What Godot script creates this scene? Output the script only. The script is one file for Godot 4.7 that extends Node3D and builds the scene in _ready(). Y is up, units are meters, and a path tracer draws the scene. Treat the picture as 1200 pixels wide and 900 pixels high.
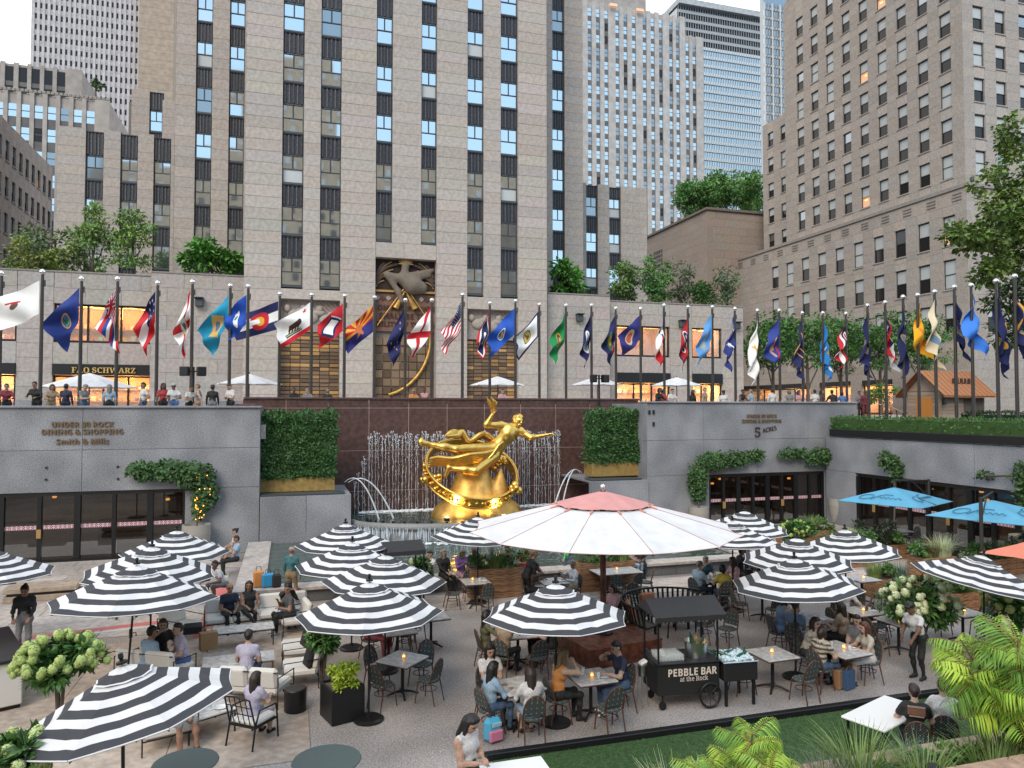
extends Node3D
# A sunken plaza with a gilded fountain statue below a limestone tower: metres, y up, plaza floor at y = 0.

class G:
	var v := PackedVector3Array()
	var n := PackedVector3Array()
	var c := PackedColorArray()
	var t := PackedVector2Array()
	var col := Color.WHITE
	var x := Transform3D.IDENTITY
	func vert(p: Vector3, nn: Vector3, uv := Vector2.ZERO) -> void:
		v.append(x * p)
		n.append((x.basis * nn).normalized())
		c.append(col)
		t.append(uv)
	func tri(a: Vector3, b: Vector3, d: Vector3) -> void:
		var nn := (b - a).cross(d - a).normalized()
		vert(a, nn); vert(d, nn); vert(b, nn)
	func quad(a: Vector3, b: Vector3, d: Vector3, e: Vector3) -> void:
		var nn := (d - a).cross(e - b).normalized()
		vert(a, nn, Vector2(0, 1)); vert(d, nn, Vector2(1, 0)); vert(b, nn, Vector2(1, 1))
		vert(a, nn, Vector2(0, 1)); vert(e, nn, Vector2(0, 0)); vert(d, nn, Vector2(1, 0))
	func out4(a: Vector3, b: Vector3, d: Vector3, e: Vector3, o: Vector3) -> void:
		if (d - a).cross(e - b).dot(o) >= 0.0:
			quad(a, b, d, e)
		else:
			quad(a, e, d, b)
	func quadn(a: Vector3, b: Vector3, d: Vector3, e: Vector3, na: Vector3, nb: Vector3, nd: Vector3, ne: Vector3) -> void:
		vert(a, na); vert(d, nd); vert(b, nb)
		vert(a, na); vert(e, ne); vert(d, nd)
	func quaduv(a: Vector3, b: Vector3, d: Vector3, e: Vector3, ua: Vector2, ub: Vector2, ud: Vector2, ue: Vector2) -> void:
		var nn := (d - a).cross(e - b).normalized()
		vert(a, nn, ua); vert(d, nn, ud); vert(b, nn, ub)
		vert(a, nn, ua); vert(e, nn, ue); vert(d, nn, ud)
	func box(o: Vector3, s: Vector3, bev := 0.0) -> void:
		var h := s * 0.5
		if bev <= 0.0:
			for a in 3:
				var u := Vector3.ZERO; var w := Vector3.ZERO; var f := Vector3.ZERO
				f[a] = h[a]; u[(a + 1) % 3] = h[(a + 1) % 3]; w[(a + 2) % 3] = h[(a + 2) % 3]
				quad(o + f - u - w, o + f + u - w, o + f + u + w, o + f - u + w)
				quad(o - f - u - w, o - f - u + w, o - f + u + w, o - f + u - w)
			return
		var b := minf(bev, minf(h.x, minf(h.y, h.z)) * 0.7)
		var i := h - Vector3(b, b, b)
		for a in 3:
			var k := (a + 1) % 3
			var m := (a + 2) % 3
			for sa: float in [-1.0, 1.0]:
				var q := []
				for e: Array in [[-1.0, -1.0], [1.0, -1.0], [1.0, 1.0], [-1.0, 1.0]]:
					var p := Vector3.ZERO
					p[a] = sa * h[a]; p[k] = e[0] * i[k]; p[m] = e[1] * i[m]
					q.append(o + p)
				var dir := Vector3.ZERO
				dir[a] = sa
				out4(q[0], q[1], q[2], q[3], dir)
				for sk: float in [-1.0, 1.0]:
					var p1 := Vector3.ZERO; var p2 := Vector3.ZERO; var p3 := Vector3.ZERO; var p4 := Vector3.ZERO
					p1[a] = sa * h[a]; p1[k] = sk * i[k]; p1[m] = -i[m]
					p2[a] = sa * h[a]; p2[k] = sk * i[k]; p2[m] = i[m]
					p3[a] = sa * i[a]; p3[k] = sk * h[k]; p3[m] = i[m]
					p4[a] = sa * i[a]; p4[k] = sk * h[k]; p4[m] = -i[m]
					dir[k] = sk
					out4(o + p1, o + p2, o + p3, o + p4, dir)
					dir[k] = 0.0
		for sx: float in [-1.0, 1.0]:
			for sy: float in [-1.0, 1.0]:
				for sz: float in [-1.0, 1.0]:
					var pa := o + Vector3(sx * h.x, sy * i.y, sz * i.z)
					var pb := o + Vector3(sx * i.x, sy * h.y, sz * i.z)
					var pc := o + Vector3(sx * i.x, sy * i.y, sz * h.z)
					if sx * sy * sz > 0.0:
						tri(pa, pb, pc)
					else:
						tri(pa, pc, pb)
	func tube(pts: Array, r, seg := 6, caps := true) -> void:
		var rings := []
		var nor := []
		var last := Vector3.ZERO
		for i in pts.size():
			var d: Vector3 = (pts[mini(i + 1, pts.size() - 1)] - pts[maxi(i - 1, 0)]).normalized()
			var u := last - d * last.dot(d)
			if i == 0 or u.length() < 0.01:
				u = d.cross(Vector3.UP if absf(d.y) < 0.9 else Vector3.RIGHT)
			u = u.normalized()
			last = u
			var w := d.cross(u)
			var rr: float = r[i] if r is Array else r
			var ring := []; var rn := []
			for k in seg:
				var a := TAU * k / seg
				var e := u * cos(a) + w * sin(a)
				ring.append(pts[i] + e * rr); rn.append(e)
			rings.append(ring); nor.append(rn)
		for i in pts.size() - 1:
			for k in seg:
				var k2 := (k + 1) % seg
				quadn(rings[i][k], rings[i][k2], rings[i + 1][k2], rings[i + 1][k], nor[i][k], nor[i][k2], nor[i + 1][k2], nor[i + 1][k])
		if caps:
			for k in seg:
				tri(pts[0], rings[0][(k + 1) % seg], rings[0][k])
				tri(pts[-1], rings[-1][k], rings[-1][(k + 1) % seg])
	func lathe(prof: Array, seg := 16, o := Vector3.ZERO, smooth := true) -> void:
		for i in prof.size() - 1:
			var a: Vector2 = prof[i]
			var b: Vector2 = prof[i + 1]
			var e := Vector2(b.y - a.y, a.x - b.x).normalized()
			for k in seg:
				var t0 := TAU * k / seg
				var t1 := TAU * (k + 1) / seg
				var c0 := Vector3(cos(t0), 0, sin(t0)); var c1 := Vector3(cos(t1), 0, sin(t1))
				var n0 := c0 * e.x + Vector3(0, e.y, 0); var n1 := c1 * e.x + Vector3(0, e.y, 0)
				if not smooth:
					n0 = (n0 + n1).normalized(); n1 = n0
				quadn(o + c1 * a.x + Vector3(0, a.y, 0), o + c0 * a.x + Vector3(0, a.y, 0), o + c0 * b.x + Vector3(0, b.y, 0), o + c1 * b.x + Vector3(0, b.y, 0), n1, n0, n0, n1)
	func ball(o: Vector3, r: Vector3, seg := 8, rows := 6) -> void:
		for i in rows:
			var a0 := PI * i / rows - PI / 2
			var a1 := PI * (i + 1) / rows - PI / 2
			for k in seg:
				var t0 := TAU * k / seg
				var t1 := TAU * (k + 1) / seg
				var p := [Vector3(cos(a0) * cos(t1), sin(a0), cos(a0) * sin(t1)), Vector3(cos(a0) * cos(t0), sin(a0), cos(a0) * sin(t0)), Vector3(cos(a1) * cos(t0), sin(a1), cos(a1) * sin(t0)), Vector3(cos(a1) * cos(t1), sin(a1), cos(a1) * sin(t1))]
				quadn(o + p[0] * r, o + p[1] * r, o + p[2] * r, o + p[3] * r, p[0] / r, p[1] / r, p[2] / r, p[3] / r)
	func prism(poly: Array, y0: float, y1: float) -> void:
		var pk := PackedVector2Array(poly)
		var ids := Geometry2D.triangulate_polygon(pk)
		for i in range(0, ids.size(), 3):
			var a: Vector2 = pk[ids[i]]; var b: Vector2 = pk[ids[i + 1]]; var d: Vector2 = pk[ids[i + 2]]
			var up := (b - a).cross(d - a) < 0
			var A := Vector3(a.x, y1, a.y); var B := Vector3(b.x, y1, b.y); var D := Vector3(d.x, y1, d.y)
			var dn := Vector3(0, y0 - y1, 0)
			if up:
				tri(A, B, D); tri(A + dn, D + dn, B + dn)
			else:
				tri(A, D, B); tri(A + dn, B + dn, D + dn)
		var cw := Geometry2D.is_polygon_clockwise(pk)
		for i in pk.size():
			var a: Vector2 = pk[i]; var b: Vector2 = pk[(i + 1) % pk.size()]
			var o := Vector2(b.y - a.y, a.x - b.x) * (-1.0 if cw else 1.0)
			out4(Vector3(a.x, y0, a.y), Vector3(b.x, y0, b.y), Vector3(b.x, y1, b.y), Vector3(a.x, y1, a.y), Vector3(o.x, 0, o.y))
	func leaf(p: Vector3, d: Vector3, up: Vector3, l: float, w: float) -> void:
		var s := d.cross(up).normalized() * w * 0.5
		var m := p + d * l * 0.5 + up * l * 0.10
		var e := p + d * l
		tri(p, m + s, m - s)
		tri(m - s, m + s, e)
	func mesh() -> ArrayMesh:
		var a := []
		a.resize(Mesh.ARRAY_MAX)
		a[Mesh.ARRAY_VERTEX] = v; a[Mesh.ARRAY_NORMAL] = n; a[Mesh.ARRAY_COLOR] = c; a[Mesh.ARRAY_TEX_UV] = t
		var m := ArrayMesh.new()
		if v.size():
			m.add_surface_from_arrays(Mesh.PRIMITIVE_TRIANGLES, a)
		return m

var rng := RandomNumberGenerator.new()
var names := {}
var M := {}
var cache := {}

func R(a: float, b: float) -> float:
	return rng.randf_range(a, b)

func lin(r: float, g: float, b: float) -> Color:
	return Color(r, g, b).linear_to_srgb()

func numbered(s: String) -> String:
	names[s] = names.get(s, -1) + 1
	return s if names[s] == 0 else "%s_%03d" % [s, names[s]]

func put(parent: Node3D, called: String, mesh: Mesh, mat: Material, at := Vector3.ZERO, rot := Vector3.ZERO) -> MeshInstance3D:
	var o := MeshInstance3D.new()
	o.name = called
	o.mesh = mesh
	o.material_override = mat
	o.position = at
	o.rotation = rot
	parent.add_child(o, true)
	return o

func tag(o: Node3D, label: String, category: String, group := "", kind := "") -> Node3D:
	o.set_meta("label", label)
	o.set_meta("category", category)
	if group: o.set_meta("group", group)
	if kind: o.set_meta("kind", kind)
	return o

func thing(called: String, label: String, category: String, group := "", at := Vector3.ZERO, turn := 0.0) -> Node3D:
	var o := Node3D.new()
	o.name = numbered(called)
	add_child(o)
	o.position = at
	o.rotation.y = turn
	return tag(o, label, category, group)

func single(called: String, mesh: Mesh, mat: Material, label: String, category: String, group := "", at := Vector3.ZERO, turn := 0.0) -> MeshInstance3D:
	var o := put(self, numbered(called), mesh, mat, at, Vector3(0, turn, 0))
	tag(o, label, category, group)
	return o

func struct(called: String, mesh: Mesh, mat: Material, label := "", at := Vector3.ZERO) -> MeshInstance3D:
	var o := put(self, numbered(called), mesh, mat, at)
	o.set_meta("kind", "structure")
	if label: o.set_meta("label", label)
	return o

func copy(o: Node3D, label: String, at: Vector3, turn: float, group := "") -> Node3D:
	var c: Node3D = o.duplicate()
	c.name = numbered(String(o.name).rstrip("0123456789_") if String(o.name).right(3).is_valid_int() else String(o.name))
	add_child(c)
	c.position = at
	c.rotation = Vector3(0, turn, 0)
	c.set_meta("label", label)
	if group: c.set_meta("group", group)
	return c

func cbox(s: Vector3, bev := 0.0, col := Color.WHITE) -> ArrayMesh:
	var key := "b%.3f,%.3f,%.3f,%.3f,%s" % [s.x, s.y, s.z, bev, col.to_html()]
	if not cache.has(key):
		var g := G.new()
		g.col = col
		g.box(Vector3.ZERO, s, bev)
		cache[key] = g.mesh()
	return cache[key]

func bx(parent: Node3D, called: String, o: Vector3, s: Vector3, mat: Material, bev := 0.0, col := Color.WHITE) -> MeshInstance3D:
	return put(parent, called, cbox(s, bev, col), mat, o)

# ---------------------------------------------------------------- materials
func noise_tex(sd: int, freq: float, lo: Color, hi: Color, speck := 0.0, size := 256, octaves := 4, contrast := 1.0, coarse := 0.0) -> ImageTexture:
	var f := FastNoiseLite.new()
	f.seed = sd
	f.frequency = freq
	f.fractal_octaves = octaves
	var src := f.get_seamless_image(size, size).get_data()
	var big := PackedByteArray()
	if coarse > 0.0:
		f.seed = sd + 50
		f.frequency = 2.5 / size
		big = f.get_seamless_image(size, size).get_data()
	var out := PackedByteArray()
	out.resize(size * size * 3)
	var r := RandomNumberGenerator.new()
	r.seed = sd + 7
	for i in size * size:
		var k := clampf((src[i] / 255.0 - 0.5) * contrast + 0.5 + r.randf_range(-speck, speck) + ((big[i] / 255.0 - 0.5) * coarse if coarse > 0.0 else 0.0), 0.0, 1.0)
		out[i * 3] = int(255.0 * lerpf(lo.r, hi.r, k))
		out[i * 3 + 1] = int(255.0 * lerpf(lo.g, hi.g, k))
		out[i * 3 + 2] = int(255.0 * lerpf(lo.b, hi.b, k))
	var im := Image.create_from_data(size, size, false, Image.FORMAT_RGB8, out)
	return ImageTexture.create_from_image(im)

func mat(called: String, col: Color, rough := 0.8, metal := 0.0, tex: Texture2D = null, scale := 1.0, vc := false) -> StandardMaterial3D:
	var m := StandardMaterial3D.new()
	m.albedo_color = col
	m.roughness = rough
	m.metallic = metal
	if tex:
		m.albedo_texture = tex
		m.uv1_triplanar = true
		m.uv1_world_triplanar = true
		m.uv1_scale = Vector3.ONE * scale
	m.vertex_color_use_as_albedo = vc
	M[called] = m
	return m

func glow(called: String, col: Color, energy: float) -> void:
	var m := mat(called, lin(0.5, 0.45, 0.35), 0.6)
	m.emission_enabled = true
	m.emission = col
	m.emission_energy_multiplier = energy

func materials() -> void:
	var W := Color.WHITE
	var stone_t := noise_tex(3, 0.02, Color(0.86, 0.855, 0.85), Color(1, 1, 1), 0.16, 512, 5, 1.1)
	mat("stone", W, 0.9, 0.0, stone_t, 0.3, true)
	mat("far_stone", W, 0.9, 0.0, stone_t, 0.04, true)
	mat("granite", lin(0.36, 0.365, 0.385), 0.62, 0.0, noise_tex(5, 0.14, Color(0.58, 0.585, 0.6), W, 0.4, 1024, 3, 1.1, 0.55), 0.14, true)
	mat("red_granite", lin(0.118, 0.066, 0.058), 0.34, 0.0, noise_tex(6, 0.03, Color(0.72, 0.7, 0.7), W, 0.25, 256, 4, 1.2), 0.4, true)
	mat("aggregate", lin(0.47, 0.425, 0.40), 0.85, 0.0, noise_tex(7, 0.16, Color(0.62, 0.61, 0.60), W, 0.45, 1024, 3, 1.0, 0.7), 0.13, true)
	mat("paving", lin(0.53, 0.475, 0.435), 0.8, 0.0, noise_tex(8, 0.03, Color(0.74, 0.73, 0.72), W, 0.22, 1024, 5, 0.9, 0.9), 0.12, true)
	mat("asphalt", lin(0.07, 0.07, 0.072), 0.9, 0.0, noise_tex(9, 0.03, Color(0.7, 0.7, 0.7), W, 0.3), 0.3)
	var wood := noise_tex(11, 0.02, Color(0.55, 0.5, 0.45), W, 0.1, 256, 4, 1.4)
	mat("cedar", lin(0.42, 0.235, 0.125), 0.7, 0.0, wood, 0.9, true)
	M.cedar.uv1_scale = Vector3(0.5, 5.0, 0.5)
	mat("mahogany", lin(0.17, 0.055, 0.028), 0.42, 0.0, wood, 0.7, true)
	mat("turf", lin(0.045, 0.105, 0.026), 0.95, 0.0, noise_tex(13, 0.05, Color(0.6, 0.6, 0.6), W, 0.35), 0.6, true)
	mat("paint", W, 0.55, 0.0, null, 1.0, true)
	mat("matte", W, 0.85, 0.0, noise_tex(14, 0.05, Color(0.84, 0.84, 0.84), W, 0.1), 1.4, true)
	mat("cloth", W, 0.95, 0.0, noise_tex(15, 0.08, Color(0.86, 0.86, 0.86), W, 0.12), 2.2, true)
	M.cloth.backlight_enabled = true
	M.cloth.backlight = Color(0.16, 0.16, 0.16)
	mat("canvas", W, 0.9, 0.0, noise_tex(16, 0.012, Color(0.91, 0.905, 0.895), W, 0.05, 512, 5, 1.1), 0.3, true)
	M.canvas.backlight_enabled = true
	M.canvas.backlight = Color(0.22, 0.22, 0.22)
	mat("black_metal", lin(0.012, 0.012, 0.013), 0.42, 0.25)
	mat("bronze", lin(0.055, 0.05, 0.047), 0.45, 0.5)
	mat("frame_grey", lin(0.065, 0.075, 0.082), 0.5, 0.3)
	mat("spandrel", W, 0.5, 0.4, noise_tex(17, 0.03, Color(0.7, 0.7, 0.7), W, 0.15), 0.5, true)
	mat("steel", lin(0.62, 0.62, 0.62), 0.28, 1.0)
	mat("ball", lin(0.75, 0.75, 0.75), 0.2, 1.0)
	mat("gold", lin(0.90, 0.57, 0.15), 0.33, 1.0, noise_tex(18, 0.03, Color(0.82, 0.8, 0.76), W, 0.05), 0.5)
	mat("gold_dull", lin(0.74, 0.45, 0.13), 0.5, 0.75, noise_tex(19, 0.02, Color(0.72, 0.7, 0.66), W, 0.08, 256, 5, 1.4), 0.35)
	mat("gilt", lin(0.40, 0.25, 0.09), 0.5, 0.4, null, 1.0)
	mat("letter", lin(0.17, 0.105, 0.045), 0.5, 0.4)
	mat("mirror_glass", lin(0.56, 0.63, 0.67), 0.03, 0.95)
	mat("soft_glass", lin(0.30, 0.335, 0.36), 0.06, 0.9)
	mat("dark_glass", lin(0.016, 0.015, 0.015), 0.04, 0.0)
	M.dark_glass.metallic_specular = 0.4
	mat("blind", lin(0.46, 0.49, 0.50), 0.6)
	var pane := mat("clear_pane", Color(0.85, 0.9, 0.9, 0.10), 0.02)
	pane.transparency = BaseMaterial3D.TRANSPARENCY_ALPHA
	var wt := mat("water", lin(0.05, 0.075, 0.064), 0.06, 0.0, null, 1.0)
	wt.metallic_specular = 0.6
	mat("foam", lin(0.72, 0.76, 0.78), 0.5, 0.0)
	var spray := mat("spray", Color(0.88, 0.92, 0.95, 0.5), 0.12)
	spray.transparency = BaseMaterial3D.TRANSPARENCY_ALPHA
	mat("leaf", W, 0.62, 0.0, null, 1.0, true)
	M.leaf.backlight_enabled = true
	M.leaf.backlight = Color(0.35, 0.4, 0.2)
	mat("bark", lin(0.09, 0.07, 0.055), 0.9)
	mat("skin", W, 0.75, 0.0, noise_tex(20, 0.06, Color(0.72, 0.72, 0.72), W, 0.1, 256, 4, 1.5), 2.6, true)
	M.skin.uv1_world_triplanar = false
	mat("hair", W, 0.55, 0.0, noise_tex(22, 0.09, Color(0.4, 0.4, 0.4), Color(1, 1, 1), 0.2, 256, 3, 1.6), 4.0, true)
	M.hair.uv1_world_triplanar = false
	M.hair.uv1_scale = Vector3(9, 2, 9)
	glow("warm_lamp", Color(1.0, 0.66, 0.3), 3.2)
	glow("shop_lamp", Color(1.0, 0.68, 0.33), 2.4)
	glow("office_lamp", Color(1.0, 0.6, 0.27), 0.3)
	glow("fairy_lamp", Color(1.0, 0.6, 0.22), 3.5)
	glow("flame", Color(1.0, 0.76, 0.36), 2.6)
	glow("flood_lamp", Color(1.0, 0.9, 0.6), 4.0)

func P(x: float, y: float, d: float) -> Vector3:
	return V(x, y, -d)

func sky_image() -> ImageTexture:
	var w := 512
	var h := 256
	var f := FastNoiseLite.new()
	f.seed = 21
	f.frequency = 1.6
	f.fractal_octaves = 5
	var out := PackedFloat32Array()
	for j in h:
		var e := PI * (0.5 - (j + 0.5) / h)
		for i in w:
			var a := TAU * (i + 0.5) / w
			var d := V(sin(a) * cos(e), sin(e), -cos(a) * cos(e))
			var q := d / (absf(d.y) + 0.35)
			var cl := clampf(f.get_noise_3d(q.x, q.y, q.z) * 0.9 + 0.60 - 0.85 * d.z, 0.0, 1.0)
			cl = cl * cl * (3.0 - 2.0 * cl)
			var blue := V(0.44, 0.66, 0.92).lerp(V(0.66, 0.88, 1.02), clampf(1.0 - d.y * 1.6, 0.0, 1.0))
			var k := blue.lerp(V(1.05, 1.03, 1.02), cl)
			if d.y < 0.0:
				k = k.lerp(V(0.35, 0.33, 0.31), clampf(-d.y * 12.0, 0.0, 1.0))
			out.append_array([k.x, k.y, k.z])
	var im := Image.create_from_data(w, h, false, Image.FORMAT_RGBF, out.to_byte_array())
	return ImageTexture.create_from_image(im)

func surroundings() -> void:
	var cam := Camera3D.new()
	cam.name = "camera"
	cam.position = V(0, 6, 0)
	cam.rotation_degrees = V(1.865, -16.8, 0)
	cam.fov = 55.24
	cam.near = 0.1
	cam.far = 3000.0
	add_child(cam)
	cam.current = true
	var env := Environment.new()
	env.background_mode = Environment.BG_SKY
	env.sky = Sky.new()
	var sm := PanoramaSkyMaterial.new()
	sm.panorama = sky_image()
	env.sky.sky_material = sm
	env.tonemap_mode = Environment.TONE_MAPPER_LINEAR
	env.tonemap_exposure = 1.68
	env.sdfgi_enabled = true
	env.ssao_enabled = true
	env.ssil_enabled = true
	var we := WorldEnvironment.new()
	we.name = "environment"
	we.environment = env
	add_child(we)
	var sun := DirectionalLight3D.new()
	sun.name = "sun"
	sun.light_energy = 0.5
	sun.light_color = Color(1.0, 0.93, 0.84)
	sun.light_angular_distance = 30.0
	sun.rotation_degrees = V(-38, -35, 0)
	sun.shadow_enabled = true
	add_child(sun)

const DW := 32.5
const TY := 5.28

func slab_wall(parent: Node3D, called: String, x0: float, x1: float, ys: Array, d: float, thick: float, widths: float, m: Material, tones: Array, side := false) -> void:
	for j in ys.size() - 1:
		var y0: float = ys[j]
		var y1: float = ys[j + 1]
		var nn := maxi(1, roundi(absf(x1 - x0) / widths))
		for i in nn:
			var a := lerpf(x0, x1, float(i) / nn)
			var b := lerpf(x0, x1, float(i + 1) / nn)
			var tone: float = tones[rng.randi() % tones.size()]
			var sz := V(absf(b - a) - 0.012, y1 - y0 - 0.012, thick)
			var o := P((a + b) / 2, (y0 + y1) / 2, d + thick / 2)
			if side:
				sz = V(thick, sz.y, sz.x)
				o = P(d + thick / 2, (y0 + y1) / 2, (a + b) / 2)
			bx(parent, called, o, sz, m, 0.006, Color(tone, tone, tone))

func ground() -> void:
	var g := G.new()
	var y := 4.2
	for q: Array in [[-900.0, -21.0, -900.0, 1500.0], [31.0, 900.0, -900.0, 1500.0], [-21.0, 31.0, 40.0, 1500.0], [-21.0, 31.0, -900.0, -1.0]]:
		g.quad(P(q[0], y, q[2]), P(q[1], y, q[2]), P(q[1], y, q[3]), P(q[0], y, q[3]))
	struct("ground", g.mesh(), M.asphalt, "dark street paving round the sunken plaza")
	g = G.new()
	g.box(P(3, -0.26, 16), V(50, 0.5, 36))
	var fl := struct("plaza_floor", g.mesh(), M.aggregate, "speckled aggregate floor of the sunken plaza")
	var tones := [1.0, 0.96, 0.92, 0.98, 0.9]
	var d := 21.6
	while d < 32.4:
		var x := -20.9 + R(0.0, 1.5)
		while x < 26.9:
			var w := minf(2.6, 26.95 - x)
			if not (x + w > -1.7 and x < 17.4 and d > 22.6) and w > 0.3:
				var k: float = tones[rng.randi() % 5]
				bx(fl, "paving_slab", P(x + w / 2, 0.0, d + 0.45), V(w - 0.02, 0.024, 0.88), M.paving, 0.004, Color(k, k * 0.98, k * 0.95))
			x += 2.6
		d += 0.9
	d = 13.2
	while d < 21.0:
		var x := -14.0
		while x < 0.3:
			var k: float = tones[rng.randi() % 5]
			bx(fl, "paving_slab", P(x + 1.2, 0.0, d + 0.65), V(2.39, 0.02, 1.29), M.paving, 0.003, Color(k, k * 0.92, k * 0.83))
			x += 2.4
		d += 1.3
	for q: Array in [[V(-6.55, 0.0, -22.16), V(-3.0, 0.0, -22.78), 0.3, Color(0.62, 0.17, 0.16)], [V(-6.45, 0.0, -21.84), V(-2.95, 0.0, -22.46), 0.1, Color(0.68, 0.66, 0.64)], [V(-2.16, 0.0, -20.84), V(-2.1, 0.0, -26.78), 0.42, Color(0.62, 0.17, 0.16)], [V(-1.93, 0.0, -20.77), V(-1.85, 0.0, -26.21), 0.1, Color(0.68, 0.66, 0.64)]]:
		var a: Vector3 = q[0]
		var b: Vector3 = q[1]
		var o := bx(fl, "painted_strip", (a + b) / 2 + V(0, 0.012, 0), V(a.distance_to(b), 0.012, q[2]), M.matte, 0.003, q[3])
		o.rotation.y = -atan2(b.z - a.z, b.x - a.x)
	g = G.new()
	g.box(P(-11, TY - 0.3, 47.5), V(20, 0.6, 29))
	g.box(P(8, TY - 0.3, 49.7), V(18, 0.6, 25))
	g.box(P(40, TY - 0.3, 52), V(46, 0.6, 22))
	g.box(P(22.9, TY - 0.3, 37), V(11.8, 0.6, 8))
	struct("terrace_floor", g.mesh(), M.paving, "stone terrace at street level behind the parapets")

func storefront(t: Node3D, x0: float, x1: float, h: float, n: int, side: bool, d: float, seed_i: int) -> void:
	var at := func(u: float, y: float, z: float) -> Vector3:
		return P(d + z, y, u) if side else P(u, y, d + z)
	var sz := func(u: float, y: float, z: float) -> Vector3:
		return V(z, y, u) if side else V(u, y, z)
	var L := absf(x1 - x0)
	var s := signf(x1 - x0)
	bx(t, "head_rail", at.call((x0 + x1) / 2, h - 0.06, 0.12), sz.call(L, 0.12, 0.14), M.black_metal)
	bx(t, "sill", at.call((x0 + x1) / 2, 0.05, 0.12), sz.call(L, 0.1, 0.14), M.black_metal)
	for i in n + 1:
		bx(t, "mullion", at.call(x0 + s * L * i / n, h / 2, 0.12), sz.call(0.22 if i % 2 == 0 else 0.14, h - 0.24, 0.16), M.black_metal)
	for i in n:
		var u := x0 + s * L * (i + 0.5) / n
		var w := L / n - 0.18
		var p := bx(t, "pane", at.call(u, h / 2, 0.14), sz.call(w, h - 0.22, 0.02), M.door_glass)
		p.rotation.y = R(-0.012, 0.012)
		var band := bx(p, "patterned_band", V(0, 0.02, 0.012) if not side else V(-0.012, 0.02, 0), sz.call(w - 0.05, 0.15, 0.004), M.check)
		band.rotation.y = 0.0
		if i % 4 == 1:
			bx(t, "door_handle", at.call(x0 + s * L * i / n, h * 0.42, 0.02), sz.call(0.16, 0.34, 0.05), M.gilt, 0.01)
	var dep := 5.0
	bx(t, "room_wall", at.call((x0 + x1) / 2, h / 2, dep), sz.call(L + 1.0, h, 0.2), M.matte, 0.0, Color(0.34, 0.22, 0.14))
	bx(t, "room_wall", at.call(x0 - s * 0.4, h / 2, dep / 2 + 0.3), sz.call(0.2, h, dep - 0.4), M.matte, 0.0, Color(0.30, 0.19, 0.13))
	bx(t, "room_wall", at.call(x1 + s * 0.4, h / 2, dep / 2 + 0.3), sz.call(0.2, h, dep - 0.4), M.matte, 0.0, Color(0.30, 0.19, 0.13))
	bx(t, "room_ceiling", at.call((x0 + x1) / 2, h + 0.15, dep / 2 + 0.3), sz.call(L + 1.0, 0.2, dep - 0.4), M.matte, 0.0, Color(0.4, 0.36, 0.32))
	for i in 7:
		var u := lerpf(x0, x1, (i + R(0.2, 0.8)) / 7.0)
		bx(t, "pendant_lamp", at.call(u, h - R(0.35, 0.8), R(1.5, 4.2)), V(0.16, 0.10, 0.16), M.warm_lamp, 0.03)
		var hh := R(0.8, 2.1)
		bx(t, "cabinet", at.call(lerpf(x0, x1, (i + 0.5) / 7.0), hh / 2, R(3.2, 4.3)), sz.call(R(0.5, 1.4), hh, 0.5), M.matte, 0.02, [Color(0.25, 0.11, 0.05), Color(0.32, 0.2, 0.09), Color(0.05, 0.05, 0.05)][i % 3])

func text(parent: Node3D, s: String, size: float, o: Vector3, m: Material, yaw := 0.0, font := "Droid Sans", bold := true, depth := 0.03, italic := false) -> MeshInstance3D:
	var f := SystemFont.new()
	f.font_names = PackedStringArray([font])
	f.font_weight = 700 if bold else 400
	f.font_italic = italic
	var tm := TextMesh.new()
	tm.text = s
	tm.font = f
	tm.font_size = 64
	tm.pixel_size = size / 64.0
	tm.depth = depth
	return put(parent, "lettering", tm, m, o, V(0, yaw, 0))

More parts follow.
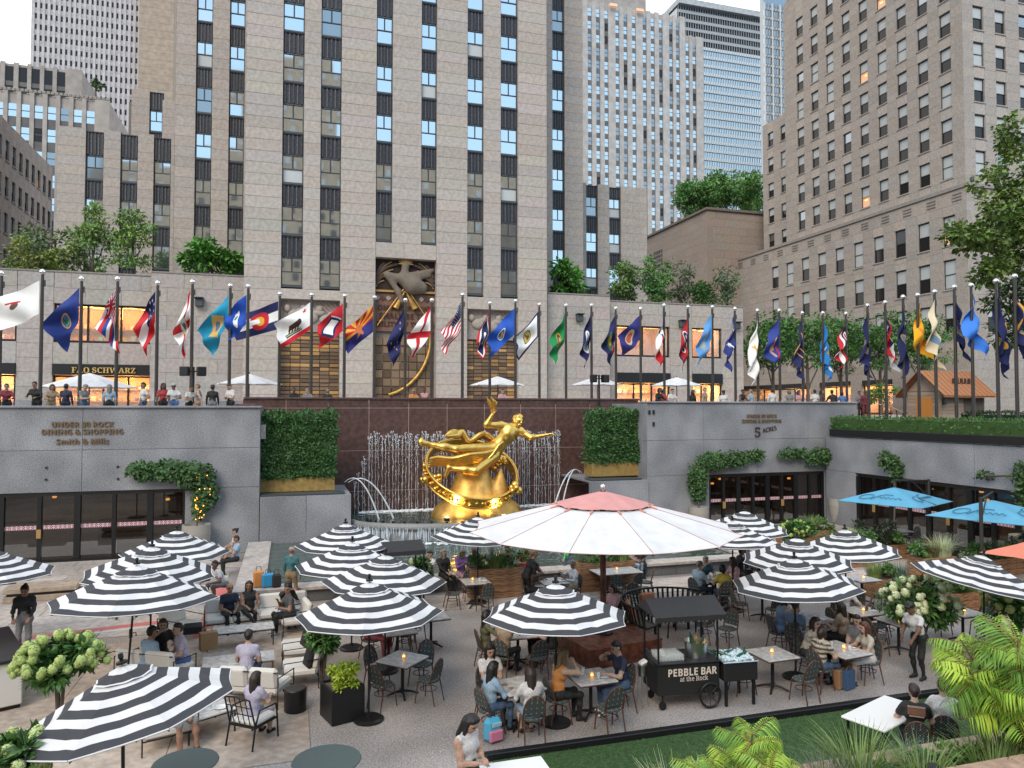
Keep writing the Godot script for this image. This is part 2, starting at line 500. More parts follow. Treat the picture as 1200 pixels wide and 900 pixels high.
func plaza_walls() -> void:
	var dg := mat("door_glass", Color(0.05, 0.045, 0.04, 0.62), 0.02)
	dg.transparency = BaseMaterial3D.TRANSPARENCY_ALPHA
	dg.metallic_specular = 0.7
	var im := Image.create(64, 8, false, Image.FORMAT_RGB8)
	im.fill(Color(0.82, 0.72, 0.74))
	for i in 64:
		for j in 8:
			if (i / 2 + j / 2) % 2 == 0 and i % 8 < 6:
				im.set_pixel(i, j, Color(0.45, 0.2, 0.26))
	var ck := mat("check", Color.WHITE, 0.6)
	ck.albedo_texture = ImageTexture.create_from_image(im)
	ck.uv1_triplanar = true
	ck.uv1_world_triplanar = true
	ck.uv1_scale = V(0.8, 6.0, 0.8)
	var tones := [1.0, 0.97, 0.94, 1.03]
	var xl: float = -4.06
	var w := thing("granite_wall", "grey granite retaining wall with UNDER 30 ROCK lettering and gingham banded glass doors", "wall")
	slab_wall(w, "granite_slab", -21.0, -1.2, [2.72, 4.35, 6.0], DW, 0.5, 6.6, M.granite, tones)
	slab_wall(w, "granite_slab", xl, -1.2, [0.0, 2.72], DW, 0.5, 3.3, M.granite, tones)
	bx(w, "wall_core", P(-11.1, 4.35, DW + 0.75), V(19.7, 3.2, 0.5), M.granite)
	bx(w, "coping", P(-11.1, 6.04, DW + 0.45), V(19.9, 0.09, 1.1), M.granite, 0.02)
	bx(w, "wall_return", P(-1.45, 3.0, DW + 2.5), V(0.5, 6.0, 4.0), M.granite)
	text(w, "UNDER 30 ROCK", 0.285, V(-7.79, 5.35, -32.46), M.letter)
	text(w, "DINING & SHOPPING", 0.285, V(-7.78, 5.06, -32.46), M.letter)
	text(w, "Smith & Mills", 0.29, V(-7.78, 4.68, -32.46), M.letter)
	for p: Vector3 in [V(-9.02, 3.69, -32.48), V(-9.02, 3.23, -32.48), V(-6.53, 3.67, -32.48), V(-6.52, 3.19, -32.48)]:
		bx(w, "anchor_bolt", p, V(0.07, 0.07, 0.06), M.black_metal)
	var sf := thing("glass_doors", "row of black framed glass doors in the wall lettered UNDER 30 ROCK beside the wide tan bench", "doors")
	storefront(sf, -20.9, xl, 2.7, 13, false, DW, 1)

	var xa: float = 16.71
	var xb: float = 20.14
	var xc: float = 27.06
	w = thing("granite_wall", "grey granite retaining wall with 5 ACRES lettering beside the hedge trough", "wall")
	slab_wall(w, "granite_slab", xa, 29.2, [2.66, 4.4, 6.24], DW, 0.5, 3.4, M.granite, tones)
	slab_wall(w, "granite_slab", xa, xb, [0.0, 2.66], DW, 0.5, 4.0, M.granite, tones)
	slab_wall(w, "granite_slab", xc, 27.2, [0.0, 2.66], DW, 0.5, 4.0, M.granite, tones)
	bx(w, "wall_core", P(22.9, 4.4, DW + 0.75), V(12.3, 3.5, 0.5), M.granite)
	bx(w, "coping", P((xa + 29.2) / 2, 6.28, DW + 0.45), V(29.25 - xa, 0.09, 1.1), M.granite, 0.02)
	bx(w, "wall_return", P(xa + 0.2, 3.1, DW + 2.5), V(0.42, 6.24, 4.0), M.granite)
	text(w, "UNDER 30 ROCK", 0.235, V(23.24, 5.58, -32.46), M.letter)
	text(w, "DINING & SHOPPING", 0.235, V(23.23, 5.32, -32.46), M.letter)
	text(w, "5", 0.7, V(22.97, 4.75, -32.46), M.letter_dark, 0.0, "Droid Serif", true, 0.03, true)
	text(w, "ACRES", 0.3, V(23.69, 4.9, -32.46), M.letter_dark, 0.0, "Droid Sans", false, 0.03).rotation.z = 0.18
	for p: Vector3 in [V(16.83, 5.79, -32.48), V(17.06, 5.79, -32.48), V(17.06, 5.21, -32.48)]:
		bx(w, "wall_light", p, V(0.09, 0.2, 0.08), M.black_metal)
	sf = thing("glass_doors", "row of black framed glass doors in the wall lettered 5 ACRES", "doors")
	storefront(sf, xb, xc, 2.62, 8, false, DW, 2)

	w = thing("granite_wall", "long grey granite side wall under the clipped hedge trough", "wall")
	slab_wall(w, "granite_slab", 32.3, 6.0, [2.76, 4.5], 27.0, 0.5, 4.2, M.granite, tones, true)
	slab_wall(w, "granite_slab", 32.3, 30.2, [0.0, 2.76], 27.0, 0.5, 4.2, M.granite, tones, true)
	slab_wall(w, "granite_slab", 20.6, 6.0, [0.0, 2.76], 27.0, 0.5, 4.2, M.granite, tones, true)
	bx(w, "wall_core", P(27.8, 3.6, 19.2), V(0.5, 1.7, 26.4), M.granite)
	sf = thing("glass_doors", "row of black framed glass doors behind the blue cantilever umbrellas", "doors")
	storefront(sf, 30.1, 20.7, 2.72, 9, true, 27.0, 3)
	var tr := thing("hedge_trough", "long black metal planter trough on top of the side wall", "planter")
	bx(tr, "trough", P(27.75, 4.72, 18.9), V(1.7, 0.36, 26.0), M.black_metal, 0.02)

	var rw := thing("red_granite_wall", "polished red granite fountain wall behind the gilded statue", "wall")
	bx(rw, "wall_core", P(8.1, 3.1, 37.05), V(20.3, 6.2, 1.0), M.matte, 0.0, Color(0.55, 0.40, 0.36))
	var edges := [-2.15]
	while edges[-1] < 18.0:
		edges.append(edges[-1] + 1.95)
	for i in edges.size() - 1:
		for r: Array in [[0.3, 1.95], [1.95, 3.92], [3.92, 6.0], [6.0, 6.42]]:
			var k := R(0.86, 1.1)
			var x1 := minf(edges[i + 1], 18.3)
			bx(rw, "granite_panel", P((edges[i] + x1) / 2, (r[0] + r[1]) / 2, 36.6), V(x1 - edges[i] - 0.03, r[1] - r[0] - 0.03, 0.14), M.red_granite, 0.004, Color(k, k, k))
	bx(rw, "coping", P(8.1, 6.46, 37.0), V(20.4, 0.1, 1.1), M.red_granite, 0.015)
	for q: Array in [["beside the wall lettered Mills", -1.18, 2.55, 2.28, -1.21, 1.91, 2.36, 2.95, 5.75], ["beside the wall lettered 5 ACRES", 13.75, xa + 0.02, 2.5, 14.22, 17.30, 2.62, 3.3, 5.85]]:
		var pl := thing("stone_plinth", "low grey granite plinth under a clipped hedge " + q[0], "plinth", "hedge plinths")
		slab_wall(pl, "granite_slab", q[1], q[2], [0.0, q[3]], DW - 0.1, 0.4, 2.0, M.granite, tones)
		bx(pl, "plinth_top", P((q[1] + q[2]) / 2, q[3] - 0.05, DW + 2.2), V(q[2] - q[1] - 0.02, 0.1, 3.7), M.granite, 0.01)
		bx(pl, "ledge", P((q[1] + q[2]) / 2 - 0.1, q[3] + 0.04, DW + 0.5), V(q[2] - q[1] - 0.3, 0.05, 0.9), M.frame_grey)
		var gb := thing("planter_box", "long gilt planter box holding a clipped hedge " + q[0], "planter", "gilt planter boxes")
		var bw: float = q[5] - q[4]
		for s: float in [-1.0, 1.0]:
			bx(gb, "long_side", P((q[4] + q[5]) / 2, (q[6] + q[7]) / 2, 34.0 + 0.5 * s), V(bw, q[7] - q[6], 0.06), M.ochre, 0.008)
			bx(gb, "end_side", P((q[4] + q[5]) / 2 + s * (bw / 2 - 0.03), (q[6] + q[7]) / 2, 34.0), V(0.06, q[7] - q[6] - 0.004, 0.94), M.ochre, 0.008)
		bx(gb, "soil", P((q[4] + q[5]) / 2, q[7] - 0.12, 34.0), V(bw - 0.1, 0.1, 0.9), M.bark)
		var hg := thing("clipped_hedge", "tall dense clipped evergreen hedge in the gilt box " + q[0], "hedge", "tall clipped hedges")
		put(hg, "foliage", hedge_mesh(V(bw * 0.99, q[8] - q[7], 1.15), 6500, 0.19, Color(0.05, 0.125, 0.035), 0.17), M.leaf, P((q[4] + q[5]) / 2, q[7] - 0.08, 34.0))
		hg.set_meta("kind", "thing")

# ---------------------------------------------------------------- foliage
func rdir() -> Vector3:
	var z := R(-1.0, 1.0)
	var a := R(0.0, TAU)
	var s := sqrt(1.0 - z * z)
	return V(s * cos(a), z, s * sin(a))

func tint(c: Color, k := 0.3) -> Color:
	var f := R(1.0 - k, 1.0 + k)
	return Color(c.r * f * R(0.9, 1.1), c.g * f, c.b * f * R(0.85, 1.15))

func hedge_mesh(s: Vector3, n: int, l: float, c: Color, rough: float) -> ArrayMesh:
	var g := G.new()
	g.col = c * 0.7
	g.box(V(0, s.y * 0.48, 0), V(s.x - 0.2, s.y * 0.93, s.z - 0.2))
	var bumps := FastNoiseLite.new()
	bumps.seed = n
	bumps.frequency = 1.1
	for i in n:
		var p := V(R(-0.5, 0.5), R(0.0, 1.0), R(-0.5, 0.5))
		var f := rng.randi() % 10
		var o := Vector3.BACK
		if f < 5:
			p.z = 0.5
		elif f < 7:
			p.y = 1.0; o = Vector3.UP
		elif f == 7:
			p.x = -0.5; o = Vector3.LEFT
		elif f == 8:
			p.x = 0.5; o = Vector3.RIGHT
		else:
			p.z = -0.5; o = Vector3.FORWARD
		var q := p * s
		q += o * (bumps.get_noise_3dv(q) * rough * 2.0 + R(-0.08, 0.03))
		g.col = tint(c, 0.45)
		var d := (o * R(0.2, 0.9) + rdir() * 0.8 + V(0, 0.5, 0)).normalized()
		g.leaf(q, d, (o + rdir() * 0.6).normalized(), l * R(0.7, 1.3), l * R(0.3, 0.5))
	return g.mesh()

func crown_mesh(r: Vector3, clumps: int, per: int, l: float, c: Color, droop := 0.15, wide := 0.5) -> ArrayMesh:
	var g := G.new()
	for i in clumps:
		var d := rdir()
		var o := d * pow(rng.randf(), 0.45) * 0.86
		o = V(o.x * r.x, o.y * r.y, o.z * r.z)
		var cr := R(0.16, 0.34) * (r.x + r.y) * 0.5
		var shade := tint(c, 0.22)
		for k in per:
			var e := rdir()
			var p := o + V(e.x, e.y * 0.62, e.z) * cr * pow(rng.randf(), 0.5)
			g.col = tint(shade, 0.3)
			var dd := (e + V(0, -droop, 0) + rdir() * 0.7).normalized()
			g.leaf(p, dd, (Vector3.UP + rdir() * 0.7).normalized(), l * R(0.7, 1.35), l * wide * R(0.8, 1.2))
	return g.mesh()

func trunk_mesh(h: float, r: float, spread: Vector3, cy: float, limbs := 7) -> ArrayMesh:
	var g := G.new()
	var pts := []
	var rad := []
	for i in 6:
		var k := i / 5.0
		pts.append(V(sin(k * 3.0) * 0.06 * h * 0.2, h * k, cos(k * 2.0) * 0.05 * h * 0.2))
		rad.append(lerpf(r, r * 0.45, k))
	g.tube(pts, rad, 7)
	for i in limbs:
		var a := TAU * i / limbs + R(-0.4, 0.4)
		var s: Vector3 = pts[2 + i % 4]
		var e := V(cos(a) * spread.x * R(0.4, 0.75), cy + spread.y * R(-0.3, 0.7), sin(a) * spread.z * R(0.4, 0.75))
		g.tube([s, s.lerp(e, 0.5) + V(0, -0.06 * spread.y, 0), e], [r * 0.45, r * 0.28, r * 0.1], 5)
	return g.mesh()

func tree(called: String, label: String, at: Vector3, h: float, r: Vector3, clumps: int, per: int, l: float, c: Color, group: String, seed_i: int, trunk_r := 0.14) -> Node3D:
	rng.seed = seed_i
	var t := thing(called, label, "tree", group, at, R(0, 1.0))
	var cy := h - r.y
	put(t, "trunk", trunk_mesh(cy + r.y * 0.2, trunk_r, r, cy), M.bark)
	put(t, "crown", crown_mesh(r, clumps, per, l, c), M.leaf, V(0, cy, 0))
	return t

# ---------------------------------------------------------------- facades
func front(d: float) -> Transform3D:
	return Transform3D(Basis.IDENTITY, P(0, 0, d))

func west(x: float) -> Transform3D:
	return Transform3D(Basis(V(0, 0, 1), Vector3.UP, V(-1, 0, 0)), V(x, 0, 0))

func east(x: float) -> Transform3D:
	return Transform3D(Basis(V(0, 0, -1), Vector3.UP, V(1, 0, 0)), V(x, 0, 0))

func putx(parent: Node3D, called: String, mesh: Mesh, m: Material, xf: Transform3D) -> MeshInstance3D:
	var o := put(parent, called, mesh, m)
	o.transform = xf
	return o

class Wall:
	var node: Node3D
	var budget := 300
	var tone := Color(0.46, 0.412, 0.376)
	var vary := 0.05
	var ch := 0.83
	var bw := 2.0
	var gap := 0.018
	var rest := G.new()

func blocks(w: Wall, fr: Transform3D, u0: float, u1: float, y0: float, y1: float, parts := false, depth := 0.3) -> void:
	if u1 - u0 < 0.05 or y1 - y0 < 0.05:
		return
	var rows := maxi(1, roundi((y1 - y0) / w.ch))
	var h := (y1 - y0) / rows
	w.rest.x = fr
	w.rest.col = w.tone * 0.93
	w.rest.quad(V(u0, y0, -0.03), V(u1, y0, -0.03), V(u1, y1, -0.03), V(u0, y1, -0.03))
	for s: Array in [[u0, 1], [u1, -1]]:
		w.rest.out4(V(s[0], y0, -0.004), V(s[0], y0, -1.0), V(s[0], y1, -1.0), V(s[0], y1, -0.004), V(-s[1], 0, 0))
	w.rest.quad(V(u0, y1, -0.02), V(u1, y1, -0.02), V(u1, y1, -1.0), V(u0, y1, -1.0))
	w.rest.quad(V(u0, y0, -1.0), V(u1, y0, -1.0), V(u1, y0, -0.02), V(u0, y0, -0.02))
	for j in rows:
		var nn := maxi(1, roundi((u1 - u0) / w.bw))
		var bw := (u1 - u0) / nn
		var cuts := [u0]
		var off := 0.5 if j % 2 == 1 and nn > 1 else 0.0
		for i in nn:
			var e := u0 + bw * (i + 1 - off) + R(-0.12, 0.12) * bw
			if off > 0.0 and i == 0:
				cuts.append(u0 + bw * 0.5)
				continue
			if i < nn - 1 or off > 0.0:
				cuts.append(clampf(e, cuts[-1] + 0.2, u1 - 0.2))
		cuts.append(u1)
		for i in cuts.size() - 1:
			var a: float = cuts[i]
			var b: float = cuts[i + 1]
			if b - a < 0.06:
				continue
			var k := 1.0 + R(-w.vary, w.vary) * (1.0 if rng.randf() < 0.7 else 1.8)
			var warm := R(-0.025, 0.025)
			var col := Color(w.tone.r * (k + warm), w.tone.g * k, w.tone.b * (k - warm))
			var o := V((a + b) / 2, y0 + h * (j + 0.5), 0.0)
			var z := R(-0.004, 0.004)
			if parts and w.budget > 0:
				w.budget -= 1
				col = Color(snappedf(col.r, 0.02), snappedf(col.g, 0.02), snappedf(col.b, 0.02))
				var sw := snappedf(b - a - w.gap, 0.05)
				var m := cbox(V(sw, snappedf(h - w.gap, 0.01), 0.16), 0.008, col)
				putx(w.node, "stone_block", m, M.stone, fr * Transform3D(Basis(), o + V(0, 0, z - 0.08)))
			else:
				w.rest.col = col
				var e := V((b - a - w.gap) / 2, (h - w.gap) / 2, 0)
				var p0 := o + V(-e.x, -e.y, z); var p1 := o + V(e.x, -e.y, z); var p2 := o + V(e.x, e.y, z); var p3 := o + V(-e.x, e.y, z)
				var bk := V(0, 0, -0.035)
				w.rest.quad(p0, p1, p2, p3)
				w.rest.quad(p3, p2, p2 + bk, p3 + bk)
				w.rest.quad(p1, p0, p0 + bk, p1 + bk)
				w.rest.quad(p0, p3, p3 + bk, p0 + bk)
				w.rest.quad(p2, p1, p1 + bk, p2 + bk)

func finish(w: Wall, m: Material = null) -> void:
	var o := put(w.node, "ashlar", w.rest.mesh(), m if m else M.stone)
	o.set_meta("kind", "stuff")

func win_frame(w: float, h: float, style: int) -> ArrayMesh:
	var key := "wf%.2f,%.2f,%d" % [w, h, style]
	if not cache.has(key):
		var g := G.new()
		var f := 0.07
		g.box(V(-w / 2 + f / 2, h / 2, 0), V(f, h, 0.12))
		g.box(V(w / 2 - f / 2, h / 2, 0), V(f, h, 0.12))
		g.box(V(0, f / 2, 0), V(w - 2 * f, f, 0.12))
		g.box(V(0, h - f / 2, 0), V(w - 2 * f, f, 0.12))
		g.box(V(0, h * 0.5, 0.01), V(w - 2 * f, 0.06, 0.1))
		if style == 0:
			g.box(V(0, h * 0.75, 0), V(0.05, h * 0.5 - f, 0.08))
		g.box(V(0, -0.05, 0.05), V(w, 0.1, 0.26))
		cache[key] = g.mesh()
	return cache[key]

func window(parent: Node3D, fr: Transform3D, u: float, y: float, w: float, h: float, style: int, upper: Material, lower: Material, fm: Material, rec := 0.3) -> void:
	w = snappedf(w, 0.04)
	var o := putx(parent, "window", win_frame(w, h, style), fm, fr * Transform3D(Basis(), V(u, y, -rec)))
	var list := [[0.0, h * 0.27, w - 0.16, h * 0.5 - 0.12, lower]]
	if style == 0:
		list.append([-w / 4, h * 0.735, w / 2 - 0.1, h * 0.47 - 0.07, upper])
		list.append([w / 4, h * 0.735, w / 2 - 0.1, h * 0.47 - 0.07, upper])
	else:
		list.append([0.0, h * 0.735, w - 0.16, h * 0.47 - 0.07, upper])
	for q: Array in list:
		var p := put(o, "pane", cbox(V(q[2], snappedf(q[3], 0.01), 0.02)), q[4], V(q[0], q[1], -0.02))
		p.rotation = V(R(-0.009, 0.009), R(-0.012, 0.012), 0)
		if q[4] == M.office_lamp:
			bx(p, "lamp", V(R(-0.2, 0.2), R(0.0, 0.25), 0.012), V(R(0.25, 0.5), 0.09, 0.01), M.shop_lamp)

func spandrel_mesh(w: float, h: float) -> ArrayMesh:
	var key := "sp%.2f,%.2f" % [w, h]
	if not cache.has(key):
		var g := G.new()
		g.col = Color(0.05, 0.053, 0.063)
		g.box(V(0, h / 2, -0.05), V(w, h, 0.06))
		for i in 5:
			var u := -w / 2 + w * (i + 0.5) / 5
			g.col = Color(0.17, 0.175, 0.19) if i % 2 == 1 else Color(0.075, 0.078, 0.09)  # thin ribs have the metal highlight put into a lighter colour
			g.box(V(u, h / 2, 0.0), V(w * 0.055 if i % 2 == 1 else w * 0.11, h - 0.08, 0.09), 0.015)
		g.col = Color(0.05, 0.053, 0.063)
		g.box(V(0, h - 0.04, 0.03), V(w, 0.08, 0.12))
		cache[key] = g.mesh()
	return cache[key]

func win_col(w: Wall, fr: Transform3D, u0: float, u1: float, tops: Array, wh: float, sp: float, dark := 0.22) -> void:
	var u := (u0 + u1) / 2
	var ww := snappedf(u1 - u0, 0.04)
	for y: float in tops:
		var up: Material = M.mirror_glass
		var lo: Material = M.mirror_glass
		var k := rng.randf()
		if k < dark * 0.4:
			lo = M.blind
		elif k < dark:
			up = M.soft_glass; lo = M.soft_glass
		window(w.node, fr, u, y - wh, ww, wh, 0, up, lo, M.frame_grey)
		if fr.origin.z > -55.5 and y == tops[-1]:
			continue
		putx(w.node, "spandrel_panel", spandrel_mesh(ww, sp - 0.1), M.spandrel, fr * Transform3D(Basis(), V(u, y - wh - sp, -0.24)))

func rows(top: float, pitch: float, n: int) -> Array:
	var a := []
	for i in n:
		a.append(top - pitch * i)
	return a

func tower() -> void:
	rng.seed = 100
	var w := Wall.new()
	w.node = thing("limestone_tower", "tall limestone office tower with ribbed dark spandrels above the carved entrance", "building")
	var f := front(55.0)
	var X := func(v: Vector3) -> float: return v.x
	var yb := TY
	var yt := 46.0
	var A := [-0.73, 0.75, 1.95, 3.42]
	var B := [5.98, 7.19, 9.39, 10.58]
	var C := [13.00, 14.30, 15.69, 17.10]
	var xl: float = -3.23
	var xr: float = 19.54
	var bl: float = 13.86
	var bc: float = 17.26
	var br: float = 13.65
	blocks(w, f, xl, A[0], yb, 17.0, true)
	blocks(w, f, A[3], B[0], yb, 17.0, true)
	blocks(w, f, B[3], C[0], yb, 17.0, true)
	blocks(w, f, C[3], xr, yb, 17.0, true)
	blocks(w, f, A[0], A[3], bl, 14.6, true)
	blocks(w, f, C[0], C[3], br, 14.6, true)
	blocks(w, f, B[0], B[3], bc, 18.4, true)
	for q: Array in [[xl, A[0]], [A[3], B[0]], [B[3], C[0]], [C[3], xr]]:
		blocks(w, f, q[0], q[1], 17.0, yt, true)
	blocks(w, f, A[1], A[2], 14.6, yt)
	blocks(w, f, B[1], B[2], 18.4, yt)
	blocks(w, f, C[1], C[2], 14.6, yt)
	var tops := rows(43.15, 3.75, 8)
	win_col(w, f, A[0], A[1], tops, 2.08, 1.67)
	win_col(w, f, A[2], A[3], tops, 2.08, 1.67)
	win_col(w, f, C[0], C[1], tops, 2.08, 1.67)
	win_col(w, f, C[2], C[3], tops, 2.08, 1.67)
	win_col(w, f, B[0], B[1], rows(43.15, 3.75, 7), 2.08, 1.67)
	win_col(w, f, B[2], B[3], rows(43.15, 3.75, 7), 2.08, 1.67)
	var f2 := front(63.0)
	var L := [-9.00, -7.50, -6.29, -5.00, -3.83]
	blocks(w, f2, L[0], L[1], 12.0, yt + 4)
	blocks(w, f2, L[2], L[3], 12.0, yt + 4)
	blocks(w, f2, L[4], -2.91, 12.0, yt + 4)
	win_col(w, f2, L[1], L[2], rows(46.9, 3.75, 9), 2.08, 1.67, 0.2)
	win_col(w, f2, L[3], L[4], rows(46.9, 3.75, 9), 2.08, 1.67, 0.2)
	var N := [21.47, 22.93, 24.11, 25.94]
	blocks(w, f2, N[0], N[1], 12.0, yt + 4)
	blocks(w, f2, N[2], N[3], 12.0, yt + 4)
	win_col(w, f2, N[1], N[2], rows(46.9, 3.75, 9), 2.08, 1.67, 0.2)
	var f3 := front(70.0)
	for q: Array in [[-19.08, -10.00, [-16.97, -15.60, -14.28, -12.94, -11.66, -10.29], 29.95, 27.7], [29.67 - 1.0, 36.14, [29.18, 30.47, 31.78, 33.10], 29.34, 28.0]]:
		var c: Array = q[2]
		var u: float = q[0]
		for i in range(0, c.size(), 2):
			blocks(w, f3, u, c[i], 12.0, q[3])
			win_col(w, f3, c[i], c[i + 1], rows(q[4], 3.72, 4), 2.05, 1.67, 0.25)
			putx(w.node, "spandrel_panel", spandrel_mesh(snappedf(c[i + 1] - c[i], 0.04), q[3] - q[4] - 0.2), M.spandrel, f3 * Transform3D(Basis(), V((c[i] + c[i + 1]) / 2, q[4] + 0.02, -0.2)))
			u = c[i + 1]
		blocks(w, f3, u, q[1], 12.0, q[3])
		bx(w.node, "wing_core", P((q[0] + q[1]) / 2, (q[3] + 10) / 2, 76.0), V(q[1] - q[0] - 0.1, q[3] - 10.4, 10.8), M.matte, 0.0, Color(0.2, 0.18, 0.165))
	var f4 := front(80.0)
	var yk: float = 37.81
	blocks(w, f4, -15.43, -13.78, 25.0, yk)
	blocks(w, f4, -12.61, -10.91, 25.0, yk - 0.8)
	win_col(w, f4, -13.78, -12.61, [35.90], 2.1, 3.0, 0.0)
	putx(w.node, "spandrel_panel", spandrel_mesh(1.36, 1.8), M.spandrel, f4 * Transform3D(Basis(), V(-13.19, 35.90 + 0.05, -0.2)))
	bx(w.node, "wing_core", P(-13.35, 22, 86), V(5.0, 2.0 * (yk - 23.0), 10), M.matte, 0.0, Color(0.2, 0.18, 0.165))
	bx(w.node, "tower_core", P((xl + xr) / 2, 60.0, 64.2), V(xr - xl - 0.3, 112.0, 16.6), M.matte, 0.0, Color(0.24, 0.215, 0.2))
	bx(w.node, "tower_core", P((L[0] + N[3]) / 2, 60.0, 77.0), V(N[3] - L[0] - 0.3, 100.0, 26.6), M.matte, 0.0, Color(0.24, 0.215, 0.2))
	finish(w)
	entrance(A[0], A[3], bl, B[0], B[3], bc, C[0], C[3], br)

func entrance(a0: float, a1: float, ya: float, b0: float, b1: float, yb: float, c0: float, c1: float, yc: float) -> void:
	var t := thing("carved_entrance", "carved and painted stone entrance screens at the foot of the limestone tower", "entrance")
	for q: Array in [[a0, a1, ya], [c0, c1, yc]]:
		var x0: float = q[0]
		var x1: float = q[1]
		var y: float = q[2]
		var wd := x1 - x0
		bx(t, "bay_back", P((x0 + x1) / 2, (TY + y) / 2, 56.2), V(wd, y - TY, 0.2), M.matte, 0.0, Color(0.25, 0.17, 0.12))
		bx(t, "lintel", P((x0 + x1) / 2, y - 1.15, 55.75), V(wd, 2.3, 0.4), M.stone, 0.0, Color(0.34, 0.29, 0.26))
		var gl := G.new()
		for i in 3:
			gl.col = Color(0.40, 0.35, 0.31)
			var u := x0 + wd * (0.24 + 0.27 * i)
			gl.ball(P(u, y - 1.1 - 0.15 * i, 55.5), V(wd * 0.13, 0.42, 0.22), 10, 7)
			gl.ball(P(u + wd * 0.12, y - 0.8 - 0.1 * i, 55.5), V(wd * 0.12, 0.25, 0.2), 10, 6)
			gl.ball(P(u - wd * 0.13, y - 0.62, 55.48), V(0.26, 0.3, 0.2), 8, 6)
		for i in 4:
			gl.col = Color(0.42, 0.30, 0.24)
			gl.tube([P(x0 + wd * (0.62 + 0.09 * i), y - 0.1, 55.5), P(x1 - 0.1, y - 0.5 - 0.35 * (3 - i), 55.5)], 0.06, 5)
		put(t, "relief", gl.mesh(), M.stone)
		var yy := TY + 1.15
		while yy < y - 2.45:
			for i in 6:
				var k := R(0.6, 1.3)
				var lit := rng.randf() < 0.3  # golden blocks have the reflected gleam painted into their colour
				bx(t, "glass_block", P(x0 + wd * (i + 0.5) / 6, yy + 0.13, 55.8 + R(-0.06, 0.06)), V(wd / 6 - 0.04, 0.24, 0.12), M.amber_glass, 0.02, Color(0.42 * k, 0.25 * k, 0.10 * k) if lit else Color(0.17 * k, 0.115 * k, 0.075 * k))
			yy += 0.285
		bx(t, "transom", P((x0 + x1) / 2, TY + 1.1, 55.7), V(wd, 0.14, 0.3), M.gilt)
		bx(t, "bay_door", P((x0 + x1) / 2, TY + 0.5, 55.8), V(wd, 1.0, 0.1), M.dark_glass)
	var wd := b1 - b0
	var xm := (b0 + b1) / 2
	var y0: float = 13.77
	var y1: float = 14.80
	var y2: float = 12.09
	bx(t, "bay_back", P(xm, (TY + yb) / 2, 56.3), V(wd, yb - TY, 0.2), M.matte, 0.0, Color(0.22, 0.15, 0.11))
	bx(t, "relief_ground", P(xm, (y1 + yb) / 2, 55.85), V(wd, yb - y1, 0.3), M.matte, 0.0, Color(0.05, 0.028, 0.026))
	var g := G.new()
	for i in 6:
		var r := 1.0 + i * 0.55
		for s: float in [-1.0, 1.0]:
			var pts := []
			for k in 8:
				var a := lerpf(0.15, 1.25, k / 7.0)
				var p := Vector2(xm + s * (wd * 0.5 - 0.1 - (1.0 - cos(a)) * r * 0.9), y1 + 0.25 + r * 0.75 * sin(a) * 0.8 + i * 0.12)
				if absf(p.x - xm) < wd * 0.5 - 0.08 and p.y < yb - 0.1:
					pts.append(P(p.x, p.y, 55.62))
			if pts.size() > 1:
				g.col = Color(0.36, 0.24, 0.09) if i % 2 == 0 else Color(0.10, 0.065, 0.055)
				g.tube(pts, 0.06 if i % 2 == 0 else 0.13, 6)
	put(t, "cloud_bands", g.mesh(), M.stone)
	var fig := []
	var q0 := P(xm, 0, 55.5)
	var pt := func(u: float, v: float, z: float) -> Vector3: return V(xm + u * wd, lerpf(y1 - 1.4, yb, v), -55.6 + z)
	fig.append([pt.call(-0.02, 0.62, 0.1), pt.call(0.12, 0.5, 0.15), 0.55, 0.7, 0])
	fig.append([pt.call(0.12, 0.5, 0.15), pt.call(0.26, 0.46, 0.1), 0.65, 0.5, 0])
	fig.append([pt.call(0.0, 0.66, 0.1), pt.call(0.46, 0.82, 0.1), 0.3, 0.16, 0])
	fig.append([pt.call(0.0, 0.6, 0.1), pt.call(0.4, 0.72, 0.05), 0.25, 0.2, 0])
	fig.append([pt.call(-0.08, 0.62, 0.2), pt.call(-0.3, 0.68, 0.2), 0.32, 0.24, 0])
	fig.append([pt.call(-0.3, 0.68, 0.2), pt.call(-0.12, 0.36, 0.2), 0.25, 0.22, 0])
	fig.append([pt.call(-0.12, 0.36, 0.2), pt.call(-0.06, 0.16, 0.25), 0.24, 0.16, 0])
	fig.append([pt.call(-0.02, 0.74, 0.2), pt.call(0.0, 0.88, 0.2), 0.26, 0.3, 0])
	fig.append([pt.call(-0.02, 0.7, 0.25), pt.call(-0.04, 0.6, 0.25), 0.22, 0.12, 0])
	var sd := sdf(fig, 0.11, 0.18)
	put(t, "relief_figure", sdf_mesh(sd, [Color(0.19, 0.155, 0.12)]), M.stone)
	g = G.new()
	g.col = Color(0.40, 0.27, 0.09)
	for i in 9:
		var a := PI * i / 8.0
		var cc := P(xm, yb - 0.35, 55.35)
		g.tube([cc, cc + V(cos(a), sin(a), 0) * 0.55], [0.1, 0.05], 5)
	put(t, "crown", g.mesh(), M.gilt)
	bx(t, "gilt_fringe", P(xm, y1 + 0.02, 55.6), V(wd, 0.16, 0.3), M.gilt)
	for i in 11:
		var o := bx(t, "lozenge", P(b0 + wd * (i + 0.5) / 11, (y1 + y0) / 2 + 0.02, 55.62), V(0.3, 0.3, 0.1), M.stone, 0.0, Color(0.35, 0.31, 0.30) if i % 2 == 0 else Color(0.10, 0.055, 0.05))
		o.rotation.z = PI / 4
	bx(t, "letter_band", P(xm, (y0 + y2) / 2 + 0.3, 55.75), V(wd, y0 - y2 + 1.2, 0.2), M.stone, 0.0, Color(0.20, 0.11, 0.075))
	var yy := y0 - 0.2
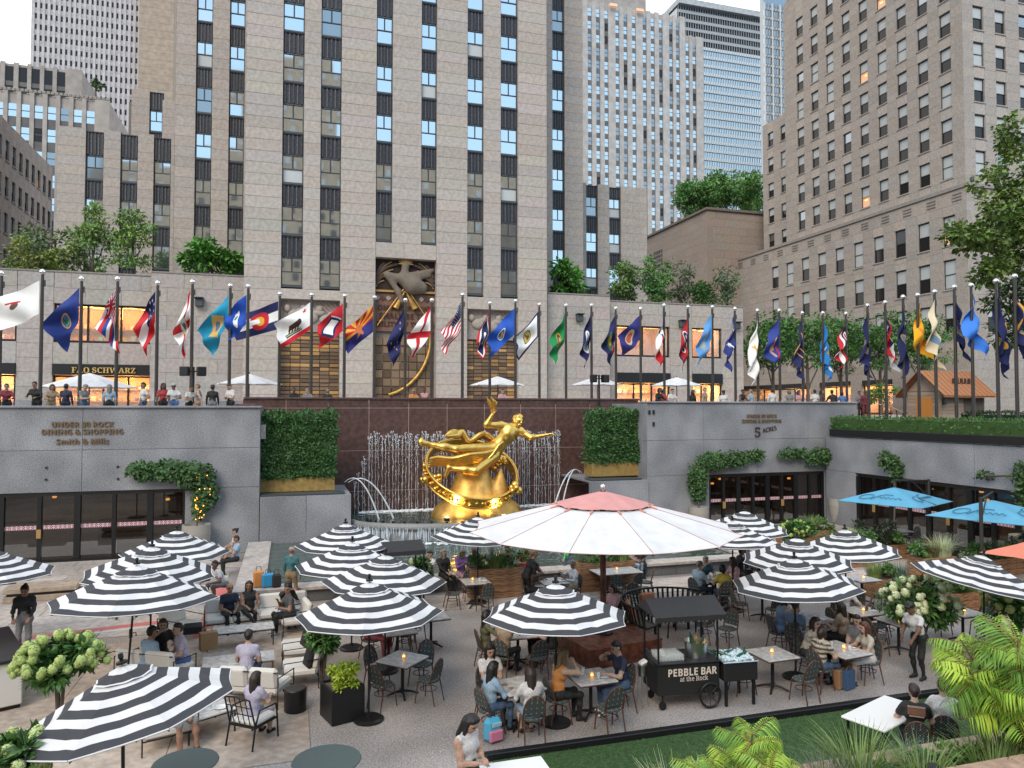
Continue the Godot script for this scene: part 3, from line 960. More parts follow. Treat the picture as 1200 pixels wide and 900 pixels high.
	for s in ["WISDOM AND KNOWLEDGE", "SHALL BE THE", "STABILITY OF THY TIMES"]:
		text(t, s, 0.52 if s.length() > 14 else 0.6, P(xm, yy, 55.6), M.letter_dark, 0.0, "Droid Sans", true, 0.04)
		yy -= 0.62
	g = G.new()
	for s: float in [-1.0, 1.0]:
		g.tube([P(xm + s * 0.15, y1 + 0.2, 55.4), P(xm + s * wd * 0.46, y0 - 1.6, 55.4)], [0.05, 0.05], 5)
		g.tube([P(xm + s * 0.1, y1 - 0.1, 55.4), P(xm + s * 0.75, y0 - 0.25, 55.4)], [0.06, 0.26], 5)
	put(t, "golden_compass", g.mesh(), M.gold_dull)
	yy = TY + 1.1
	while yy < y2 - 0.9:
		for i in 7:
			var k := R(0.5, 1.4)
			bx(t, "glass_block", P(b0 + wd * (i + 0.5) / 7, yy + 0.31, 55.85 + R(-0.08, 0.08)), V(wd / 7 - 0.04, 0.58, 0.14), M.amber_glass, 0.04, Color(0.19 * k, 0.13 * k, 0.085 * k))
		yy += 0.62
	g = G.new()
	var arc := []
	for k in 12:
		var a := lerpf(-1.35, 0.25, k / 11.0)
		arc.append(P(b0 + 0.2 + (wd - 0.5) * clampf(cos(a) * 1.0, 0, 1), TY + 6.2 + sin(a) * 4.6, 55.6))
	g.tube(arc, 0.12, 6)
	put(t, "golden_arc", g.mesh(), M.gold_dull)
	bx(t, "transom", P(xm, TY + 1.05, 55.7), V(wd, 0.14, 0.3), M.gilt)
	bx(t, "bay_door", P(xm, TY + 0.5, 55.8), V(wd, 0.98, 0.1), M.dark_glass)

func more_materials() -> void:
	var a := mat("amber_glass", Color.WHITE, 0.18, 0.0, null, 1.0, true)
	a.metallic_specular = 0.7
	mat("letter_dark", lin(0.045, 0.02, 0.015), 0.7)
	mat("letter_gold", lin(0.62, 0.42, 0.14), 0.4, 0.6)
	mat("ochre", lin(0.36, 0.235, 0.07), 0.6, 0.1, noise_tex(31, 0.02, Color(0.8, 0.8, 0.8), Color.WHITE, 0.1), 0.8)

func shop(t: Node3D, fr: Transform3D, u0: float, u1: float, y0: float, y1: float, n: int, goods: bool, sign_h: float, energy: float, rec := 0.25) -> void:
	var w := u1 - u0
	var u := (u0 + u1) / 2
	var h := y1 - y0
	var dep := 3.2
	var B := func(called: String, o: Vector3, s: Vector3, m: Material, bev: float, c: Color) -> MeshInstance3D:
		return putx(t, called, cbox(s, bev, c), m, fr * Transform3D(Basis(), o))
	B.call("room_wall", V(u, y0 + h / 2, -dep), V(w + 0.3, h + 0.2, 0.15), M.matte, 0.0, Color(0.62, 0.40, 0.20))
	B.call("room_wall", V(u0 - 0.1, y0 + h / 2, -dep / 2 - 0.3), V(0.14, h + 0.2, dep - 0.5), M.matte, 0.0, Color(0.60, 0.42, 0.25))
	B.call("room_wall", V(u1 + 0.1, y0 + h / 2, -dep / 2 - 0.3), V(0.14, h + 0.2, dep - 0.5), M.matte, 0.0, Color(0.60, 0.42, 0.25))
	B.call("room_ceiling", V(u, y1 + 0.1, -dep / 2 - 0.3), V(w + 0.3, 0.14, dep - 0.5), M.matte, 0.0, Color(0.6, 0.55, 0.48))
	B.call("room_floor", V(u, y0 - 0.1, -dep / 2 - 0.3), V(w + 0.3, 0.14, dep - 0.5), M.matte, 0.0, Color(0.25, 0.18, 0.12))
	var lamps := maxi(2, roundi(w / 1.6))
	for i in lamps:
		B.call("ceiling_lamp", V(u0 + w * (i + 0.5) / lamps, y1 - 0.02, -1.2 - (i % 2) * 0.8), V(0.7, 0.05, 0.25), M.shop_lamp, 0.0, Color.WHITE)
	for q: float in [0.28, 0.72]:
		var li := OmniLight3D.new()
		li.name = "shop_light"
		li.light_color = Color(1.0, 0.72, 0.4)
		li.light_energy = energy * 0.75
		li.light_size = 0.4
		li.omni_range = 12.0
		li.shadow_enabled = true
		t.add_child(li, true)
		li.position = fr * V(u0 + w * q, y1 - 0.45, -1.5)
	if goods:
		var shelf_y := y0 + 0.35
		while shelf_y < y1 - 0.7:
			B.call("shelf", V(u, shelf_y, -dep + 0.4), V(w - 0.2, 0.05, 0.5), M.matte, 0.0, Color(0.35, 0.2, 0.1))
			var x := u0 + 0.3
			while x < u1 - 0.3:
				var s := R(0.16, 0.42)
				var hue := Color.from_hsv(rng.randf() * 0.16 + (0.5 if rng.randf() < 0.15 else 0.0), R(0.3, 0.9), R(0.25, 0.8))
				B.call("boxed_goods", V(x + s / 2, shelf_y + s * 0.45 + 0.03, -dep + 0.42), V(s, s * 0.9, s * 0.7), M.paint, 0.02, Color(snappedf(hue.r, 0.1), snappedf(hue.g, 0.1), snappedf(hue.b, 0.1)))
				x += s + R(0.05, 0.4)
			shelf_y += 0.85
	if sign_h > 0.0:
		B.call("fascia", V(u, y1 + sign_h / 2 + 0.01, -0.02), V(w, sign_h - 0.02, 0.3), M.black_metal, 0.02, Color.WHITE)
		B.call("fascia_trim", V(u, y1 + 0.03, 0.16), V(w, 0.06, 0.06), M.bronze, 0.0, Color.WHITE)
	for i in n + 1:
		B.call("mullion", V(u0 + w * i / n + (0.08 if i == 0 else (-0.08 if i == n else 0.0)), y0 + h / 2, -rec), V(0.13, h, 0.14), M.black_metal, 0.0, Color.WHITE)
	B.call("head_rail", V(u, y1 - 0.07, -rec), V(w - 0.3, 0.13, 0.12), M.black_metal, 0.0, Color.WHITE)
	B.call("bottom_rail", V(u, y0 + 0.08, -rec), V(w - 0.3, 0.15, 0.12), M.black_metal, 0.0, Color.WHITE)
	for i in n:
		B.call("pane", V(u0 + w * (i + 0.5) / n, y0 + h / 2, -rec), V(w / n - 0.16, h - 0.3, 0.02), M.clear_pane, 0.0, Color.WHITE)

func flood(t: Node3D, fr: Transform3D, o: Vector3) -> void:
	var b := putx(t, "wall_floodlight", cbox(V(0.55, 0.62, 0.4), 0.06), M.frame_grey, fr * Transform3D(Basis(), o))
	bx(b, "visor", V(0, 0.3, 0.1), V(0.6, 0.08, 0.6), M.black_metal)

func podium() -> void:
	rng.seed = 200
	var w := Wall.new()
	w.node = thing("limestone_store", "low limestone store wing with a lit toy shop and rooftop trees", "building")
	var f := front(56.0)
	var f2 := front(57.0)
	var yt: float = 15.43
	var Xs := [-21.62, -17.76, -15.58, -9.37, -3.12]
	var uy0: float = 10.50
	var uy1: float = 13.17
	var ly0 := TY
	var ly1: float = 8.25
	var lf1: float = 9.01
	w.ch = 1.02
	w.bw = 2.4
	w.tone = Color(0.405, 0.37, 0.345)
	blocks(w, f, Xs[3], Xs[4], TY + 1.2, yt, true)
	bx(w.node, "granite_base", P((Xs[3] + Xs[4]) / 2, TY + 0.6, 56.15), V(Xs[4] - Xs[3], 1.2, 0.32), M.granite)
	blocks(w, f2, Xs[1], Xs[2], TY + 1.2, yt - 0.12, true)
	bx(w.node, "granite_base", P((Xs[1] + Xs[2]) / 2, TY + 0.6, 57.15), V(Xs[2] - Xs[1], 1.2, 0.32), M.granite)
	for q: Array in [[Xs[2], Xs[3]], [Xs[0], Xs[1]]]:
		blocks(w, f2, q[0], q[1], lf1, uy0, true)
		blocks(w, f2, q[0], q[1], uy1, yt - 0.12, true)
		shop(w.node, f2, q[0], q[1], uy0, uy1, 3, true, 0.0, 5.0)
		shop(w.node, f2, q[0], q[1], ly0, ly1, 4, true, lf1 - ly1, 7.0)
	bx(w.node, "coping", P((Xs[3] + Xs[4]) / 2, yt + 0.06, 56.3), V(Xs[4] - Xs[3], 0.12, 0.7), M.stone, 0.02, Color(0.26, 0.24, 0.225))
	bx(w.node, "coping", P((Xs[0] + Xs[3]) / 2, yt - 0.06, 57.3), V(Xs[3] - Xs[0], 0.12, 0.7), M.stone, 0.02, Color(0.26, 0.24, 0.225))
	bx(w.node, "roof", P(-14, yt - 1.3, 63.2), V(22, 0.3, 11), M.matte, 0.0, Color(0.2, 0.19, 0.18))
	flood(w.node, f, V(-6.22, 13.44, 0.25))
	text(w.node, "FAO SCHWARZ", 0.52, V(-12.38, 8.60, -56.75), M.letter_gold, 0.0, "Droid Serif")
	finish(w)

	w = Wall.new()
	w.ch = 1.02
	w.bw = 2.4
	w.tone = Color(0.415, 0.378, 0.352)
	w.node = thing("limestone_store", "low limestone store wing with two lit shop bays under a tree-lined roof", "building")
	yt = 15.28
	var x0: float = 19.91
	var x1: float = 25.44
	blocks(w, f, x0, x1, TY + 1.2, yt, true)
	bx(w.node, "granite_base", P((x0 + x1) / 2, TY + 0.6, 56.15), V(x1 - x0, 1.2, 0.32), M.granite)
	bx(w.node, "coping", P((x0 + x1) / 2, yt + 0.06, 56.3), V(x1 - x0, 0.12, 0.7), M.stone, 0.02, Color(0.26, 0.24, 0.225))
	var c := [25.90, 26.45, 31.56, 33.73, 36.73, 38.93]
	uy0 = 10.39
	uy1 = 13.04
	ly1 = 8.12
	lf1 = 9.00
	yt -= 0.25
	for i in [0, 2, 4]:
		blocks(w, f2, c[i], c[i + 1], TY + 1.2, yt, true)
		bx(w.node, "granite_base", P((c[i] + c[i + 1]) / 2, TY + 0.6, 57.15), V(c[i + 1] - c[i], 1.2, 0.32), M.granite)
	for i in [1, 3]:
		blocks(w, f2, c[i], c[i + 1], lf1, uy0, true)
		blocks(w, f2, c[i], c[i + 1], uy1, yt, true)
		shop(w.node, f2, c[i], c[i + 1], uy0, uy1, 2, false, 0.0, 2.2)
		shop(w.node, f2, c[i], c[i + 1], TY, ly1, 3, true, lf1 - ly1, 6.0)
	bx(w.node, "coping", P((c[0] + c[5]) / 2, yt + 0.06, 57.3), V(c[5] - c[0], 0.12, 0.7), M.stone, 0.02, Color(0.26, 0.24, 0.225))
	bx(w.node, "end_wall", P(c[5] - 0.5, 9.5, 64), V(0.9, 11.0, 12), M.stone, 0.0, Color(0.36, 0.32, 0.3))
	bx(w.node, "roof", P(30, yt - 1.3, 63.5), V(19, 0.3, 11), M.matte, 0.0, Color(0.2, 0.19, 0.18))
	flood(w.node, f, V(22.63, 13.37, 0.25))
	flood(w.node, f2, V(32.65, 13.31, 0.25))
	flood(w.node, f2, V(38.15, 13.34, 0.25))
	finish(w)

func sash(w: Wall, fr: Transform3D, u: float, y: float, ww: float, h: float) -> void:
	var k := rng.randf()
	var lo: Material = M.dark_glass
	var up: Material = M.blind
	if k < 0.065:
		lo = M.office_lamp
	elif k < 0.2:
		lo = M.blind
	elif k < 0.34:
		up = M.soft_glass
	window(w.node, fr, u, y, ww, h, 0 if ww > 1.5 else 1, up, lo, M.frame_grey, 0.22)
	putx(w.node, "window_sill", cbox(V(snappedf(ww, 0.04) + 0.16, 0.12, 0.3), 0.01, Color(0.42, 0.38, 0.35)), M.stone, fr * Transform3D(Basis(), V(u, y - 0.1, -0.06)))

func pierced(w: Wall, fr: Transform3D, u0: float, u1: float, y0: float, y1: float, us: Array, ww: float, tops: Array, wh: float, parts := false) -> void:
	var a := u0
	var plain := w.tone
	for u: float in us:
		w.tone = plain
		blocks(w, fr, a, u - ww / 2, y0, y1, parts)
		w.tone = plain * 1.1
		var yb := y0
		var t2 := tops.duplicate()
		t2.reverse()
		for t: float in t2:
			blocks(w, fr, u - ww / 2, u + ww / 2, yb, t - wh, parts)
			sash(w, fr, u, t - wh, ww, wh)
			yb = t
		blocks(w, fr, u - ww / 2, u + ww / 2, yb, y1, parts)
		a = u + ww / 2
	w.tone = plain
	blocks(w, fr, a, u1, y0, y1, parts)

func corner_building() -> void:
	rng.seed = 300
	var w := Wall.new()
	w.tone = Color(0.42, 0.378, 0.345)
	w.ch = 0.94
	w.bw = 1.5
	w.node = thing("corner_building", "massive limestone office block with rows of sash windows, some lit, behind the flags", "building")
	var fw := west(65.0)
	var us := []
	for i in 9:
		us.append(-(81.75 - i * 2.83))
	var tops := [58.45, 54.7, 50.95, 47.2, 43.45, 39.7, 35.95, 32.2]
	pierced(w, fw, -84.9, -57.0, 28.6, 62.0, us, 1.4, tops, 2.45)
	var ff := front(57.0)
	pierced(w, ff, 65.0, 84.0, 28.6, 62.0, [67.1, 70.05, 73.3, 76.2, 79.4, 82.3], 1.4, tops, 2.45)
	var lw := west(64.2)
	var l2 := []
	for i in 10:
		l2.append(-(86.4 - i * 3.12))
	pierced(w, lw, -96.0, -56.2, 10.8, 26.6, l2, 1.5, [25.6, 21.1, 16.6], 3.0, true)
	var lf := front(56.2)
	pierced(w, lf, 64.2, 84.0, 10.8, 26.6, [67.4, 70.6, 74.0, 77.2, 80.6], 1.5, [25.6, 21.1, 16.6], 3.0)
	for q: Array in [[lw, -96.0, -56.2], [lf, 64.2, 84.0]]:
		blocks(w, q[0], q[1], q[2], 26.6, 28.0)
		putx(w.node, "cornice", cbox(V(q[2] - q[1] + 0.1, 0.45, 1.3), 0.05, Color(0.33, 0.3, 0.28)), M.stone, q[0] * Transform3D(Basis(), V((q[1] + q[2]) / 2, 28.25, -0.5)))
		var u: float = q[1] + 1.5
		while u < q[2] - 1.0:
			for k in 3:
				putx(w.node, "fret_bar", cbox(V(1.1, 0.1, 0.08), 0.0, Color(0.26, 0.235, 0.215)), M.stone, q[0] * Transform3D(Basis(), V(u, 26.95 + 0.32 * k, 0.03)))
			u += 3.1
	var shops := [[-96.0, -79.5, 5], [-77.6, -72.4, 2], [-70.4, -66.0, 2], [-63.5, -58.0, 2]]
	var a := -97.0
	for s: Array in shops:
		blocks(w, lw, a, s[0], 4.2, 10.8)
		blocks(w, lw, s[0], s[1], 9.2, 10.8)
		shop(w.node, lw, s[0], s[1], 5.3, 8.6, s[2], true, 0.6, 7.0)
		a = s[1]
	blocks(w, lw, a, -56.2, 4.2, 10.8)
	blocks(w, lf, 64.2, 84.0, 4.2, 10.8)
	bx(w.node, "block_core", P(75.0, 46.0, 71.0), V(19.2, 36.0, 27.4), M.matte, 0.0, Color(0.2, 0.18, 0.16))
	bx(w.node, "block_core", P(77.2, 19.5, 76.6), V(18.0, 18.0, 39.4), M.matte, 0.0, Color(0.2, 0.18, 0.16))
	var bw := west(66.2)
	var yt: float = 47.48
	pierced(w, bw, -91.6, -85.2, 28.0, yt, [-89.8, -86.9], 1.3, [45.9, 42.2, 38.5, 34.8, 31.1], 2.1)
	bx(w.node, "block_core", P(76.0, yt / 2, 88.5), V(18.4, yt - 0.4, 5.8), M.matte, 0.0, Color(0.2, 0.18, 0.16))
	var b := putx(w.node, "roof_lamp", cbox(V(0.35, 0.5, 0.35), 0.08), M.frame_grey, Transform3D(Basis(), P(65.2, 28.9, 56.4)))
	bx(b, "lamp_stem", V(0, -0.35, 0), V(0.1, 0.3, 0.1), M.black_metal)
	finish(w)

func grid_building(called: String, label: String, fr: Transform3D, u0: float, u1: float, y0: float, y1: float, cols: Array, ww: float, top: float, pitch: float, n: int, wh: float, tone: Color, depth: float, pier := 0.35, individual := true, dark := Color(0.16, 0.155, 0.155)) -> Node3D:
	var t := thing(called, label, "building")
	var g := G.new()
	g.x = fr
	g.col = tone
	g.box(V((u0 + u1) / 2, (y0 + y1) / 2, -depth / 2 - pier), V(u1 - u0, y1 - y0, depth))
	var a := u0
	for u: float in cols:
		g.col = tone * R(0.96, 1.04)
		g.box(V((a + u - ww / 2) / 2, (y0 + y1) / 2, -pier / 2), V(u - ww / 2 - a, y1 - y0 + 0.4, pier))
		a = u + ww / 2
	g.box(V((a + u1) / 2, (y0 + y1) / 2, -pier / 2), V(u1 - a, y1 - y0 + 0.4, pier))
	put(t, "wall", g.mesh(), M.far_stone)
	var sp := G.new()
	sp.x = fr
	var panes := G.new()
	panes.x = fr
	for u: float in cols:
		for i in n:
			var y := top - pitch * i
			sp.col = dark
			sp.box(V(u, y - wh - (pitch - wh) / 2, -pier * 0.72), V(ww, pitch - wh - 0.1, 0.1))
			if individual:
				var k := rng.randf()
				var m: Material = M.mirror_glass if k < 0.62 else (M.soft_glass if k < 0.9 else (M.dark_glass if k < 0.99 else M.office_lamp))
				var o := putx(t, "window", cbox(V(snappedf(ww - 0.1, 0.05), wh, 0.1)), m, fr * Transform3D(Basis(V(1, 0, 0), R(-0.012, 0.012)) * Basis(Vector3.UP, R(-0.02, 0.02)), V(u, y - wh / 2, -pier * 0.8)))
				bx(o, "sash_bar", V(0, 0, 0.07), V(ww, 0.12, 0.05), M.frame_grey)
			else:
				panes.box(V(u, y - wh / 2, -pier * 0.8), V(ww - 0.06, wh, 0.1))
	put(t, "spandrel_panels", sp.mesh(), M.far_stone).set_meta("kind", "stuff")
	if not individual:
		put(t, "window_panes", panes.mesh(), M.dark_glass).set_meta("kind", "stuff")
	return t

func spaced(a: float, b: float, n: int) -> Array:
	var r := []
	for i in n:
		r.append(lerpf(a, b, (i + 0.5) / n))
	return r

func background() -> void:
	rng.seed = 400
	var x0: float = -91.00
	var x1: float = -55.04
	var x2: float = -43.01
	grid_building("ribbed_tower", "very tall pale ribbed slab tower rising far behind the old office blocks", front(300.0), x0, x1, 20.0, 190.0, spaced(x0 + 0.6, x1 - 0.6, 21), 0.75, 185.0, 4.0, 34, 1.9, Color(0.56, 0.525, 0.53), 20.0, 0.3, false, Color(0.46, 0.43, 0.44))  # lightened wall colour stands in for haze over this far tower
	var g := G.new()
	g.col = Color(0.44, 0.355, 0.275)  # warm light falling on the flank is put into this colour
	g.box(P((x1 + x2) / 2, 105, 302), V(x2 - x1 - 0.1, 170, 12))
	for i in 60:
		g.col = Color(0.42, 0.335, 0.26) * R(0.96, 1.04)
		g.box(P((x1 + x2) / 2, 22 + i * 2.8, 295.9), V(x2 - x1 - 0.2, 2.74, 0.2))
	tag(put(self, numbered("blank_tower"), g.mesh(), M.far_stone), "windowless tower flank with warm light in its sand colour beside the ribbed slab", "building")
	var d := 165.0
	grid_building("stepped_block", "pale stepped limestone block with scalloped parapet at the foot of the ribbed tower", front(d), -60.66, -40.90, 15.0, 73.99, [-55.93, -53.62, -51.29, -49.09, -46.86, -44.62], 1.5, 73.44, 3.9, 4, 2.9, Color(0.38, 0.34, 0.31), 14.0, 0.4, false)
	d = 135.0
	var t := grid_building("limestone_block", "limestone office block with bright windows and a planted roof edge behind the tower wing", front(d), -51.92, -29.31, 12.0, 56.99, [-47.14, -45.26, -43.37, -41.52, -39.65, -37.77, -35.93, -34.01, -32.14], 1.25, 55.16, 3.75, 6, 2.1, Color(0.44, 0.40, 0.37), 16.0)
	for i in 26:
		bx(t, "parapet_tooth", P(lerpf(-45.08, -29.65, i / 25.0), 57.14 + 0.25, d + 0.2), V(0.5, 0.5, 0.5), M.stone, 0.05, Color(0.34, 0.31, 0.28))
	var sw := Wall.new()
	sw.tone = Color(0.40, 0.36, 0.335)
	sw.ch = 1.2
	sw.bw = 2.4
	sw.node = thing("side_street_block", "limestone block with small windows receding along the side street", "building")
	var su := []
	for k in 12:
		su.append(75.5 + k * 1.9)
	pierced(sw, east(-27.0), 73.0, 97.4, 12.0, 34.2, su, 0.95, rows(32.4, 3.6, 5), 2.0)
	bx(sw.node, "block_core", P(-34.2, 19.0, 85.3), V(13.6, 29.8, 24), M.matte, 0.0, Color(0.2, 0.18, 0.16))
	finish(sw)
	d = 190.0
	var s0: float = 72.37
	var s1: float = 102.22
	var s2: float = 110.94
	var s3: float = 117.25
	var cs := []
	for px: float in [80.46, 83.03, 85.59, 89.05, 91.60, 94.30, 97.71, 100.32, 102.95, 106.29, 108.54]:
		cs.append(px)
	var top: float = 119.85
	t = grid_building("slab_tower", "pale limestone slab tower with columns of small bright windows beside the tower wing", front(d), s0, s2, 20.0, 121.62, cs, 1.25, top, 3.72, 19, 2.2, Color(0.48, 0.455, 0.44), 24.0, 0.5)  # distance haze is painted in as a paler wall colour
	grid_building("slab_tower_shoulder", "lower shoulder of the pale slab tower with two columns of windows", front(d + 0.6), s2 + 0.05, s3, 20.0, 116.69, [112.08, 114.37], 1.25, 114.50, 3.72, 16, 2.2, Color(0.47, 0.445, 0.43), 22.0, 0.5)  # wall colour paled for haze like the main slab
	bx(t, "penthouse", P((s0 + 101.77) / 2, 126.15, d + 12), V(101.77 - s0, 14.0, 10), M.far_stone, 0.0, Color(0.36, 0.33, 0.31))
	for px: Vector3 in [V(87.39, 121.1, -189.0), V(95.73, 120.94, -189.0)]:
		bx(t, "roof_lamp", px, V(2.2, 0.8, 0.5), M.office_lamp)
	d = 290.0
	var gx0: float = 165.86
	var gx1: float = 211.21
	t = thing("glass_tower", "modern office tower with pale horizontal bands and dark crown against the sky", "building")
	var gt: float = 188.92
	var band: float = 172.06
	bx(t, "body", P((gx0 + gx1) / 2, gt / 2 + 5, d + 12), V(gx1 - gx0 - 0.2, gt - 12, 22), M.soft_glass)
	bx(t, "roof_edge", P((gx0 + gx1) / 2, gt + 0.2, d + 10), V(gx1 - gx0 + 1, 2.6, 24), M.far_stone, 0.0, Color(0.45, 0.48, 0.5))
	var y := gt - 3.6
	var mu := G.new()
	var i := 0
	while y > 40.0:
		var dark := y > band
		var p := bx(t, "spandrel_band", P((gx0 + gx1) / 2, y, d + 0.2), V(gx1 - gx0, 1.35, 0.6), M.paint, 0.0, Color(0.50, 0.56, 0.60) if not dark else Color(0.33, 0.36, 0.38))
		if i % 3 == 0:
			p.rotation.x = 0.001
		bx(t, "window_band", P((gx0 + gx1) / 2, y - 1.95, d + 0.55), V(gx1 - gx0 - 0.05, 2.4, 0.2), M.dark_glass if dark else M.mirror_glass).rotation = V(R(-0.006, 0.006), R(-0.01, 0.01), 0)
		y -= 3.9
		i += 1
	for k in 37:
		mu.col = Color(0.3, 0.32, 0.34)
		mu.box(P(lerpf(gx0, gx1, k / 36.0), gt / 2 + 20, d - 0.15), V(0.22, gt - 42, 0.2))
	put(t, "mullions", mu.mesh(), M.paint).set_meta("kind", "stuff")
	d = 230.0
	var hx0: float = 167.51
	var hx1: float = 181.04
	t = thing("curtain_wall_tower", "glass curtain wall tower edge squeezed beside the corner building", "building")
	bx(t, "body", P((hx0 + hx1) / 2 + 8, 85, d + 1.6), V(hx1 - hx0 + 16, 150, 2), M.soft_glass)
	y = 155.0
	mu = G.new()
	while y > 40.0:
		bx(t, "spandrel_band", P((hx0 + hx1) / 2 + 8, y, d + 0.3), V(hx1 - hx0 + 16.2, 0.9, 0.5), M.paint, 0.0, Color(0.40, 0.42, 0.44))
		bx(t, "window_band", P((hx0 + hx1) / 2 + 8, y - 1.7, d + 0.42), V(hx1 - hx0 + 16.1, 2.3, 0.2), M.mirror_glass).rotation.x = R(-0.008, 0.008)
		y -= 3.6
	for k in 24:
		mu.col = Color(0.50, 0.50, 0.50) if k % 3 == 0 else Color(0.2, 0.21, 0.22)
		mu.box(P(hx0 + k * 1.15, 92, d - 0.1), V(0.55 if k % 3 == 0 else 0.2, 130, 0.3))
	put(t, "mullions", mu.mesh(), M.paint).set_meta("kind", "stuff")
	var w := Wall.new()
	w.tone = Color(0.36, 0.30, 0.255)
	w.ch = 1.15
	w.bw = 2.6
	w.node = thing("low_stone_block", "low brown stone block without windows under a leafy roof garden", "building")
	d = 95.0
	var q0: float = 58.90
	var q1: float = 70.14
	var yq: float = 35.33
	blocks(w, front(d), q0, q1, 5.0, yq, true)
	bx(w.node, "block_core", P((q0 + q1) / 2 + 2, yq / 2, d + 12), V(q1 - q0 + 3.6, yq - 0.5, 22), M.matte, 0.0, Color(0.17, 0.135, 0.11))
	blocks(w, west(q0), -(d + 38.0), -d, 5.0, yq, true)
	for k in 4:
		for j in 5:
			for z in 2:
				putx(w.node, "vent", cbox(V(0.5, 0.5, 0.1)), M.black_metal, west(q0 - 0.02) * Transform3D(Basis(), V(-(d + 14.0 + z * 4.0 + k * 0.8), yq - 3.2 - j * 0.75, 0.0)))
	bx(w.node, "coping", P((q0 + q1) / 2, yq + 0.2, d + 0.4), V(q1 - q0 + 0.6, 0.4, 1.4), M.stone, 0.04, Color(0.2, 0.17, 0.15))
	bx(w.node, "coping", P(q0 + 0.3, yq + 0.2, d + 19), V(1.2, 0.4, 37), M.stone, 0.04, Color(0.2, 0.17, 0.15))
	finish(w)
	for q: Array in [["garden_block", "six storey limestone block with copper roof line behind the viewer", -46.0, -9.0, 30.0, -38.0, 9], ["garden_block", "second six storey limestone block across the garden walk behind the viewer", 12.0, 50.0, 30.0, -38.0, 9], ["avenue_block", "broad office block coloured as sunlit at the far side of the avenue behind the viewer", -60.0, 75.0, 86.0, -118.0, 26], ["avenue_tower", "slender brown masonry tower beyond the avenue behind the viewer", -20.0, 14.0, 130.0, -150.0, 8]]:
		var bt := thing(q[0], q[1], "building")
		var bg := G.new()
		bg.col = Color(0.56, 0.47, 0.36) if q[0] != "garden_block" else Color(0.36, 0.31, 0.27)  # avenue walls have low sunlight put into their lighter colour
		bg.box(P((q[2] + q[3]) / 2, q[4] / 2 + 2, q[5] - 12), V(q[3] - q[2], q[4] - 4, 24))
		put(bt, "wall", bg.mesh(), M.far_stone)
		bg = G.new()
		for cx in spaced(q[2], q[3], q[6]):
			var yy := 9.0
			while yy < q[4] - 4.0:
				bg.col = Color(0.05, 0.06, 0.07)
				bg.box(P(cx, yy, q[5] + 0.05), V(1.7, 2.1, 0.3))
				yy += 3.8
		put(bt, "window_panes", bg.mesh(), M.soft_glass).set_meta("kind", "stuff")

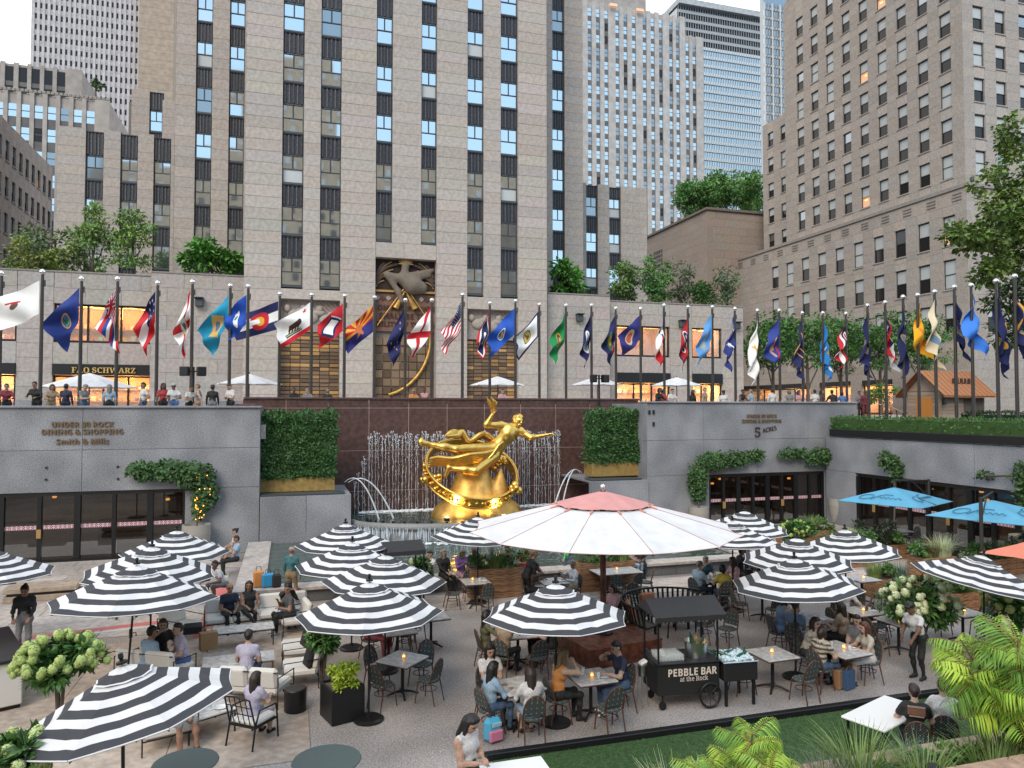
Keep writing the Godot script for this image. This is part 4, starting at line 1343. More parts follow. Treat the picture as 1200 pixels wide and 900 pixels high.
# ---------------------------------------------------------------- smooth bodies: tapered capsules joined and meshed as surface nets
func sdf(bones: Array, cell: float, k: float) -> Dictionary:
	var lo := Vector3(1e9, 1e9, 1e9)
	var hi := -lo
	for b: Array in bones:
		var r: float = maxf(b[2], b[3]) + 2.0 * cell
		var rv := Vector3(r, r, r)
		lo = lo.min(b[0] - rv).min(b[1] - rv)
		hi = hi.max(b[0] + rv).max(b[1] + rv)
	var nx := int((hi.x - lo.x) / cell) + 2
	var ny := int((hi.y - lo.y) / cell) + 2
	var nz := int((hi.z - lo.z) / cell) + 2
	var f := PackedFloat32Array()
	f.resize(nx * ny * nz)
	f.fill(1.0)
	for b: Array in bones:
		var a: Vector3 = b[0]
		var ab: Vector3 = b[1] - a
		var ra: float = b[2]
		var rb: float = b[3]
		var l2 := maxf(ab.length_squared(), 1e-9)
		var m := maxf(ra, rb) + maxf(k, 2.0 * cell)
		var mv := Vector3(m, m, m)
		var p0: Vector3 = (a.min(b[1]) - mv - lo) / cell
		var p1: Vector3 = (a.max(b[1]) + mv - lo) / cell
		for z in range(maxi(0, int(p0.z)), mini(nz, int(p1.z) + 2)):
			for y in range(maxi(0, int(p0.y)), mini(ny, int(p1.y) + 2)):
				var base := (z * ny + y) * nx
				for x in range(maxi(0, int(p0.x)), mini(nx, int(p1.x) + 2)):
					var pa := lo + Vector3(x, y, z) * cell - a
					var t := clampf(pa.dot(ab) / l2, 0.0, 1.0)
					var d := (pa - ab * t).length() - lerpf(ra, rb, t)
					var o := f[base + x]
					var h := clampf(0.5 + 0.5 * (o - d) / k, 0.0, 1.0)
					f[base + x] = lerpf(o, d, h) - k * h * (1.0 - h)
	var vs := PackedVector3Array()
	var ids := PackedInt32Array()
	var index := PackedInt32Array()
	index.resize(nx * ny * nz)
	index.fill(-1)
	var sx := 1
	var sy := nx
	var sz := nx * ny
	var off := [0, sx, sy, sx + sy, sz, sx + sz, sy + sz, sx + sy + sz]
	var edges := [[0, 1], [2, 3], [4, 5], [6, 7], [0, 2], [1, 3], [4, 6], [5, 7], [0, 4], [1, 5], [2, 6], [3, 7]]
	var lim := 2.0 * cell
	for z in nz - 1:
		for y in ny - 1:
			for x in nx - 1:
				var i := (z * ny + y) * nx + x
				var f0 := f[i]
				if f0 > lim or f0 < -lim:
					continue
				var neg := 0
				for o: int in off:
					if f[i + o] < 0.0:
						neg += 1
				if neg == 0 or neg == 8:
					continue
				var s := Vector3.ZERO
				var c := 0
				for e: Array in edges:
					var a := f[i + off[e[0]]]
					var b := f[i + off[e[1]]]
					if (a < 0.0) != (b < 0.0):
						var t := a / (a - b)
						var pa := Vector3(e[0] & 1, (e[0] >> 1) & 1, e[0] >> 2)
						var pb := Vector3(e[1] & 1, (e[1] >> 1) & 1, e[1] >> 2)
						s += pa.lerp(pb, t)
						c += 1
				index[i] = vs.size()
				vs.append(lo + (Vector3(x, y, z) + s / c) * cell)
	for z in range(1, nz - 1):
		for y in range(1, ny - 1):
			for x in range(1, nx - 1):
				var i := (z * ny + y) * nx + x
				if index[i] < 0:
					continue
				var a := f[i] < 0.0
				for q: Array in [[sx, sy, sz], [sy, sz, sx], [sz, sx, sy]]:
					if a != (f[i + q[0]] < 0.0):
						var i0 := index[i]
						var i1 := index[i - q[1]]
						var i2 := index[i - q[1] - q[2]]
						var i3 := index[i - q[2]]
						if i1 < 0 or i2 < 0 or i3 < 0:
							continue
						if a:
							ids.append_array([i0, i2, i1, i0, i3, i2])
						else:
							ids.append_array([i0, i1, i2, i0, i2, i3])
	var ns := PackedVector3Array()
	ns.resize(vs.size())
	for i in range(0, ids.size(), 3):
		var nn := (vs[ids[i + 2]] - vs[ids[i]]).cross(vs[ids[i + 1]] - vs[ids[i]])
		ns[ids[i]] += nn
		ns[ids[i + 1]] += nn
		ns[ids[i + 2]] += nn
	var reg := PackedByteArray()
	reg.resize(vs.size())
	for i in vs.size():
		ns[i] = ns[i].normalized()
		var best := 1e9
		var p := vs[i]
		for b: Array in bones:
			var a: Vector3 = b[0]
			var ab: Vector3 = b[1] - a
			var t := clampf((p - a).dot(ab) / maxf(ab.length_squared(), 1e-9), 0.0, 1.0)
			var d := (p - a - ab * t).length() - lerpf(b[2], b[3], t)
			if d < best:
				best = d
				reg[i] = b[4]
	return {"v": vs, "n": ns, "i": ids, "r": reg}

func join(parts: Array) -> Dictionary:
	var v := PackedVector3Array()
	var n := PackedVector3Array()
	var ids := PackedInt32Array()
	var r := PackedByteArray()
	for p: Array in parts:
		var s: Dictionary = p[0]
		var x: Transform3D = p[1]
		var start := v.size()
		v.append_array(x * (s.v as PackedVector3Array))
		n.append_array(Transform3D(x.basis.orthonormalized(), Vector3.ZERO) * (s.n as PackedVector3Array))
		r.append_array(s.r)
		var flip := x.basis.determinant() < 0.0
		var si: PackedInt32Array = s.i
		for k in range(0, si.size(), 3):
			ids.append(si[k] + start)
			ids.append(si[k + (2 if flip else 1)] + start)
			ids.append(si[k + (1 if flip else 2)] + start)
	return {"v": v, "n": n, "i": ids, "r": r}

func sdf_mesh(s: Dictionary, cols: Array) -> ArrayMesh:
	var c := PackedColorArray()
	var reg: PackedByteArray = s.r
	c.resize(reg.size())
	for i in reg.size():
		c[i] = cols[mini(reg[i], cols.size() - 1)]
	var a := []
	a.resize(Mesh.ARRAY_MAX)
	a[Mesh.ARRAY_VERTEX] = s.v
	a[Mesh.ARRAY_NORMAL] = s.n
	a[Mesh.ARRAY_COLOR] = c
	a[Mesh.ARRAY_INDEX] = s.i
	var m := ArrayMesh.new()
	m.add_surface_from_arrays(Mesh.PRIMITIVE_TRIANGLES, a)
	return m

# ---------------------------------------------------------------- people: they face +z, feet at y = 0
# regions: 0 skin, 1 torso, 2 upper sleeve, 3 lower upper arm, 4 forearm, 5 hips, 6 thigh, 7 shin, 8 shoe, 9 eye, 10 lips, 11 brow
func head_sdf() -> Dictionary:
	if not cache.has("head"):
		var b := [
			[Vector3(0, 0.035, -0.022), Vector3(0, 0.035, 0.008), 0.088, 0.083, 0],
			[Vector3(0, -0.02, 0.02), Vector3(0, -0.08, 0.042), 0.066, 0.040, 0],
			[Vector3(0.04, -0.03, 0.02), Vector3(0.025, -0.085, 0.03), 0.038, 0.028, 0],
			[Vector3(-0.04, -0.03, 0.02), Vector3(-0.025, -0.085, 0.03), 0.038, 0.028, 0],
			[Vector3(0, 0.012, 0.088), Vector3(0, -0.026, 0.104), 0.010, 0.014, 0],
			[Vector3(-0.034, 0.03, 0.078), Vector3(0.034, 0.03, 0.078), 0.013, 0.013, 11],
			[Vector3(0.083, 0.012, -0.012), Vector3(0.081, -0.02, -0.006), 0.017, 0.012, 0],
			[Vector3(-0.083, 0.012, -0.012), Vector3(-0.081, -0.02, -0.006), 0.017, 0.012, 0],
			[Vector3(0.027, 0.01, 0.082), Vector3(0.039, 0.01, 0.078), 0.010, 0.010, 9],
			[Vector3(-0.027, 0.01, 0.082), Vector3(-0.039, 0.01, 0.078), 0.010, 0.010, 9],
			[Vector3(-0.018, -0.058, 0.082), Vector3(0.018, -0.058, 0.082), 0.010, 0.010, 10],
			[Vector3(0, -0.05, -0.02), Vector3(0, -0.14, -0.03), 0.052, 0.052, 0]]
		cache["head"] = sdf(b, 0.012, 0.018)
	return cache["head"]

func hand_sdf() -> Dictionary:
	if not cache.has("hand"):
		var b := []
		var fx := [0.030, 0.010, -0.010, -0.029]
		var fl := [0.070, 0.080, 0.074, 0.057]
		for i in 4:
			var k := Vector3(fx[i], 0.085 - absf(i - 1.2) * 0.004, 0)
			b.append([Vector3(fx[i] * 0.6, 0.0, 0), k, 0.015, 0.011, 0])
			var m := k + Vector3(0, fl[i] * 0.5, 0.012)
			b.append([k, m, 0.0095, 0.009, 0])
			b.append([m, m + Vector3(0, fl[i] * 0.36, 0.028), 0.009, 0.0075, 0])
		b.append([Vector3(0.022, 0.02, 0.005), Vector3(0.05, 0.05, 0.018), 0.014, 0.011, 0])
		b.append([Vector3(0.05, 0.05, 0.018), Vector3(0.058, 0.085, 0.03), 0.0105, 0.008, 0])
		cache["hand"] = sdf(b, 0.0075, 0.006)
	return cache["hand"]

func bend(a: Vector3, b: Vector3, l1: float, l2: float, hint: Vector3) -> Array:
	var d := b - a
	var l := clampf(d.length(), absf(l1 - l2) + 0.02, l1 + l2 - 0.005)
	d = d.normalized()
	var x := (l1 * l1 - l2 * l2 + l * l) / (2.0 * l)
	var h := sqrt(maxf(l1 * l1 - x * x, 0.0))
	var q := (hint - d * hint.dot(d)).normalized()
	return [a + d * x + q * h, a + d * l]

func V(x: float, y: float, z: float) -> Vector3:
	return Vector3(x, y, z)

const POSES := {
	"stand": {},
	"stand_hands": {"hl": Vector3(0.10, 1.08, 0.30), "hr": Vector3(-0.10, 1.06, 0.30), "pitch": 18},
	"phone": {"hl": Vector3(0.05, 1.16, 0.27), "hr": Vector3(-0.06, 1.14, 0.27), "pitch": 30},
	"rail": {"lean": 16, "hl": Vector3(0.2, 1.12, 0.46), "hr": Vector3(-0.16, 1.12, 0.46), "pitch": 8},
	"walk": {"fl": Vector3(0.09, 0.08, 0.28), "fr": Vector3(-0.09, 0.12, -0.3), "hl": Vector3(0.26, 0.86, -0.16), "hr": Vector3(-0.26, 0.9, 0.2), "lean": 4},
	"photo": {"hl": Vector3(0.06, 1.5, 0.36), "hr": Vector3(-0.08, 1.5, 0.36)},
	"tray": {"hl": Vector3(0.16, 1.02, 0.34), "hr": Vector3(-0.16, 1.02, 0.34), "pitch": 22},
	"lean_serve": {"lean": 24, "hl": Vector3(0.22, 0.98, 0.55), "hr": Vector3(-0.2, 0.9, 0.3), "pitch": 15},
	"hip": {"hl": Vector3(0.21, 1.0, 0.06), "hr": Vector3(-0.24, 0.84, 0.05)},
	"sit": {"sit": 1, "hl": Vector3(0.14, 0.80, 0.40), "hr": Vector3(-0.14, 0.80, 0.40), "lean": 8, "pitch": 8},
	"sit_lap": {"sit": 1, "hl": Vector3(0.09, 0.66, 0.28), "hr": Vector3(-0.07, 0.66, 0.30), "lean": -6, "pitch": 14},
	"sit_eat": {"sit": 1, "hl": Vector3(0.16, 0.82, 0.42), "hr": Vector3(-0.08, 1.12, 0.32), "lean": 10, "pitch": 12},
	"sit_talk": {"sit": 1, "hl": Vector3(0.22, 0.84, 0.38), "hr": Vector3(-0.2, 0.98, 0.36), "lean": 2, "yaw": 25},
	"sit_chin": {"sit": 1, "hl": Vector3(0.16, 0.8, 0.44), "hr": Vector3(-0.06, 1.12, 0.34), "lean": 20, "yaw": -20, "pitch": 6},
	"sit_phone": {"sit": 1, "hl": Vector3(0.05, 0.92, 0.30), "hr": Vector3(-0.06, 0.9, 0.30), "lean": 2, "pitch": 30},
	"sit_low": {"sit": 1, "py": 0.46, "hl": Vector3(0.1, 0.58, 0.36), "hr": Vector3(-0.1, 0.58, 0.34), "lean": 14, "fl": Vector3(0.14, 0.06, 0.5), "fr": Vector3(-0.14, 0.06, 0.46)},
	"sit_cross": {"sit": 1, "py": 0.46, "hl": Vector3(0.18, 0.62, 0.3), "hr": Vector3(-0.06, 0.64, 0.34), "lean": -4, "fl": Vector3(0.1, 0.06, 0.44), "fr": Vector3(0.12, 0.30, 0.62), "yaw": -10},
	"sit_turn": {"sit": 1, "py": 0.46, "hl": Vector3(0.2, 0.72, 0.34), "hr": Vector3(-0.1, 0.86, 0.34), "lean": 10, "yaw": 50},
	"sit_hunch": {"sit": 1, "py": 0.44, "hl": Vector3(0.2, 0.62, 0.44), "hr": Vector3(-0.2, 0.62, 0.44), "lean": 30, "pitch": 10},
	"sit_knee": {"sit": 1, "py": 0.48, "hl": Vector3(0.24, 0.62, 0.52), "hr": Vector3(-0.2, 0.6, 0.56), "lean": 32, "fl": Vector3(0.16, 0.07, 0.34), "fr": Vector3(-0.16, 0.07, 0.5), "pitch": -6},
}

func body(pose: String) -> Dictionary:
	if cache.has("body" + pose):
		return cache["body" + pose]
	var q: Dictionary = POSES[pose]
	var sitting: bool = q.has("sit")
	var py: float = q.get("py", 0.55 if sitting else 0.94)
	var pel := V(0, py, 0)
	var tilt := Basis(Vector3.RIGHT, deg_to_rad(q.get("lean", 0)))
	var at := func(v: Vector3) -> Vector3: return pel + tilt * v
	var waist: Vector3 = at.call(V(0, 0.16, 0.0))
	var chest: Vector3 = at.call(V(0, 0.36, -0.01))
	var nb: Vector3 = at.call(V(0, 0.52, -0.015))
	var hb := Basis(Vector3.UP, deg_to_rad(q.get("yaw", 0))) * Basis(Vector3.RIGHT, deg_to_rad(q.get("pitch", 2)))
	var hc: Vector3 = nb + tilt * V(0, 0.055, 0.01) + hb * V(0, 0.125, 0.02)
	var b := []
	b.append([pel + V(-0.075, -0.01, 0), pel + V(0.075, -0.01, 0), 0.112, 0.112, 5])
	b.append([pel + V(0, 0.03, 0), waist, 0.125, 0.112, 5 if not sitting else 1])
	b.append([waist + V(-0.05, 0, 0), waist + V(0.05, 0, 0), 0.098, 0.098, 1])
	b.append([waist, chest, 0.11, 0.122, 1])
	b.append([chest + tilt * V(-0.085, 0, 0.01), chest + tilt * V(0.085, 0, 0.01), 0.108, 0.108, 1])
	b.append([at.call(V(-0.14, 0.475, -0.01)), at.call(V(0.14, 0.475, -0.01)), 0.066, 0.066, 1])
	b.append([chest, at.call(V(0, 0.49, -0.01)), 0.11, 0.075, 1])
	b.append([at.call(V(0, 0.50, -0.015)), hc + hb * V(0, -0.06, -0.015), 0.052, 0.050, 0])
	var hands := []
	for s: float in [1.0, -1.0]:
		var sh: Vector3 = at.call(V(0.185 * s, 0.455, -0.01))
		var def := V(0.25 * s, py - 0.08, 0.08)
		var tgt: Vector3 = q.get("hl" if s > 0 else "hr", def)
		var e := bend(sh, tgt, 0.285, 0.25, V(0.55 * s, -0.5, -0.6))
		var mid: Vector3 = sh.lerp(e[0], 0.5)
		b.append([sh, mid, 0.056, 0.052, 2])
		b.append([mid, e[0], 0.047, 0.042, 3])
		b.append([e[0], e[1], 0.042, 0.028, 4])
		var dir: Vector3 = (e[1] - e[0]).normalized()
		var zz := V(0, -1, 0.2) if absf(dir.y) < 0.7 else V(-s, 0, 0.3)
		zz = (zz - dir * zz.dot(dir)).normalized()
		var xx := dir.cross(zz)
		var hbz := Basis(xx, dir, zz)
		if (xx.x * -s) < 0.0 and absf(dir.y) < 0.7 or absf(dir.y) >= 0.7 and xx.z < 0.0:
			hbz = Basis(-xx, dir, zz)
		hands.append(Transform3D(hbz, e[1] - dir * 0.012))
		var hip := pel + V(0.09 * s, -0.02, 0.0)
		var fd := V(0.10 * s, 0.075, 0.42 if sitting else 0.0)
		var ft: Vector3 = q.get("fl" if s > 0 else "fr", fd)
		var l := bend(hip, ft, 0.44, 0.43, V(0.12 * s, 0.3 if sitting else 0.0, 1.0))
		b.append([hip, l[0], 0.088, 0.058, 6])
		b.append([l[0], l[0].lerp(l[1], 0.4), 0.056, 0.055, 7])
		b.append([l[0].lerp(l[1], 0.4), l[1], 0.053, 0.038, 7])
		b.append([l[1] + V(0, -0.03, -0.03), l[1] + V(0.02 * s, -0.042, 0.15), 0.042, 0.034, 8])
	var s0 := sdf(b, 0.026, 0.045)
	var fn := FastNoiseLite.new()
	fn.frequency = 5.5
	var vs: PackedVector3Array = s0.v
	var ns: PackedVector3Array = s0.n
	for i in vs.size():
		if s0.r[i] > 0 and s0.r[i] < 8:
			vs[i] += ns[i] * fn.get_noise_3d(vs[i].x, vs[i].y * 0.6, vs[i].z) * 0.026
	ns.fill(Vector3.ZERO)
	var ids: PackedInt32Array = s0.i
	for i in range(0, ids.size(), 3):
		var nn := (vs[ids[i + 2]] - vs[ids[i]]).cross(vs[ids[i + 1]] - vs[ids[i]])
		for k in 3:
			ns[ids[i + k]] += nn
	for i in ns.size():
		ns[i] = ns[i].normalized()
	s0.v = vs
	s0.n = ns
	var parts := [[s0, Transform3D.IDENTITY], [head_sdf(), Transform3D(hb, hc)]]
	for h: Transform3D in hands:
		parts.append([hand_sdf(), h])
	var d := join(parts)
	d["head"] = Transform3D(hb, hc)
	d["hands"] = hands
	cache["body" + pose] = d
	return d

func hair_mesh(style: String, c: Color) -> ArrayMesh:
	if not cache.has("hair" + style):
		var b := [[V(0, 0.047, -0.026), V(0, 0.053, -0.006), 0.089, 0.086, 0], [V(0, 0.01, -0.055), V(0, -0.02, -0.055), 0.074, 0.06, 0]]
		match style:
			"short":
				b.append_array([[V(-0.045, 0.085, 0.04), V(0.03, 0.092, 0.045), 0.03, 0.034, 0], [V(0.0, 0.11, -0.01), V(0.03, 0.105, 0.02), 0.035, 0.03, 0]])
			"long":
				b.append_array([[V(-0.045, 0.085, 0.04), V(0.045, 0.085, 0.04), 0.036, 0.036, 0], [V(0.075, 0.04, -0.01), V(0.085, -0.17, 0.02), 0.036, 0.026, 0], [V(-0.075, 0.04, -0.01), V(-0.085, -0.17, 0.02), 0.036, 0.026, 0], [V(0, -0.02, -0.075), V(0, -0.30, -0.095), 0.078, 0.05, 0], [V(0.05, -0.02, -0.07), V(0.06, -0.28, -0.07), 0.05, 0.03, 0], [V(-0.05, -0.02, -0.07), V(-0.06, -0.28, -0.07), 0.05, 0.03, 0]])
			"bob":
				b.append_array([[V(-0.045, 0.085, 0.04), V(0.045, 0.085, 0.04), 0.036, 0.036, 0], [V(0.078, 0.03, -0.01), V(0.08, -0.09, 0.0), 0.036, 0.028, 0], [V(-0.078, 0.03, -0.01), V(-0.08, -0.09, 0.0), 0.036, 0.028, 0], [V(0, -0.02, -0.07), V(0, -0.11, -0.06), 0.078, 0.055, 0]])
			"bun":
				b.append_array([[V(-0.045, 0.08, 0.04), V(0.045, 0.08, 0.04), 0.035, 0.035, 0], [V(0, 0.05, -0.12), V(0, 0.07, -0.13), 0.048, 0.045, 0]])
			"tail":
				b.append_array([[V(-0.045, 0.08, 0.04), V(0.045, 0.08, 0.04), 0.035, 0.035, 0], [V(0, 0.02, -0.11), V(0, -0.2, -0.15), 0.038, 0.02, 0]])
			"cap":
				b.append_array([[V(-0.03, 0.075, 0.02), V(0.03, 0.075, 0.02), 0.07, 0.07, 0], [V(-0.035, 0.062, 0.12), V(0.035, 0.062, 0.12), 0.016, 0.016, 0], [V(-0.04, 0.066, 0.09), V(0.04, 0.066, 0.09), 0.018, 0.018, 0]])
			"scarf":
				b.append_array([[V(-0.03, 0.08, 0.03), V(0.03, 0.08, 0.03), 0.05, 0.05, 0], [V(0.082, 0.04, 0.0), V(0.07, -0.1, 0.03), 0.038, 0.04, 0], [V(-0.082, 0.04, 0.0), V(-0.07, -0.1, 0.03), 0.038, 0.04, 0], [V(0, -0.1, -0.07), V(0, -0.16, 0.04), 0.085, 0.075, 0], [V(-0.1, -0.2, -0.04), V(0.1, -0.2, -0.04), 0.06, 0.06, 0]])
			"thin":
				b = [[V(0, 0.02, -0.05), V(0, -0.02, -0.052), 0.078, 0.062, 0], [V(0.07, 0.02, -0.02), V(-0.07, 0.02, -0.02), 0.025, 0.025, 0]]
		cache["hair" + style] = sdf(b, 0.014, 0.025)
	var s: Dictionary = cache["hair" + style]
	return sdf_mesh(s, [c])

const SKINS := [Color(0.52, 0.32, 0.23), Color(0.36, 0.20, 0.13), Color(0.19, 0.10, 0.065), Color(0.58, 0.38, 0.29), Color(0.09, 0.05, 0.035)]
const HAIRS := {"black": Color(0.012, 0.010, 0.010), "brown": Color(0.045, 0.026, 0.017), "blond": Color(0.30, 0.19, 0.09), "grey": Color(0.30, 0.29, 0.28), "red": Color(0.16, 0.055, 0.025), "white": Color(0.55, 0.54, 0.52)}

func person(label: String, pose: String, at: Vector3, turn: float, skin: int, top: Color, bottom: Color, hair := "short", hair_col = "brown", sleeve := 1, legs := 2, shoe := Color(0.02, 0.02, 0.02), scale := 1.0, group := "") -> Node3D:
	var t := thing("person", label, "person", group, at, turn)
	t.scale = Vector3.ONE * scale
	var d := body(pose)
	var sk: Color = SKINS[skin]
	var c := [sk, top, top if sleeve > 0 else sk, top if sleeve > 1 else sk, top if sleeve > 1 else sk, bottom, bottom, bottom if legs > 1 else sk, shoe, Color(0.02, 0.015, 0.012), Color(sk.r * 0.85, sk.g * 0.5, sk.b * 0.5), sk * 0.55]
	if label.contains("striped shirt"):
		var dd := d.duplicate()
		var rg: PackedByteArray = d.r.duplicate()
		for i in rg.size():
			if rg[i] in [1, 2] and fposmod(d.v[i].y, 0.1) < 0.045:
				rg[i] = 12
		dd.r = rg
		d = dd
		c.append(Color(0.09, 0.06, 0.04))
	put(t, "figure", sdf_mesh(d, c), M.skin)
	if hair != "bald":
		var hc: Color = HAIRS[hair_col] if hair_col is String else hair_col
		var h := put(t, "hair" if not hair in ["cap", "scarf"] else hair, hair_mesh(hair, hc), M.hair)
		h.transform = d.head
	return t

# ---------------------------------------------------------------- flags
var atlas: Image
const CW := 160
const CH := 104

func fdisc(ox: int, oy: int, cx: float, cy: float, r: float, c: Color, star := 0) -> void:
	var px := cx * CW
	var py := cy * CH
	var pr := r * CH
	for y in range(maxi(0, int(py - pr)), mini(CH, int(py + pr) + 1)):
		for x in range(maxi(0, int(px - pr)), mini(CW, int(px + pr) + 1)):
			var d := Vector2(x - px, y - py)
			var lim := pr
			if star > 0:
				var a := fposmod(d.angle() + PI / 2, TAU / star) - PI / star
				lim = pr * lerpf(0.42, 1.0, pow(absf(a) * star / PI, 1.3))
			if d.length() <= lim:
				atlas.set_pixel(ox + x, oy + y, c)

func fbar(ox: int, oy: int, a: Vector2, b: Vector2, w: float, c: Color) -> void:
	var A := a * Vector2(CW, CH)
	var D := b * Vector2(CW, CH) - A
	var l2 := D.length_squared()
	var lo := A.min(A + D) - Vector2.ONE * w * CH
	var hi := A.max(A + D) + Vector2.ONE * w * CH
	for y in range(maxi(0, int(lo.y)), mini(CH, int(hi.y) + 1)):
		for x in range(maxi(0, int(lo.x)), mini(CW, int(hi.x) + 1)):
			var p := Vector2(x, y) - A
			var t := p.dot(D) / l2
			if t >= -0.02 and t <= 1.02 and absf(p.cross(D)) / sqrt(l2) <= w * CH * 0.5:
				atlas.set_pixel(ox + x, oy + y, c)

func fseal(ox: int, oy: int, ring: Color, field: Color, mark: Color, r := 0.26, cx := 0.5, cy := 0.5) -> void:
	fdisc(ox, oy, cx, cy, r, ring)
	fdisc(ox, oy, cx, cy, r * 0.8, field)
	fdisc(ox, oy, cx - 0.02, cy + r * 0.15, r * 0.4, mark)
	fbar(ox, oy, Vector2(cx - r * 0.35, cy + r * 0.4), Vector2(cx + r * 0.35, cy + r * 0.4), 0.05, mark.lightened(0.3))
	fbar(ox, oy, Vector2(cx + 0.03, cy - r * 0.6), Vector2(cx + 0.01, cy + r * 0.3), 0.05, mark.darkened(0.3))

func draw_flags() -> void:
	atlas = Image.create(CW * 8, CH * 5, false, Image.FORMAT_RGB8)
	var navy := Color(0.09, 0.12, 0.32)
	var blue := Color(0.13, 0.25, 0.55)
	var red := Color(0.74, 0.10, 0.15)
	var white := Color(0.90, 0.90, 0.89)
	var gold := Color(0.85, 0.63, 0.20)
	var green := Color(0.08, 0.50, 0.27)
	for i in 40:
		var ox := (i % 8) * CW
		var oy := (i / 8) * CH
		var rect := func(x0: float, y0: float, x1: float, y1: float, c: Color) -> void:
			atlas.fill_rect(Rect2i(ox + int(x0 * CW), oy + int(y0 * CH), int((x1 - x0) * CW + 0.99), int((y1 - y0) * CH + 0.99)).intersection(Rect2i(ox, oy, CW, CH)), c)
		rect.call(0, 0, 1, 1, navy)
		match i:
			1:
				rect.call(0, 0, 1, 1, white); fdisc(ox, oy, 0.5, 0.45, 0.11, Color(0.45, 0.3, 0.25)); fbar(ox, oy, Vector2(0.4, 0.36), Vector2(0.66, 0.3), 0.05, red)
			2:
				rect.call(0, 0, 1, 1, Color(0.14, 0.22, 0.50)); fseal(ox, oy, gold, Color(0.3, 0.4, 0.6), green, 0.2)
			3:
				for k in 8: rect.call(0, k / 8.0, 1, (k + 1) / 8.0, [white, red, blue][k % 3])
				rect.call(0, 0, 0.5, 0.5, navy)
				for w: Array in [[0.12, white], [0.06, red]]:
					fbar(ox, oy, Vector2(0, 0), Vector2(0.5, 0.5), w[0], w[1]); fbar(ox, oy, Vector2(0, 0.5), Vector2(0.5, 0), w[0], w[1])
					fbar(ox, oy, Vector2(0.25, 0), Vector2(0.25, 0.5), w[0] * 1.3, w[1]); fbar(ox, oy, Vector2(0, 0.25), Vector2(0.5, 0.25), w[0] * 1.3, w[1])
			4:
				rect.call(0, 0, 1, 1, red); rect.call(0, 0.33, 1, 0.66, white); rect.call(0, 0, 0.45, 0.66, navy)
				for k in 8: fdisc(ox, oy, 0.225 + 0.15 * cos(k * TAU / 8), 0.33 + 0.23 * sin(k * TAU / 8), 0.05, white, 5)
			5, 13:
				rect.call(0, 0, 1, 1, white)
				fbar(ox, oy, Vector2(0, 0), Vector2(1, 1), 0.2, red); fbar(ox, oy, Vector2(0, 1), Vector2(1, 0), 0.2, red)
				if i == 5: fseal(ox, oy, gold, Color(0.7, 0.8, 0.85), Color(0.4, 0.35, 0.2), 0.24)
			6:
				rect.call(0, 0, 1, 1, Color(0.10, 0.55, 0.68))
				for k in 24: rect.call(0.5 - 0.30 * (1 - absf(k - 12) / 12.0), 0.12 + k * 0.0317, 0.5 + 0.30 * (1 - absf(k - 12) / 12.0), 0.155 + k * 0.0317, Color(0.82, 0.66, 0.38))
				fdisc(ox, oy, 0.5, 0.5, 0.15, Color(0.35, 0.45, 0.6))
			7:
				rect.call(0, 0, 1, 1, Color(0.12, 0.30, 0.68)); rect.call(0.4, 0.25, 0.6, 0.66, white); fdisc(ox, oy, 0.5, 0.64, 0.15, white); fdisc(ox, oy, 0.5, 0.45, 0.08, green)
			8:
				rect.call(0, 0.33, 1, 0.67, white); fdisc(ox, oy, 0.42, 0.5, 0.33, red); fdisc(ox, oy, 0.42, 0.5, 0.17, gold); rect.call(0.42, 0.42, 0.66, 0.58, white)
			9:
				rect.call(0, 0, 1, 1, white); rect.call(0, 0.83, 1, 1, red); fdisc(ox, oy, 0.16, 0.17, 0.09, red, 5)
				fbar(ox, oy, Vector2(0.36, 0.46), Vector2(0.66, 0.46), 0.2, Color(0.25, 0.14, 0.09)); fdisc(ox, oy, 0.34, 0.44, 0.1, Color(0.25, 0.14, 0.09))
				for k in 4: rect.call(0.38 + k * 0.075, 0.5, 0.42 + k * 0.075, 0.68, Color(0.22, 0.12, 0.08))
				rect.call(0.3, 0.68, 0.74, 0.72, Color(0.25, 0.4, 0.2)); rect.call(0.26, 0.745, 0.74, 0.80, Color(0.3, 0.25, 0.22))
			10:
				rect.call(0, 0, 1, 1, red)
				for k in 30:
					var h := 1.0 - absf(k - 15) / 15.0
					rect.call(0.5 - 0.42 * h, 0.08 + k * 0.028, 0.5 + 0.42 * h, 0.112 + k * 0.028, navy); 
				for k in 30:
					var h := 1.0 - absf(k - 15) / 15.0
					rect.call(0.5 - 0.30 * h, 0.20 + k * 0.02, 0.5 + 0.30 * h, 0.225 + k * 0.02, white)
				for k in 10: fdisc(ox, oy, 0.1 + 0.4 * k / 10.0, 0.5 - 0.42 * k / 10.0, 0.03, white)
			11:
				for k in 13:
					var a := PI + PI * k / 12.0
					for j in 6: fbar(ox, oy, Vector2(0.5, 0.5), Vector2(0.5 + 1.0 * cos(a + j * 0.04), 0.5 + 1.0 * sin(a + j * 0.04)), 0.05, red if k % 2 == 0 else gold)
				rect.call(0, 0.5, 1, 1, Color(0.14, 0.14, 0.42)); fdisc(ox, oy, 0.5, 0.5, 0.3, Color(0.72, 0.40, 0.18), 5)
			12:
				for p: Vector2 in [Vector2(0.2, 0.3), Vector2(0.3, 0.4), Vector2(0.36, 0.52), Vector2(0.44, 0.6), Vector2(0.4, 0.75), Vector2(0.58, 0.8), Vector2(0.62, 0.64), Vector2(0.82, 0.2)]: fdisc(ox, oy, p.x, p.y, 0.05, gold, 5)
			14:
				for k in 13: rect.call(0, k / 13.0, 1, (k + 1) / 13.0, red if k % 2 == 0 else white)
				rect.call(0, 0, 0.42, 0.54, navy)
				for k in 30: fdisc(ox, oy, 0.035 + 0.07 * (k % 6), 0.055 + 0.105 * (k / 6), 0.03, white, 5)
